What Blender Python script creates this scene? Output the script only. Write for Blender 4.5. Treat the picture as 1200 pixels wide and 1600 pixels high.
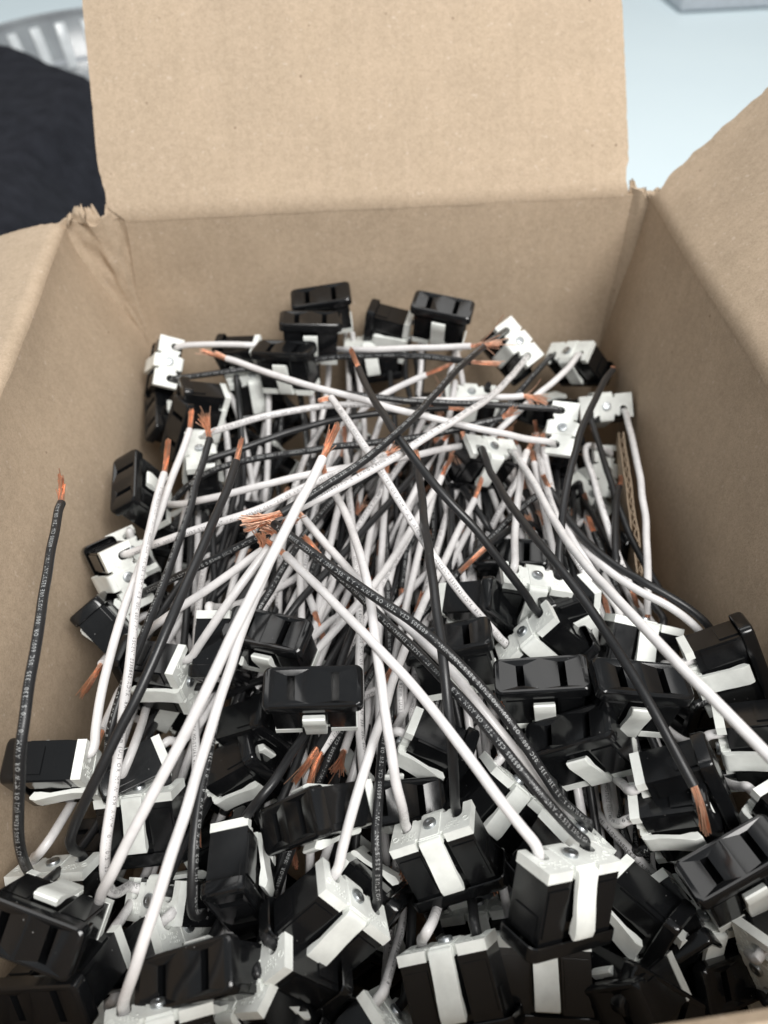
import bpy, bmesh, math, random
import numpy as np
from mathutils import Matrix, Vector, Quaternion, noise

# ------------------------------------------------------------------ scene, camera, light
for _o in list(bpy.data.objects): bpy.data.objects.remove(_o, do_unlink=True)
scene = bpy.context.scene
COL = scene.collection
random.seed(11)
rnd = np.random.default_rng(5)

# working coordinates are millimetres with z = 0 at the rim of the box; the table lies at z = -200
def wp(p):
    return (p[0]*.001, (p[1]-185.)*.001, (p[2]+200.)*.001)

TH, RO, CAMH = math.radians(46.0), math.radians(2.5), 153.0
cF = np.array([0, math.cos(TH), -math.sin(TH)])
cR0 = np.array([1., 0, 0]); cU0 = np.array([0, math.sin(TH), math.cos(TH)])
cR = math.cos(RO)*cR0-math.sin(RO)*cU0
cU = math.sin(RO)*cR0+math.cos(RO)*cU0
CAMP = np.array([0, 0, CAMH])
cam_data = bpy.data.cameras.new('camera'); cam = bpy.data.objects.new('camera', cam_data); COL.objects.link(cam)
cam_data.sensor_fit = 'VERTICAL'; cam_data.lens = 6.86
cam_data.sensor_height = 6.86*1600/1200.; cam_data.sensor_width = 6.86*1200/1200.
m = Matrix(((cR[0], cU[0], -cF[0], 0), (cR[1], cU[1], -cF[1], 0), (cR[2], cU[2], -cF[2], 0), (0, 0, 0, 1)))
m.translation = wp(CAMP)
cam.matrix_world = m
cam_data.clip_start = .005; cam_data.clip_end = 50
cam_data.dof.use_dof = True; cam_data.dof.focus_distance = .232; cam_data.dof.aperture_fstop = 2.8
scene.camera = cam

world = bpy.data.worlds.new('World'); scene.world = world; world.use_nodes = True
bg = world.node_tree.nodes['Background']
bg.inputs['Color'].default_value = (.90, .96, 1.0, 1); bg.inputs['Strength'].default_value = .30

def area(name, loc, tgt, sx, sy, power, col):
    l = bpy.data.lights.new(name, 'AREA'); l.shape = 'RECTANGLE'; l.size = sx; l.size_y = sy; l.energy = power; l.color = col
    o = bpy.data.objects.new(name, l); COL.objects.link(o)
    d = Vector(tgt)-Vector(loc); o.rotation_euler = d.to_track_quat('-Z', 'Y').to_euler(); o.location = loc
    return o
area('ceiling_panel_lamp', (.46, -.72, 1.48), (0, 0.05, .15), 1.0, .6, 34, (1.0, .98, .95))
area('ceiling_panel_lamp', (-.10, 1.35, 2.1), (0, .5, .1), 2.4, 1.2, 20, (1.0, .98, .95))

vs = scene.view_settings
vs.view_transform = 'Standard'; vs.look = 'None'; vs.exposure = 0.0; vs.gamma = 1.0; vs.use_curve_mapping = False
scene.render.engine = 'CYCLES'

# ------------------------------------------------------------------ materials
def nodes_of(name):
    mt = bpy.data.materials.new(name); mt.use_nodes = True
    nt = mt.node_tree; b = nt.nodes['Principled BSDF']
    return mt, nt, b
def N(nt, t, **kw):
    n = nt.nodes.new(t)
    for k, v in kw.items(): setattr(n, k, v)
    return n
def noise_node(nt, vec, scale, detail=4, rough=.6):
    n = N(nt, 'ShaderNodeTexNoise'); n.inputs['Scale'].default_value = scale
    n.inputs['Detail'].default_value = detail; n.inputs['Roughness'].default_value = rough
    nt.links.new(vec, n.inputs['Vector']); return n
def ramp(nt, fac, stops):
    r = N(nt, 'ShaderNodeValToRGB'); e = r.color_ramp.elements
    while len(e) < len(stops): e.new(.5)
    for i, (p, c) in enumerate(stops): e[i].position = p; e[i].color = (*c, 1) if len(c) == 3 else c
    nt.links.new(fac, r.inputs['Fac']); return r
def mix(nt, fac, a, b, mode='MIX'):
    n = N(nt, 'ShaderNodeMix', data_type='RGBA', blend_type=mode)
    for s, v in ((0, fac), (6, a), (7, b)):
        if hasattr(v, 'is_linked') or hasattr(v, 'links'): nt.links.new(v, n.inputs[s])
        else: n.inputs[s].default_value = v if s == 0 else (*v, 1)
    return n.outputs[2]
def bump(nt, b, h, strength, dist):
    n = N(nt, 'ShaderNodeBump'); n.inputs['Strength'].default_value = strength; n.inputs['Distance'].default_value = dist
    nt.links.new(h, n.inputs['Height']); nt.links.new(n.outputs[0], b.inputs['Normal']); return n

def mat_cardboard(name, base=(.485, .38, .276)):
    mt, nt, b = nodes_of(name)
    uv = N(nt, 'ShaderNodeUVMap').outputs[0]            # u across the flutes, v along them, in metres
    tc = N(nt, 'ShaderNodeTexCoord').outputs['Object']
    big = noise_node(nt, tc, 22, 5)
    c1 = ramp(nt, big.outputs[0], [(.32, tuple(.94*x for x in base)), (.68, tuple(1.05*x for x in base))]).outputs[0]
    fine = noise_node(nt, tc, 1500, 3, .75)
    f = ramp(nt, fine.outputs[0], [(.34, (.85, .84, .83)), (.5, (1, 1, 1)), (.66, (1.09, 1.09, 1.10))]).outputs[0]
    md = noise_node(nt, tc, 380, 3, .65)
    c1 = mix(nt, 1.0, c1, ramp(nt, md.outputs[0], [(.36, (.94, .936, .93)), (.64, (1.045, 1.045, 1.05))]).outputs[0], 'MULTIPLY')
    c2 = mix(nt, 1.0, c1, f, 'MULTIPLY')
    mp = N(nt, 'ShaderNodeMapping'); mp.inputs['Scale'].default_value = (1, .09, 1); nt.links.new(uv, mp.inputs[0])
    st = noise_node(nt, mp.outputs[0], 190, 3, .6)
    s = ramp(nt, st.outputs[0], [(.35, (.975, .975, .97)), (.65, (1.02, 1.02, 1.025))]).outputs[0]
    c3 = mix(nt, 1.0, c2, s, 'MULTIPLY')
    vor = N(nt, 'ShaderNodeTexVoronoi'); vor.inputs['Scale'].default_value = 95; nt.links.new(tc, vor.inputs['Vector'])
    sp = ramp(nt, vor.outputs['Distance'], [(.04, (1, 1, 1)), (.065, (0, 0, 0))]).outputs[0]
    gate = ramp(nt, noise_node(nt, tc, 60, 2).outputs[0], [(.52, (0, 0, 0)), (.58, (.8, .8, .8))]).outputs[0]
    spk = mix(nt, 1.0, sp, gate, 'MULTIPLY')
    c4 = mix(nt, spk, c3, (.16, .10, .06))
    fib = noise_node(nt, tc, 420, 2, .5)
    fm = ramp(nt, fib.outputs[0], [(.66, (0, 0, 0)), (.74, (.55, .55, .55))]).outputs[0]
    c5 = mix(nt, fm, c4, (.62, .52, .42))
    nt.links.new(c5, b.inputs['Base Color'])
    b.inputs['Roughness'].default_value = .78; b.inputs['Specular IOR Level'].default_value = .25
    wv = N(nt, 'ShaderNodeTexWave', wave_type='BANDS', bands_direction='X'); wv.inputs['Scale'].default_value = 52
    wv.inputs['Distortion'].default_value = .6; wv.inputs['Detail'].default_value = 1
    nt.links.new(uv, wv.inputs['Vector'])
    ad = N(nt, 'ShaderNodeMath', operation='MULTIPLY_ADD'); ad.inputs[1].default_value = .05
    nt.links.new(wv.outputs['Fac'], ad.inputs[0]); nt.links.new(fine.outputs[0], ad.inputs[2])
    ad2 = N(nt, 'ShaderNodeMath', operation='MULTIPLY_ADD'); ad2.inputs[1].default_value = .8
    nt.links.new(big.outputs[0], ad2.inputs[0]); nt.links.new(ad.outputs[0], ad2.inputs[2])
    bump(nt, b, ad2.outputs[0], .35, .00045)
    return mt

def mat_plastic(name, base, rough, dust=0.0, grain=0.0, spec=.5):
    mt, nt, b = nodes_of(name)
    tc = N(nt, 'ShaderNodeTexCoord').outputs['Object']
    inf = N(nt, 'ShaderNodeObjectInfo')
    ofs = N(nt, 'ShaderNodeVectorMath', operation='ADD')
    sc = N(nt, 'ShaderNodeMath', operation='MULTIPLY'); sc.inputs[1].default_value = 3.7
    nt.links.new(inf.outputs['Random'], sc.inputs[0])
    nt.links.new(tc, ofs.inputs[0]); nt.links.new(sc.outputs[0], ofs.inputs[1])
    v = ofs.outputs[0]
    n1 = noise_node(nt, v, 160, 4)
    c = ramp(nt, n1.outputs[0], [(.3, tuple(.88*x for x in base)), (.7, tuple(1.08*x for x in base))]).outputs[0]
    if dust:
        vo = N(nt, 'ShaderNodeTexVoronoi'); vo.inputs['Scale'].default_value = 420; nt.links.new(v, vo.inputs['Vector'])
        d = ramp(nt, vo.outputs['Distance'], [(.05, (1, 1, 1)), (.09, (0, 0, 0))]).outputs[0]
        g = ramp(nt, noise_node(nt, v, 130, 3).outputs[0], [(.55, (0, 0, 0)), (.62, (dust, dust, dust))]).outputs[0]
        c = mix(nt, mix(nt, 1.0, d, g, 'MULTIPLY'), c, (.35, .35, .34))
    nt.links.new(c, b.inputs['Base Color'])
    r = ramp(nt, noise_node(nt, v, 90, 4, .7).outputs[0], [(.3, (rough*.8,)*3), (.7, (rough*1.35,)*3)]).outputs[0]
    nt.links.new(r, b.inputs['Roughness'])
    b.inputs['Specular IOR Level'].default_value = spec
    if grain:
        bump(nt, b, noise_node(nt, v, 1400, 2).outputs[0], grain, .00006)
    return mt

M = {}
M['card'] = mat_cardboard('brown_cardboard')
M['black'] = mat_plastic('black_plastic', (.007, .0074, .0082), .15, .55, .04)
M['white'] = mat_plastic('white_nylon', (.85, .875, .84), .46, 0, .2)
M['jacket_white'] = mat_plastic('white_wire_jacket', (.74, .725, .725), .26, 0, .15)
M['jacket_black'] = mat_plastic('black_wire_jacket', (.016, .0165, .018), .36, .3, .15)
M['ink_white'] = mat_plastic('white_print', (.44, .45, .45), .5)
M['ink_black'] = mat_plastic('black_print', (.05, .05, .055), .5)
M['ink_faint'] = mat_plastic('faint_grey_print', (.10, .105, .11), .5)
def mat_metal(name, base, rough, sc):
    mt, nt, b = nodes_of(name)
    tc = N(nt, 'ShaderNodeTexCoord').outputs['Object']
    n1 = noise_node(nt, tc, sc, 4)
    c = ramp(nt, n1.outputs[0], [(.3, tuple(.75*x for x in base)), (.7, tuple(1.12*x for x in base))]).outputs[0]
    nt.links.new(c, b.inputs['Base Color']); b.inputs['Metallic'].default_value = 1
    r = ramp(nt, n1.outputs[0], [(.3, (rough*1.3,)*3), (.7, (rough*.8,)*3)]).outputs[0]
    nt.links.new(r, b.inputs['Roughness'])
    return mt
M['steel'] = mat_metal('zinc_steel', (.50, .53, .55), .38, 700)
M['copper'] = mat_metal('bare_copper', (.92, .585, .43), .36, 500)
# white desk
mt, nt, b = nodes_of('white_laminate')
tcn = N(nt, 'ShaderNodeTexCoord').outputs['Object']
nt.links.new(ramp(nt, noise_node(nt, tcn, 3, 4).outputs[0], [(.3, (.78, .90, .95)), (.7, (.81, .93, .97))]).outputs[0], b.inputs['Base Color'])
b.inputs['Roughness'].default_value = .42; M['desk'] = mt
# dark cloth
mt, nt, b = nodes_of('navy_cloth')
tcn = N(nt, 'ShaderNodeTexCoord').outputs['Object']
nn = noise_node(nt, tcn, 60, 5, .65)
nt.links.new(ramp(nt, nn.outputs[0], [(.3, (.010, .0108, .015)), (.7, (.022, .0235, .031))]).outputs[0], b.inputs['Base Color'])
b.inputs['Roughness'].default_value = .95; b.inputs['Specular IOR Level'].default_value = .2
bump(nt, b, nn.outputs[0], .5, .004); M['cloth'] = mt
M['tray'] = mat_plastic('grey_plastic', (.50, .53, .57), .5)
mt, nt, b = nodes_of('clear_plastic')
tcn = N(nt, 'ShaderNodeTexCoord').outputs['Object']
nt.links.new(ramp(nt, noise_node(nt, tcn, 30, 3).outputs[0], [(.3, (.40, .42, .44)), (.7, (.52, .55, .57))]).outputs[0], b.inputs['Base Color'])
b.inputs['Roughness'].default_value = .18; b.inputs['Transmission Weight'].default_value = .35; M['clear'] = mt
M['rib'] = mat_plastic('frosted_rib', (.80, .84, .86), .2)

# ------------------------------------------------------------------ helpers
def tag(o, label=None, cat=None, group=None, kind=None):
    if label: o['label'] = label
    if cat: o['category'] = cat
    if group: o['group'] = group
    if kind: o['kind'] = kind
    return o
def mesh_obj(name, verts, faces, mat, parent=None, smooth=None, uv=None, mats=None):
    me = bpy.data.meshes.new(name); me.from_pydata([tuple(v) for v in verts], [], [tuple(f) for f in faces]); me.update()
    if uv is not None:
        l = me.uv_layers.new(name='UVMap')
        idx = np.empty(len(me.loops), dtype=np.int32); me.loops.foreach_get('vertex_index', idx)
        l.data.foreach_set('uv', np.asarray(uv, dtype=np.float32)[idx].ravel())
    me.materials.append(mat)
    if smooth is not None:
        me.shade_smooth(); me.set_sharp_from_angle(angle=math.radians(smooth))
    o = bpy.data.objects.new(name, me); COL.objects.link(o)
    if parent: o.parent = parent
    return o
def empty(name, loc=(0, 0, 0)):
    o = bpy.data.objects.new(name, None); o.empty_display_size = .01; COL.objects.link(o); o.location = loc; return o
def bm_mesh(name, bm, mat, smooth=30):
    bmesh.ops.recalc_face_normals(bm, faces=bm.faces)
    me = bpy.data.meshes.new(name); bm.to_mesh(me); bm.free()
    me.materials.append(mat); me.shade_smooth(); me.set_sharp_from_angle(angle=math.radians(smooth)); return me
def link(name, me, parent):
    o = bpy.data.objects.new(name, me); COL.objects.link(o); o.parent = parent; return o
def sharp_bevel(bm, off, seg=2, ang=35):
    es = [e for e in bm.edges if len(e.link_faces) == 2 and e.calc_face_angle(0) > math.radians(ang)]
    bmesh.ops.bevel(bm, geom=es, offset=off, segments=seg, affect='EDGES', profile=.5, clamp_overlap=True)
def bm_prism(bm, outline, z0, z1, top=True):
    a = [bm.verts.new((x, y, z0)) for x, y in outline]; c = [bm.verts.new((x, y, z1)) for x, y in outline]
    bm.faces.new(a[::-1])
    if top: bm.faces.new(c)
    n = len(a)
    for i in range(n): bm.faces.new((a[i], a[(i+1) % n], c[(i+1) % n], c[i]))

# sheet of cardboard: fn(u, v) gives the inner surface in mm, thickness goes along +normal
def slab(name, fn, nu, nv, thick, size, parent, flip=1, mat=None, jag=None):
    U, V = np.linspace(0, 1, nu), np.linspace(0, 1, nv)
    P = np.array([[fn(u, v) for u in U] for v in V])
    du = np.gradient(P, axis=1); dv = np.gradient(P, axis=0)
    n = np.cross(du, dv); n /= np.linalg.norm(n, axis=2)[:, :, None]
    Q = P+n*thick*flip
    verts = [wp(p) for p in P.reshape(-1, 3)]+[wp(p) for p in Q.reshape(-1, 3)]
    uvs = [(u*size[0]*.001, v*size[1]*.001) for v in V for u in U]*2
    off = nu*nv; F = []
    for j in range(nv-1):
        for i in range(nu-1):
            a = j*nu+i; q = (a, a+1, a+nu+1, a+nu)
            F.append(q if flip < 0 else q[::-1]); q2 = tuple(x+off for x in q); F.append(q2[::-1] if flip < 0 else q2)
    ring = [i for i in range(nu)]+[j*nu+nu-1 for j in range(1, nv)]+[(nv-1)*nu+i for i in range(nu-2, -1, -1)]+[j*nu for j in range(nv-2, 0, -1)]
    for k in range(len(ring)):
        a, c = ring[k], ring[(k+1) % len(ring)]
        q = (a, c, c+off, a+off); F.append(q[::-1] if flip < 0 else q)
    return mesh_obj(name, verts, F, mat or M['card'], parent, 40, uvs)
def nz(x, y, z=0.): return noise.noise(Vector((x, y, z)))
def sstep(x): x = min(1., max(0., x)); return x*x*(3-2*x)

# ------------------------------------------------------------------ setting: desk and the things behind the box
TB = -200.0
desk = mesh_obj('tabletop', [(-2.2, -1.2, 0), (2.6, -1.2, 0), (2.6, 3.4, 0), (-2.2, 3.4, 0), (-2.2, -1.2, -.03), (2.6, -1.2, -.03), (2.6, 3.4, -.03), (-2.2, 3.4, -.03)],
    [(0, 1, 2, 3), (7, 6, 5, 4), (0, 4, 5, 1), (1, 5, 6, 2), (2, 6, 7, 3), (3, 7, 4, 0)], M['desk'])
tag(desk, kind='structure')

# dark garment heaped behind the left corner of the box
def cloth_heap():
    nu, nv = 60, 60; V = []; F = []
    for j in range(nv):
        for i in range(nu):
            u, v = i/(nu-1), j/(nv-1)
            x = -900+700*u; yf = 905-.96*(x+292); y = 400+(yf-400)*v
            e = min(u, 1-u, v, (1-v)*2.2)
            top = 113*sstep(e/.13)
            w = 4*nz(x*.012, y*.012)+4*nz(x*.03, y*.006, 3)+2.5*nz(x*.05, y*.05, 7)
            z = TB+1+max(0, top+w*sstep(e/.1))
            x2 = x+18*nz(x*.01, y*.01, 5); y2 = y+10*nz(x*.008, 0, 9)*sstep(v)
            V.append(wp((x2, y2, z)))
    for j in range(nv-1):
        for i in range(nu-1):
            a = j*nu+i; F.append((a, a+1, a+nu+1, a+nu))
    n = len(V); V += [(x, y, .0005) for x, y, z in V]
    ring = [i for i in range(nu)]+[j*nu+nu-1 for j in range(1, nv)]+[(nv-1)*nu+i for i in range(nu-2, -1, -1)]+[j*nu for j in range(nv-2, 0, -1)]
    for k in range(len(ring)):
        a, c = ring[k], ring[(k+1) % len(ring)]; F.append((c, a, a+n, c+n))
    for j in range(nv-1):
        for i in range(nu-1):
            a = n+j*nu+i; F.append((a+nu, a+nu+1, a+1, a))
    return mesh_obj('folded_cloth', V, F, M['cloth'], None, 60)
tag(cloth_heap(), 'dark navy cloth heaped behind the left corner of the cardboard box', 'cloth')

# ribbed clear container behind the cloth
def ribbed():
    root = empty('ribbed_bowl', wp((-316, 1029, TB)))
    def ringmesh(prof, n=72, close=True):
        V = []; F = []; k = len(prof)
        for i in range(n):
            a = 2*math.pi*i/n
            for r, z in prof: V.append((r*.001*math.cos(a), r*.001*math.sin(a), z*.001))
        for i in range(n):
            for j in range(k if close else k-1):
                a = i*k+j; b2 = i*k+(j+1) % k; c = ((i+1) % n)*k+(j+1) % k; d = ((i+1) % n)*k+j
                F.append((a, d, c, b2))
        return V, F
    V, F = ringmesh([(120, 1), (150, 30), (168, 92), (164, 92), (146, 32), (118, 5)]); mesh_obj('bowl_wall', V, F, M['clear'], root, 40)
    V, F = ringmesh([(164, 92), (174, 92), (176, 96), (172, 99), (164, 98)]); mesh_obj('rim', V, F, M['clear'], root, 40)
    V, F = ringmesh([(149, 44), (154, 44), (155, 49), (150, 49)]); mesh_obj('hoop', V, F, M['tray'], root, 40)
    # floor disc
    V = [(.119*math.cos(2*math.pi*i/48), .119*math.sin(2*math.pi*i/48), z) for z in (.001, .005) for i in range(48)]
    F = [tuple(range(47, -1, -1)), tuple(range(48, 96))]+[(i, (i+1) % 48, 48+(i+1) % 48, 48+i) for i in range(48)]
    mesh_obj('bowl_floor', V, F, M['clear'], root, 40)
    bm = bmesh.new(); bmesh.ops.create_cube(bm, size=1)
    bmesh.ops.scale(bm, vec=(.005, .013, .052), verts=bm.verts); sharp_bevel(bm, .0015, 2)
    me = bm_mesh('rib', bm, M['rib'])
    for k in range(30):
        a = 2*math.pi*k/30
        o = link('rib', me, root); o.location = (.153*math.cos(a), .153*math.sin(a), .063)
        o.rotation_euler = (0, math.radians(15), a)
    tag(root, 'clear round container with pale upright ribs behind the dark cloth', 'container')
ribbed()
# blurred pale slab at the far right
bm = bmesh.new(); bmesh.ops.create_cube(bm, size=1); bmesh.ops.scale(bm, vec=(.55, .20, .028), verts=bm.verts); sharp_bevel(bm, .005, 3)
o = link('grey_slab', bm_mesh('grey_slab', bm, M['tray']), None); o.location = (.790, 1.368, .016); o.rotation_euler = (0, 0, math.radians(2))
tag(o, 'pale grey flat slab lying far back on the white tabletop', 'slab')

# ------------------------------------------------------------------ the cardboard box
TCK = 3.2
box = empty('cardboard_box', wp((5, 186, TB)))
tag(box, 'open brown cardboard box filled with wired black outlets', 'box')
BOXINV = Matrix.Translation(Vector(wp((5, 186, TB)))).inverted()
def into_box(o, parent=box):
    o.parent = parent
    o.matrix_parent_inverse = BOXINV
    return o
def lean_l(y): return 3+19*((max(0., min(1., (y-26)/312.)))**1.6)
def left_in(u, v):       # u: near -> far, v: floor -> rim
    y = 26+u*321; z = TB+3+v*193.0
    x = -117-lean_l(y)*sstep((z+85)/85.)+1.3*nz(y*.012, z*.012, 1)+.5*nz(y*.05, z*.05, 2)
    return (x, y-.6*sstep((z+70)/70)*(u > .99), z)
def right_in(u, v):
    y = 26+u*326; z = TB+3+v*193.0
    x = 120.5+7.5*sstep((z+90)/90.)+1.2*nz(y*.012, z*.012, 11)+.4*nz(y*.05, z*.05, 12)
    return (x, y, z)
def far_in(u, v):
    z = TB+3+v*193.0; x = -121+u*245.5-3.0*u*sstep((z+95)/60.)
    if z > -75: x += (8.0*(1-u))*sstep((z+75)/75.)
    y = 345+3.5*u+1.6*nz(x*.012, z*.014, 21)+.5*nz(x*.05, z*.05, 22)
    return (x, y, z)
def near_in(u, v):
    z = TB+3+v*193.0; x = -121+u*246
    return (x, 25.2+.4*nz(x*.012, z*.012, 31)*(1-sstep((z+60)/60))+.09*(x-50)*sstep((z+60)/60), z)
WT = 90
for fn, sz, fl in ((left_in, (313, 197), -1), (right_in, (318, 197), 1), (far_in, (237, 197), -1), (near_in, (246, 197), 1)):
    into_box(slab('wall', fn, WT, 60, TCK, sz, None, fl))
def floor_in(u, v): return (-118+u*240, 26+v*320, TB+3.4)
into_box(slab('floor', floor_in, 4, 4, 3.0, (240, 320), None, -1))
# crushed corner between the left and the far wall
def corner(u, v):
    k = v                                 # 0 at z=-78, 1 at the rim
    z = -78+v*77.5
    top = [(-111.0, 345.6), (-116.0, 346.6), (-119.5, 345.4), (-122.5, 342.6), (-128.0, 341.0), (-132.0, 342.0), (-138.0, 340.6), (-142.5, 337.0)]
    s = u*(len(top)-1); i = min(int(s), len(top)-2); f = s-i
    tx = top[i][0]*(1-f)+top[i+1][0]*f; ty = top[i][1]*(1-f)+top[i+1][1]*f
    bx = -115.5-3.6*u; by = 346.2-.8*u
    kk = k**1.1
    x = bx+(tx-bx)*kk+.7*nz(u*5, v*6, 41); y = by+(ty-by)*kk+.9*nz(u*6, v*7, 42)
    return (x, y, z-3.0*max(0, nz(u*7, 3, 44))*sstep((v-.9)*10)-4*math.exp(-((u-.55)/.13)**2)*sstep((v-.8)*5))
into_box(slab('crushed_corner', corner, 64, 30, 1.6, (34, 78), None, 1))
# strip where the right wall turns into the far wall
def corner_r(u, v):
    z = -95+v*94
    x = 119.6+u*(1.0+8.5*sstep((z+95)/95)); y = 350.4-1.6*math.sin(u*math.pi)*sstep((z+95)/95.)-u*6.0+.5*nz(u*4, z*.08, 46)
    return (x, y, z-4.5*math.exp(-((u-.85)/.22)**2)*sstep((v-.85)*6.6)-1.6*abs(nz(u*6, 1, 47))*sstep((v-.9)*10))
into_box(slab('corner_fold', corner_r, 16, 40, 1.6, (10, 94), None, -1))
# flaps: each starts as a score line just inside its wall, bends over the rim and runs out straight
FL = 112.
def bent(L, turn, curl=0.):
    """outward and upward travel after length L (from -7) for a sheet that turns by `turn` degrees at the rim"""
    o, z = -.16, -7.0; n = 40; prev = -7.0
    for k in range(1, n+1):
        q = -7.0+(L+7.0)*k/n; mid = (q+prev)/2
        a = math.radians((turn+curl*max(0, mid)/FL)*sstep((mid+6.5)/10.5))
        o += math.sin(a)*(q-prev); z += math.cos(a)*(q-prev); prev = q
    return o+.5*(1-sstep((L+7)/2.5)), z
def vlen(v): return -7.0+(FL+7.0)*(v**1.6)
def far_flap(u, v):
    L = vlen(v); t = max(0, L/FL)
    o, z = bent(L, 36.5+9.0*u, 2)
    if L > 4: x = -122.5+u*242.0
    else:
        k = sstep((L+7)/11.); x = (-111.5+u*231.0)*(1-k)+(-122.5+u*242.0)*k
    if u < .1: x += 2.4*(1-u/.1)*math.exp(-((L-6)/9.)**2)
    if u > .9: x -= 1.8*math.exp(-((L-4)/6.)**2)*(u-.9)*10
    if u < .005 or u > .995: x += .45*nz(L*.3, u*3, 51)
    w = (1.5*nz(x*.010, L*.012, 52)+.45*nz(x*.05, L*.05, 53))*sstep((L-2)/10)
    return (x, far_in(min(1, max(0, (x+112.5)/232.)), 1)[1]+o+w*.7, z-w*.6*(L > 0))
into_box(slab('flap', far_flap, 110, 70, TCK, (242, FL), None, -1))
def right_flap(u, v):
    L = vlen(v); o, z = bent(L, 42, 3)
    y = 30+u*314.
    if u > .96:
        k = (u-.96)/.04; y += k*(1.4*nz(L*.16, 3, 61)+.8*nz(L*.5, 1, 62)-4.5*math.exp(-((L-1)/5.)**2))
    w = (1.4*nz(y*.012, L*.014, 63)+.4*nz(y*.05, L*.05, 64))*sstep((L-2)/10)
    return (right_in((y-26)/326., 1)[0]+o+w*.7, y, z-w*.6*(L > 0))
into_box(slab('flap', right_flap, 120, 70, TCK, (312, FL), None, 1))
def left_flap(u, v):
    L = vlen(v); o, z = bent(L, 100, 24)
    y = 30+u*309.
    if u > .96:
        k = (u-.96)/.04; y += k*(1.2*nz(L*.2, 3, 71)+.8*nz(L*.6, 1, 72)-1.5*math.exp(-((L-2)/6.)**2))
    w = (1.4*nz(y*.012, L*.014, 73)+.5*nz(y*.05, L*.05, 74))*sstep((L-2)/10)
    return (left_in((y-26)/321., 1)[0]-o-w*.4, y, z+w*.8*(L > 0))
into_box(slab('flap', left_flap, 120, 70, TCK, (308, FL), None, -1))
def near_flap(u, v):
    x = -119+u*240; L = v*FL; a = math.radians(40+25*v)
    w = 1.2*nz(x*.012, L*.014, 83)
    return (x, 25.0+.09*(x-50)-L*math.cos(a), .2-L*math.sin(a)+w*sstep(L/8))
into_box(slab('flap', near_flap, 60, 40, TCK, (240, FL), None, 1))
# torn paper shreds on the crushed corner
def shred(cx, cy, cz, w, h, seed, yaw):
    r = random.Random(seed); nu, nv = 9, 7; V = []; F = []; UVS = []
    for j in range(nv):
        for i in range(nu):
            u, v = i/(nu-1)-.5, j/(nv-1)
            z = v*h*(1+.5*nz(i*.9, seed, 3)); x = u*w*(1-.45*v); y = 3.2*v*v+1.1*nz(i*.7, j*.7, seed)
            c, s = math.cos(yaw), math.sin(yaw)
            V.append((cx+x*c-y*s, cy+x*s+y*c, cz+z)); UVS.append((u*w*.001, v*h*.001))
    n = len(V); P = [wp(p) for p in V]+[wp((p[0]+.3, p[1]-.5, p[2]+.2)) for p in V]
    for j in range(nv-1):
        for i in range(nu-1):
            a = j*nu+i; F.append((a, a+1, a+nu+1, a+nu)); F.append((n+a+nu, n+a+nu+1, n+a+1, n+a))
    ring = [i for i in range(nu)]+[j*nu+nu-1 for j in range(1, nv)]+[(nv-1)*nu+i for i in range(nu-2, -1, -1)]+[j*nu for j in range(nv-2, 0, -1)]
    for k in range(len(ring)):
        a, c = ring[k], ring[(k+1) % len(ring)]; F.append((c, a, a+n, c+n))
    into_box(mesh_obj('torn_paper', P, F, M['card'], None, 60, UVS+UVS))
shred(-133, 342, -3, 11, 6, 1, -.5); shred(-127, 344, -5, 8, 7, 2, .4); shred(-138, 340, -3, 7, 4, 3, -1.0); shred(-119, 346, -4, 7, 6, 4, .1)
shred(121.5, 350, -4, 4, 4.5, 5, .2); shred(125, 348, -6, 5, 3.5, 6, -.4); shred(128, 342, -3, 4, 3.5, 7, -1.0)

# loose strip of cardboard standing among the wires by the right wall
def scrap():
    root = empty('cardboard_scrap', wp((98, 262, -130)))
    A = np.array([111.3, 272.1, -82.0]); Bp = np.array([102.2, 196.0, -92.0]); H = np.array([5, 6, -55.])
    inv = Matrix.Translation(Vector(wp((98, 262, -130)))).inverted()
    for s, nm in ((0., 'liner_sheet'), (2.3, 'liner_sheet')):
        def fn(u, v, s=s): 
            p = A+(Bp-A)*u+H*(1-v); return (p[0]+s+.5*nz(u*6, v*3, 91+s), p[1], p[2]+.8*nz(u*30, 0, 92)*(v > .9))
        o = slab(nm, fn, 40, 8, .6, (85, 60), None, 1); o.parent = root; o.matrix_parent_inverse = inv
    def fl(u, v):
        p = A+(Bp-A)*u+H*(1-v); return (p[0]+1.45+.5*math.sin(u*85/6.5*2*math.pi), p[1], p[2]-.6+.8*nz(u*40, 0, 93)*(v > .9))
    o = slab('flute_sheet', fl, 160, 6, .4, (85, 60), None, 1); o.parent = root; o.matrix_parent_inverse = inv
    tag(root, 'upright strip of corrugated cardboard wedged beside the right wall', 'cardboard')
scrap()

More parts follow.
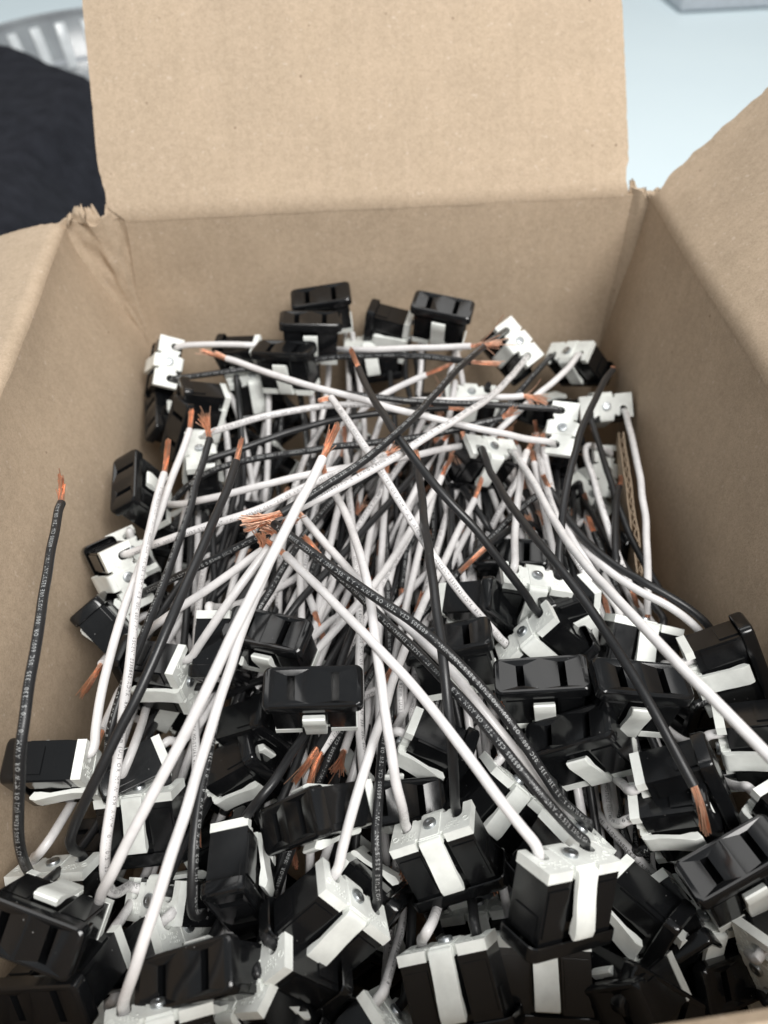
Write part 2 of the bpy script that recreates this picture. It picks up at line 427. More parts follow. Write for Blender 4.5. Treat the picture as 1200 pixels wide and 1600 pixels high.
# ------------------------------------------------------------------ outlet parts (shared meshes, metres, local frame)
S = .001
def scaled(bm): bmesh.ops.scale(bm, vec=(S, S, S), verts=bm.verts)
HX, HY = 12.4, 5.7
def build_body():
    bm = bmesh.new()
    w, d = 12.1, 5.55
    out = [(-w, -d), (-4.2, -d), (-4.2, -d+1.1), (4.2, -d+1.1), (4.2, -d), (w, -d), (w, d), (4.2, d), (4.2, d-1.1), (-4.2, d-1.1), (-4.2, d), (-w, d)]
    bm_prism(bm, out, 2.5, 18.3, False)
    for sx in (-1, 1):
        for sy in (-1, 1):
            x0, x1 = sx*4.9, sx*11.4
            if x0 > x1: x0, x1 = x1, x0
            y0, y1 = sy*(d-.5), sy*(d+.38)
            if y0 > y1: y0, y1 = y1, y0
            bm_prism(bm, [(x0, y0), (x1, y0), (x1, y1), (x0, y1)], 4.6, 16.2)
    # small steps on the narrow ends near the flange
    for sx in (-1, 1):
        x0, x1 = sorted((sx*(w-.5), sx*(w+.45)))
        bm_prism(bm, [(x0, -3.9), (x1, -3.9), (x1, 3.9), (x0, 3.9)], 11.5, 17.7)
    sharp_bevel(bm, .28, 2); scaled(bm); return bm_mesh('body', bm, M['black'])
def rrect(hx, hy, r, n=5):
    pts = []
    for cx, cy, a0 in ((hx-r, hy-r, 0), (-hx+r, hy-r, 90), (-hx+r, -hy+r, 180), (hx-r, -hy+r, 270)):
        for k in range(n+1):
            a = math.radians(a0+90*k/n); pts.append((cx+r*math.cos(a), cy+r*math.sin(a)))
    return pts
def build_face():
    bm = bmesh.new()
    levels = [(14.2, 6.25, 17.8), (14.45, 6.5, 18.1), (14.45, 6.5, 20.8), (14.28, 6.33, 21.45), (13.85, 5.9, 21.9)]
    rings = []
    for hx, hy, z in levels:
        rings.append([bm.verts.new((x, y, z)) for x, y in rrect(hx, hy, 2.1)])
    n = len(rings[0])
    for a, c in zip(rings, rings[1:]):
        for i in range(n): bm.faces.new((a[i], a[(i+1) % n], c[(i+1) % n], c[i]))
    edges = [bm.edges.get((rings[-1][i], rings[-1][(i+1) % n])) for i in range(n)]
    for sx, hl in ((-6.35, 4.0), (6.35, 4.75)):
        o = [bm.verts.new((sx+a*5.3, b2*5.2, 21.9)) for a, b2 in ((-1, -1), (1, -1), (1, 1), (-1, 1))]
        s = [bm.verts.new((sx+a*1.1, b2*hl*.92, 21.2)) for a, b2 in ((-1, -1), (1, -1), (1, 1), (-1, 1))]
        d = [bm.verts.new((sx+a*1.1, b2*hl*.92, 10.0)) for a, b2 in ((-1, -1), (1, -1), (1, 1), (-1, 1))]
        for i in range(4):
            j = (i+1) % 4
            bm.faces.new((o[i], o[j], s[j], s[i])); bm.faces.new((s[i], s[j], d[j], d[i]))
            edges.append(bm.edges.get((o[i], o[j])))
        bm.faces.new(d)
    bmesh.ops.triangle_fill(bm, use_beauty=True, use_dissolve=True, edges=edges)
    es = [e for e in bm.edges if len(e.link_faces) == 2 and 12 < math.degrees(e.calc_face_angle(0)) < 75 and min(v.co.z for v in e.verts) > 19.5 and abs(e.verts[0].co.x) < 13 and abs(e.verts[0].co.y) < 5.6]
    try: bmesh.ops.bevel(bm, geom=es, offset=.10, segments=1, affect='EDGES', clamp_overlap=True)
    except Exception: pass
    scaled(bm); return bm_mesh('face_plate', bm, M['black'], 24)
def build_cap():
    bm = bmesh.new()
    def notch_pts(cx, y_top):          # U-shaped wire notch read from +x to -x
        p = [(cx+1.75, y_top), (cx+1.75, 1.6)]
        for k in range(1, 6):
            a = math.radians(-180*k/6); p.append((cx+1.75*math.cos(a), 1.6+1.75*math.sin(a)))
        p += [(cx-1.75, 1.6), (cx-1.75, y_top)]
        return p
    out = [(-HX, -HY), (-4.4, -HY), (-4.4, -HY+1.5), (-3.3, -HY+1.5), (-3.3, -HY+.3), (3.3, -HY+.3), (3.3, -HY+1.5), (4.4, -HY+1.5), (4.4, -HY), (HX, -HY), (HX, HY)]
    r = notch_pts(8.0, HY); r[-1] = (8.0-1.75, 4.6); out += r
    out += [(5.3, 4.6), (4.6, 3.9), (3.4, 3.9), (3.4, HY-.3), (-3.4, HY-.3), (-3.4, 3.9), (-4.6, 3.9), (-5.3, 4.6)]
    l = notch_pts(-8.0, 4.6); l[-1] = (-8.0-1.75, HY); out += l
    out += [(-HX, HY)]
    bm_prism(bm, out, 0, 2.7)
    sharp_bevel(bm, .22, 2)
    # low moulded relief: end pads, ridges and rows of tiny raised marks
    def blk(x0, x1, y0, y1, h):
        bm_prism(bm, [(x0, y0), (x1, y0), (x1, y1), (x0, y1)], -h, .3)
    blk(-2.9, 2.9, -4.9, 4.6, .28)
    for sx in (-1, 1):
        for k, (yy, ww) in enumerate(((-1.2, .22), (-2.3, .22), (-3.4, .22))):
            for q in range(5):
                if (q*7+k*3+(sx > 0)) % 4 == 0: continue
                x = sx*(4.9+q*.95); blk(x-.3, x+.25, yy-.36, yy-.36+ww, .12); blk(x-.3, x-.12, yy-.36, yy+.36, .12)
        x = sx*10.9
        for q in range(10):
            a0, a1 = 2*math.pi*q/10, 2*math.pi*(q+1)/10
            pts = [(x+1.0*math.cos(a0), -1.6+1.0*math.sin(a0)), (x+1.0*math.cos(a1), -1.6+1.0*math.sin(a1)), (x+.8*math.cos(a1), -1.6+.8*math.sin(a1)), (x+.8*math.cos(a0), -1.6+.8*math.sin(a0))]
            bm_prism(bm, pts, -.12, .3)
    scaled(bm); return bm_mesh('back_cap', bm, M['white'], 35)
def build_arm(sy):
    prof = [(-4.9, .25), (-5.9, .12), (-6.55, .45), (-6.95, 1.3), (-6.95, 4.6), (-7.35, 7.8), (-8.1, 11.6), (-8.75, 14.9), (-8.35, 16.5), (-7.8, 16.8), (-6.3, 15.7), (-6.35, 13.8), (-6.9, 11.0), (-6.2, 7.6), (-5.75, 4.8), (-5.75, 2.0), (-4.9, 2.0)]
    bm = bmesh.new(); n = len(prof)
    a = [bm.verts.new((-3.25, -sy*-1*p[0] if False else p[0]*(1 if sy < 0 else -1), p[1])) for p in prof]
    c = [bm.verts.new((3.25, p[0]*(1 if sy < 0 else -1), p[1])) for p in prof]
    for i in range(n): bm.faces.new((a[i], a[(i+1) % n], c[(i+1) % n], c[i]))
    bm.faces.new(a[::-1]); bm.faces.new(c)
    es = [e for e in bm.edges if abs(e.verts[0].co.x-e.verts[1].co.x) < .01]
    bmesh.ops.bevel(bm, geom=es, offset=.18, segments=2, affect='EDGES', clamp_overlap=True)
    scaled(bm); return bm_mesh('snap_arm', bm, M['white'], 38)
def build_rivet():
    bm = bmesh.new(); prof = [(1.95, .2), (2.0, -.9), (1.85, -1.25), (1.45, -1.4), (.75, -1.36), (.55, -1.2)]
    n = 24; rings = [[bm.verts.new((r*math.cos(2*math.pi*i/n), r*math.sin(2*math.pi*i/n), z)) for i in range(n)] for r, z in prof]
    for a, c in zip(rings, rings[1:]):
        for i in range(n): bm.faces.new((a[i], c[i], c[(i+1) % n], a[(i+1) % n]))
    bm.faces.new(rings[-1]); bm.faces.new(rings[0][::-1])
    scaled(bm); return bm_mesh('rivet', bm, M['steel'], 30)
ME = dict(body=build_body(), face=build_face(), cap=build_cap(), arm0=build_arm(-1), arm1=build_arm(1), rivet=build_rivet())

# ------------------------------------------------------------------ lettering for the wires
GL = {}
def glyph(ch):
    if ch in GL: return GL[ch]
    cu = bpy.data.curves.new('g', 'FONT'); cu.body = ch; cu.size = 1; cu.resolution_u = 2; cu.fill_mode = 'FRONT'
    o = bpy.data.objects.new('g', cu); COL.objects.link(o)
    dg = bpy.context.evaluated_depsgraph_get(); ev = o.evaluated_get(dg); me = ev.to_mesh()
    v = np.array([tuple(x.co)[:2] for x in me.vertices]) if len(me.vertices) else np.zeros((0, 2))
    f = [tuple(p.vertices) for p in me.polygons]
    ev.to_mesh_clear(); bpy.data.objects.remove(o, do_unlink=True); bpy.data.curves.remove(cu)
    GL[ch] = (v, f); return GL[ch]
PRINT = 'ASCENT E330842-ADTK 18AWG 0.82mm (UL) OR MTW OR AWM 1011/1015/1230/1335 105C 600V OR 1000V MOISTURE RESISTANT VW-1 -- 605305 CSA TEW OR AWM T A/B 105C 600V FT1  '
WR = 1.42
def catmull(P, n):
    out = []; Q = np.vstack([2*P[0]-P[1], P, 2*P[-1]-P[-2]])
    ss = np.linspace(0, 1, n, endpoint=False)[:, None]
    for i in range(len(P)-1):
        p0, p1, p2, p3 = Q[i:i+4]
        out.append(.5*((2*p1)+(-p0+p2)*ss+(2*p0-5*p1+4*p2-p3)*ss**2+(-p0+3*p1-3*p2+p3)*ss**3))
    return np.vstack(out+[P[-1:]])
def frames(P):
    T = np.gradient(P, axis=0); T /= np.linalg.norm(T, axis=1)[:, None]
    D = CAMP-P; D /= np.linalg.norm(D, axis=1)[:, None]
    Nn = D-(D*T).sum(1)[:, None]*T; Nn /= np.linalg.norm(Nn, axis=1)[:, None]
    return T, Nn, np.cross(T, Nn)
def tube(P, r, n, taper_end=False):
    T, A, Bn = frames(P); ang = np.arange(n)*2*math.pi/n
    V = (P[:, None, :]+r*(np.cos(ang)[None, :, None]*A[:, None, :]+np.sin(ang)[None, :, None]*Bn[:, None, :])).reshape(-1, 3)
    F = []
    for i in range(len(P)-1):
        for j in range(n):
            k = (j+1) % n; F.append((i*n+j, i*n+k, (i+1)*n+k, (i+1)*n+j))
    F.append(tuple(range(n-1, -1, -1))); F.append(tuple((len(P)-1)*n+j for j in range(n)))
    return V, F
def to_local(V, inv):
    V = np.asarray(V); W3 = np.stack([V[:, 0]*.001, (V[:, 1]-185)*.001, (V[:, 2]+200)*.001], 1)
    return W3@inv[:3, :3].T+inv[:3, 3]
def print_mesh(P, phase, rng, angle0, h, flip):
    T, A, Bn = frames(P)
    d = np.r_[0, np.cumsum(np.linalg.norm(np.diff(P, axis=0), axis=1))]
    L = d[-1]; V = []; F = []; s = 9.0; i = phase
    adv = h*.72; rr = WR+.025
    drift = rng.normal(0, .0012)
    nv = 0
    while s < L-3:
        ch = PRINT[i % len(PRINT)]; i += 1
        gv, gf = glyph(ch)
        if len(gv):
            x = gv[:, 0]*h*.92+.1; y = (gv[:, 1]-.36)*h*1.0
            ss = (s+x) if flip > 0 else (L-(s+x)); yy = y if flip > 0 else -y
            th = angle0+drift*(ss-L*.5)*5-yy/rr
            p = np.stack([np.interp(ss, d, P[:, k]) for k in range(3)], 1)
            a = np.stack([np.interp(ss, d, A[:, k]) for k in range(3)], 1); b2 = np.stack([np.interp(ss, d, Bn[:, k]) for k in range(3)], 1)
            V.append(p+rr*(np.cos(th)[:, None]*a+np.sin(th)[:, None]*b2))
            F += [tuple(q+nv for q in f) for f in gf]; nv += len(gv)
            w = gv[:, 0].max()*h*.92+.28
        else: w = h*.45
        s += w
    return (np.vstack(V) if V else np.zeros((0, 3))), F
def copper(P, tip, rng, spread):
    T, A, Bn = frames(P); e = P[-1]; ax = tip-e; L = np.linalg.norm(ax); ax /= L
    t0 = T[-1]; a = np.cross(ax, [.3, .2, .9]); a /= np.linalg.norm(a); b2 = np.cross(ax, a)
    V = []; F = []; nv = 0; ns = 24
    two = .29 < spread < .4
    for k in range(ns):
        rr = .82*math.sqrt((k+.5)/ns); ph = k*2.399
        off = rr*(math.cos(ph)*a+math.sin(ph)*b2)
        stray = rng.random() < (.08 if spread < .2 else .35)
        sd = rng.normal(0, 1, 3)*(.04 if not stray else .30)*L*(.25+spread*1.5)
        if two: sd += (a if k % 2 else -a)*L*.16
        ll = L*rng.uniform(.80, 1.03) if not stray else L*rng.uniform(.55, 1.1)
        tw = rng.uniform(.5, 1.1)
        pts = []
        for q in range(6):
            s = q/5.
            o2 = rr*(math.cos(ph+tw*s)*a+math.sin(ph+tw*s)*b2)*(1.12-.1*s+spread*s*.8)
            pts.append(e-t0*.8*(1-s)+(t0*(1-s)*s*.6+ax*(s-(1-s)*s*.6))*ll+o2+sd*s*s+rng.normal(0, .05, 3)*s)
        pts = np.array(pts); v, f = tube(pts, .18, 5)
        V.append(v); F += [tuple(x+nv for x in g) for g in f]; nv += len(v)
    return np.vstack(V), F

# ------------------------------------------------------------------ baked layout
POSES = {
'O1': [0.3794,-0.6532,-0.6541,-0.0383,-98.88,307.78,-56.7],
'O2': [0.9925,0.1096,-0.049,0.0224,-23.82,333.81,-58.03],
'O3': [0.9991,-0.0188,0.0381,0.0082,-31.65,311.43,-60.67],
'O4': [0.9862,-0.0492,-0.0477,-0.1508,-41.06,296.68,-66.93],
'O5': [0.753,-0.0514,-0.6413,-0.1379,16.09,328.27,-62.95],
'O6': [0.984,0.0979,0.0379,-0.1441,30.62,321.39,-59.04],
'O7': [0.2001,-0.873,0.3923,0.2098,69.05,315.03,-58.64],
'O8': [-0.1416,0.8979,-0.3024,0.2867,94.42,318.43,-67.95],
'O9': [0.1873,-0.5825,0.7817,0.1205,77.68,251.36,-60.3],
'O10': [0.386,-0.922,-0.0299,0.0021,106.18,281.91,-74.58],
'O11': [-0.0392,0.97,0.1155,-0.2103,48.04,246.14,-64.7],
'O12': [0.6418,-0.1303,-0.2067,0.7269,-94.11,229.74,-75.5],
'O13': [0.431,-0.3997,-0.7972,-0.1379,-94.84,181.56,-63.41],
'O14': [0.7717,-0.0433,-0.429,-0.4676,-95.8,164.84,-83.14],
'O15': [0.6904,-0.0872,-0.7138,-0.0785,-67.15,138.67,-67.07],
'O17': [0.9839,0.041,-0.0493,-0.1668,-37.47,147.73,-71.52],
'O18': [0.9968,0.0778,0.0184,0.0022,-23.34,120.97,-60.71],
'O19': [-0.0247,-0.4946,0.1678,-0.8524,23.64,167.15,-73.72],
'O20': [0.986,-0.1031,-0.1307,-0.0132,23.72,136.91,-72.66],
'O21': [-0.1032,0.0354,0.9917,-0.0684,52.52,168.73,-57.57],
'O22': [0.3789,-0.089,0.9063,-0.1645,45.56,150.37,-64.47],
'O23': [0.6787,0.0525,-0.7084,0.1866,73.42,166.34,-73.85],
'O24': [-0.1286,0.035,0.8937,-0.4283,90.73,159.07,-73.29],
'O25': [0.9957,-0.0154,-0.0817,-0.042,49.15,124.69,-72.12],
'O26': [0.9964,-0.0371,0.0711,-0.0264,71.03,118.16,-67.22],
'O27': [0.9445,-0.073,-0.3139,-0.0635,64.36,107.68,-76.82],
'O28': [0.1853,0.5234,0.1704,0.814,98.61,132.62,-68.6],
'O29': [0.2132,0.555,0.065,0.8014,100.6,108.93,-70.93],
'O30': [0.1968,0.778,-0.0689,0.5926,2.16,119.92,-79.17],
'O31': [0.3986,-0.0461,-0.8528,0.3342,38.31,106.23,-82.47],
'O32': [0.2256,0.0212,0.9349,-0.273,9.3,86.7,-64.84],
'O33': [0.1855,0.2127,-0.9024,0.3256,42.7,70.04,-45.79],
'O34': [0.4293,-0.0452,-0.8652,0.2553,-11.72,67.81,-63.15],
'O35': [0.1879,0.1008,0.8215,-0.5288,11.47,58.93,-73.1],
'O37': [0.432,0.6723,-0.1504,0.582,57.81,73.32,-84.36],
'O38': [0.9646,-0.092,-0.1993,0.1465,96.65,69.69,-78.08],
'O39': [0.1336,0.1394,-0.9539,0.2298,84.43,65.18,-83.95],
'O41': [0.1119,0.5056,0.0081,0.8555,71.78,88.41,-74.9],
'O43': [0.7206,0.0632,-0.6878,-0.061,-88.78,105.87,-61.95],
'O44': [0.0683,0.0233,0.9216,-0.3813,-79.64,106.17,-75.89],
'O46': [-0.0894,0.5529,0.1228,0.8193,-59.91,112.51,-93.35],
'O47': [0.8796,0.1899,-0.4352,0.0279,-13.35,92.54,-65.91],
'O48': [0.5955,0.4939,0.4337,-0.4619,-45.74,89.53,-77.71],
'O49': [0.9368,0.3013,0.0244,-0.176,-90.94,70.65,-68.33],
'O51': [0.9735,0.0599,-0.2144,0.0528,-44.73,52.92,-76.08],
'O53': [-0.0735,-0.0484,-0.9271,0.3643,-102.82,86.5,-81.08],
'O65': [-0.0252,0.638,0.7685,-0.0422,-75.62,243.38,-56.54],
'O70': [0.9935,0.0186,-0.0709,-0.0877,50.77,193.28,-92.59],
'O16': [0.3749,0.5538,-0.6393,0.3795,-56.14,159.12,-60.39],
'O36': [-0.0116,0.0486,0.8269,-0.5602,38.35,61.84,-81.53],
'O42': [0.127,0.5152,0.0784,0.8439,72.76,93.33,-67.76],
'O45': [0.7467,0.2933,-0.5939,0.0608,-75.21,119.03,-81.7],
'O50': [0.8789,0.4434,-0.1703,0.0437,-86.61,64.06,-80.93],
'O52': [0.3584,-0.0988,0.919,-0.1311,-38.44,52.96,-66.9],
'O54': [0.3117,0.0942,0.9358,0.1347,-71.95,75.23,-81.6],
'O55': [0.4973,0.2154,-0.8391,0.0469,-61.08,68.71,-84.22],
'O56': [-0.07,-0.6248,0.4252,-0.6511,-17.39,85.37,-89.57],
'O57': [0.303,0.1245,0.923,-0.202,-43.17,49.01,-69.97],
'O58': [0.0276,0.1564,-0.8797,0.4483,-59.3,44.6,-60.52],
'O59': [0.5281,0.2091,-0.7942,0.216,-3.06,45.91,-86.03],
'O61': [0.4193,0.5881,-0.3236,0.6113,103.71,90.79,-70.31],
'O40': [-0.0134,-0.5929,-0.3736,-0.7132,95.41,52.46,-84.38],
'O62': [0.817,0.1425,-0.4665,0.3075,-78.19,280.14,-77.38],
'O63': [0.8295,0.1076,-0.5322,0.1312,-74.17,286.97,-72.09],
'O64': [0.0682,0.9854,0.1554,-0.0135,-60.53,306.26,-65.57],
'O66': [0.6444,-0.0083,-0.7517,-0.1397,-54.31,313.78,-63.24],
'O67': [-0.0613,-0.0016,-0.9942,0.0885,-3.86,330.96,-63.78],
'O71': [-0.0639,0.4681,0.8813,0.0098,-100.34,202.7,-72.97],
'O72': [0.3723,0.1528,-0.8797,0.2535,52.53,86.22,-71.68],
'O73': [0.2529,0.4202,-0.5186,0.7004,77.63,76.68,-92.96],
'O74': [-0.0035,-0.5285,0.0028,-0.8489,-55.47,127.71,-88.66],
'O75': [0.0667,-0.0029,-0.9961,-0.057,43.83,291.88,-70.32],
'O76': [0.2887,-0.649,-0.6904,-0.137,105.04,260.14,-95.25],
'O77': [0.9665,0.1755,0.1764,0.0625,-5.87,105.68,-95.15],
'O78': [0.9095,0.2184,0.2872,-0.2065,57.64,54.17,-96.72],
'O79': [0.8985,0.2335,0.356,-0.1072,-33.27,54.51,-96.31],
'O80': [0.871,0.2354,-0.4265,0.063,66.15,52.45,-91.47],
'O81': [0.6141,-0.2255,-0.3722,0.6584,-93.63,298.59,-88.82],
'O82': [0.9361,0.2507,0.2284,0.0935,82.35,60.09,-106.91],
'B1': [0.5,-0.5,0.5,0.5,-103.0,87.0,-116.0],
'B2': [0.0013,0.3053,-0.2801,-0.9101,-8.88,244.4,-119.22],
'B3': [0.2629,0.5735,-0.0348,-0.7751,113.98,130.72,-98.74],
'B4': [0.356,0.1051,-0.9281,-0.0292,-75.91,51.71,-98.56],
'B5': [0.6437,0.4366,0.6235,0.0796,-60.74,65.02,-98.16],
'B6': [0.0724,0.9751,0.2087,0.0188,-14.94,46.17,-99.62],
'B7': [0.0884,-0.5891,-0.487,0.6387,29.45,57.65,-105.68],
'B8': [0.9603,0.1838,-0.1818,-0.105,58.18,47.52,-122.91],
'B9': [0.8202,-0.4556,-0.0633,0.3401,102.1,46.49,-120.96],
'B10': [-0.0813,-0.6292,0.206,-0.7451,-100.16,91.07,-125.53],
'B11': [0.7915,-0.238,0.5428,-0.1491,-64.16,90.3,-106.01],
'B12': [0.4236,0.5397,-0.6237,-0.3745,-6.7,80.72,-115.4],
'B13': [-0.066,0.8529,0.4678,-0.222,21.65,92.03,-91.91],
'B14': [0.665,0.4718,-0.5478,0.1876,63.18,88.49,-107.81],
'B15': [0.3149,-0.828,-0.4637,0.0171,97.79,80.55,-96.92],
'B16': [0.0037,-0.4,0.8851,-0.2377,-90.68,123.36,-96.73],
'B17': [0.3512,-0.064,-0.8759,0.3245,-50.81,131.23,-109.82],
'B18': [0.1928,0.2251,-0.7677,-0.5682,-8.49,112.3,-102.94],
'B19': [0.6235,-0.1536,0.5073,-0.5747,18.03,114.39,-119.28],
'B20': [-0.051,-0.8584,-0.4861,0.1559,50.63,122.69,-89.49],
'B21': [0.5473,-0.6115,0.5634,0.0947,84.3,104.33,-101.94],
'B22': [0.064,0.2666,0.1556,0.949,-86.55,147.24,-106.18],
'B23': [0.3855,0.3043,0.621,-0.6109,-51.89,160.75,-99.19],
'B24': [0.7308,0.3438,0.5896,-0.0084,-25.1,163.85,-108.24],
'B25': [0.3627,-0.7436,0.3017,0.4738,22.67,140.29,-104.99],
'B26': [0.6113,0.0877,0.2657,0.7403,44.8,149.51,-113.57],
'B27': [0.7226,-0.4368,0.518,0.1373,84.54,144.54,-103.01],
'B28': [0.6914,-0.3977,0.0461,0.6014,-78.4,181.02,-116.89],
'B29': [0.1107,-0.0162,-0.8602,-0.4975,-43.43,167.29,-105.29],
'B30': [0.7122,-0.4893,-0.4981,0.0725,-6.34,169.75,-122.27],
'B31': [0.4134,0.4583,-0.2266,0.7535,11.43,198.94,-127.25],
'B32': [0.1902,0.3365,0.7237,0.5717,43.8,177.5,-118.99],
'B33': [0.527,-0.6548,-0.008,0.5417,92.71,173.92,-123.57],
'B34': [0.0495,-0.2741,0.043,-0.9595,-96.81,223.41,-109.15],
'B35': [0.9296,-0.286,0.0347,-0.2299,-52.98,213.55,-111.64],
'B36': [0.6402,0.5681,-0.1252,0.5017,-15.65,223.62,-125.55],
'B37': [0.7745,-0.5326,0.3396,-0.0342,6.24,210.59,-124.22],
'B38': [0.5219,-0.8429,0.0935,-0.0919,49.27,206.82,-117.18],
'B39': [0.4949,0.1557,0.4428,0.7313,87.27,216.86,-111.88],
'B40': [0.6212,0.4984,-0.599,-0.0835,-79.58,249.01,-98.1],
'B41': [0.5574,0.3824,0.1493,-0.7217,-53.66,251.19,-116.46],
'B42': [0.6501,-0.7554,-0.0818,-0.0044,-9.58,241.11,-134.3],
'B43': [0.8312,-0.2639,0.4393,0.2155,16.59,236.64,-127.22],
'B44': [0.055,-0.0746,0.9659,0.2416,53.16,237.8,-112.35],
'B45': [0.0033,-0.9141,0.332,0.2328,97.24,252.21,-102.64],
'B46': [0.7901,0.5764,0.0949,0.1857,-88.47,300.58,-101.34],
'B47': [0.8827,0.3244,-0.0341,-0.3383,-53.97,293.2,-109.05],
'B48': [0.3992,0.0532,-0.2727,-0.8737,-20.05,283.73,-131.3],
'B49': [0.7603,0.4401,0.4281,-0.2123,13.0,297.65,-124.71],
'B50': [0.5471,-0.5664,0.4934,-0.3695,53.35,274.56,-120.59],
'B51': [0.511,-0.1626,0.0017,0.844,102.81,275.01,-132.94],
'B52': [-0.1215,-0.6256,0.191,-0.7466,-91.13,316.28,-101.82],
'B53': [0.5499,0.7752,0.1319,0.2814,-61.4,328.08,-102.03],
'B54': [0.6087,-0.0188,-0.6654,-0.4317,-11.32,307.74,-109.07],
'B55': [0.5714,-0.4014,0.4193,0.5802,25.62,305.35,-112.02],
'B56': [-0.0414,0.2483,0.9227,0.292,55.5,311.9,-94.41],
'B57': [0.7356,0.5324,-0.3229,-0.2669,94.53,316.53,-99.76],
'B60': [0.5844,-0.6343,0.1628,0.4793,-3.11,51.4,-144.74],
'B65': [0.1956,-0.5026,0.6395,-0.5478,-59.37,97.91,-139.8],
'B70': [0.4416,0.0192,0.839,-0.3174,-89.42,136.11,-143.45],
'B71': [-0.0388,-0.508,0.7004,0.4999,-44.76,126.56,-146.12],
'B74': [-0.0186,-0.7137,0.3886,0.5825,74.31,123.1,-145.27],
'B76': [0.8715,-0.1628,0.3325,-0.3216,-94.0,170.05,-154.49],
'B88': [0.1539,-0.1125,-0.7253,-0.6615,-83.17,230.05,-143.01],
'B89': [0.7614,-0.4663,-0.4339,-0.1209,-43.74,220.37,-145.38],
'B94': [0.2981,0.288,0.7507,-0.5145,-86.76,290.62,-147.77],
'B97': [0.3263,0.7543,-0.5145,-0.2447,24.44,280.8,-141.32],
'B100': [0.2379,0.1652,-0.4555,-0.8418,-87.31,309.35,-152.15],
'B101': [0.8398,-0.0681,-0.5347,0.064,-33.42,300.6,-150.35],
'B102': [0.8157,-0.3778,0.4306,0.0803,-15.43,301.91,-150.34],
'B103': [0.3346,-0.5972,-0.2427,-0.6874,8.52,294.41,-147.04],
'B105': [0.4015,-0.0468,0.2991,0.8644,92.09,297.89,-153.55],
'B106': [0.229,0.3111,-0.2355,0.8918,-67.89,90.49,-134.42],
'B107': [0.9309,-0.2928,0.0891,-0.1992,-52.43,137.54,-137.33],
'B108': [0.3416,-0.6885,-0.3067,-0.5614,-50.87,68.36,-124.68],
'B109': [-0.1109,-0.4865,-0.8666,-0.0099,-35.48,128.09,-115.65],
'B110': [0.2397,-0.038,0.9562,-0.1636,-33.02,135.98,-117.99],
'B111': [0.3574,0.0832,0.6151,0.6979,-21.06,110.77,-128.48],
'B112': [0.7694,0.5135,0.2742,-0.2628,-9.51,81.99,-129.76],
'B113': [0.5411,-0.1709,0.8086,0.1557,-6.23,123.16,-123.44],
'B114': [0.0756,0.2594,-0.5786,-0.7696,23.53,78.58,-126.74],
'B115': [-0.1568,-0.0709,-0.9029,0.3938,25.36,81.2,-117.68],
'B116': [0.8747,0.3003,0.2371,-0.2974,26.69,148.85,-136.16],
'B117': [0.6381,-0.2493,-0.5659,0.4587,57.14,117.26,-131.18],
'B118': [0.8796,0.3811,-0.2182,-0.1832,59.54,156.24,-134.82],
'B119': [0.4302,0.5231,0.6928,-0.2477,62.71,92.67,-120.7],
'B120': [0.9285,-0.3272,0.0523,-0.1676,67.78,87.24,-133.04],
'B121': [0.8675,0.2982,0.2751,0.2876,69.76,69.44,-131.85],
}
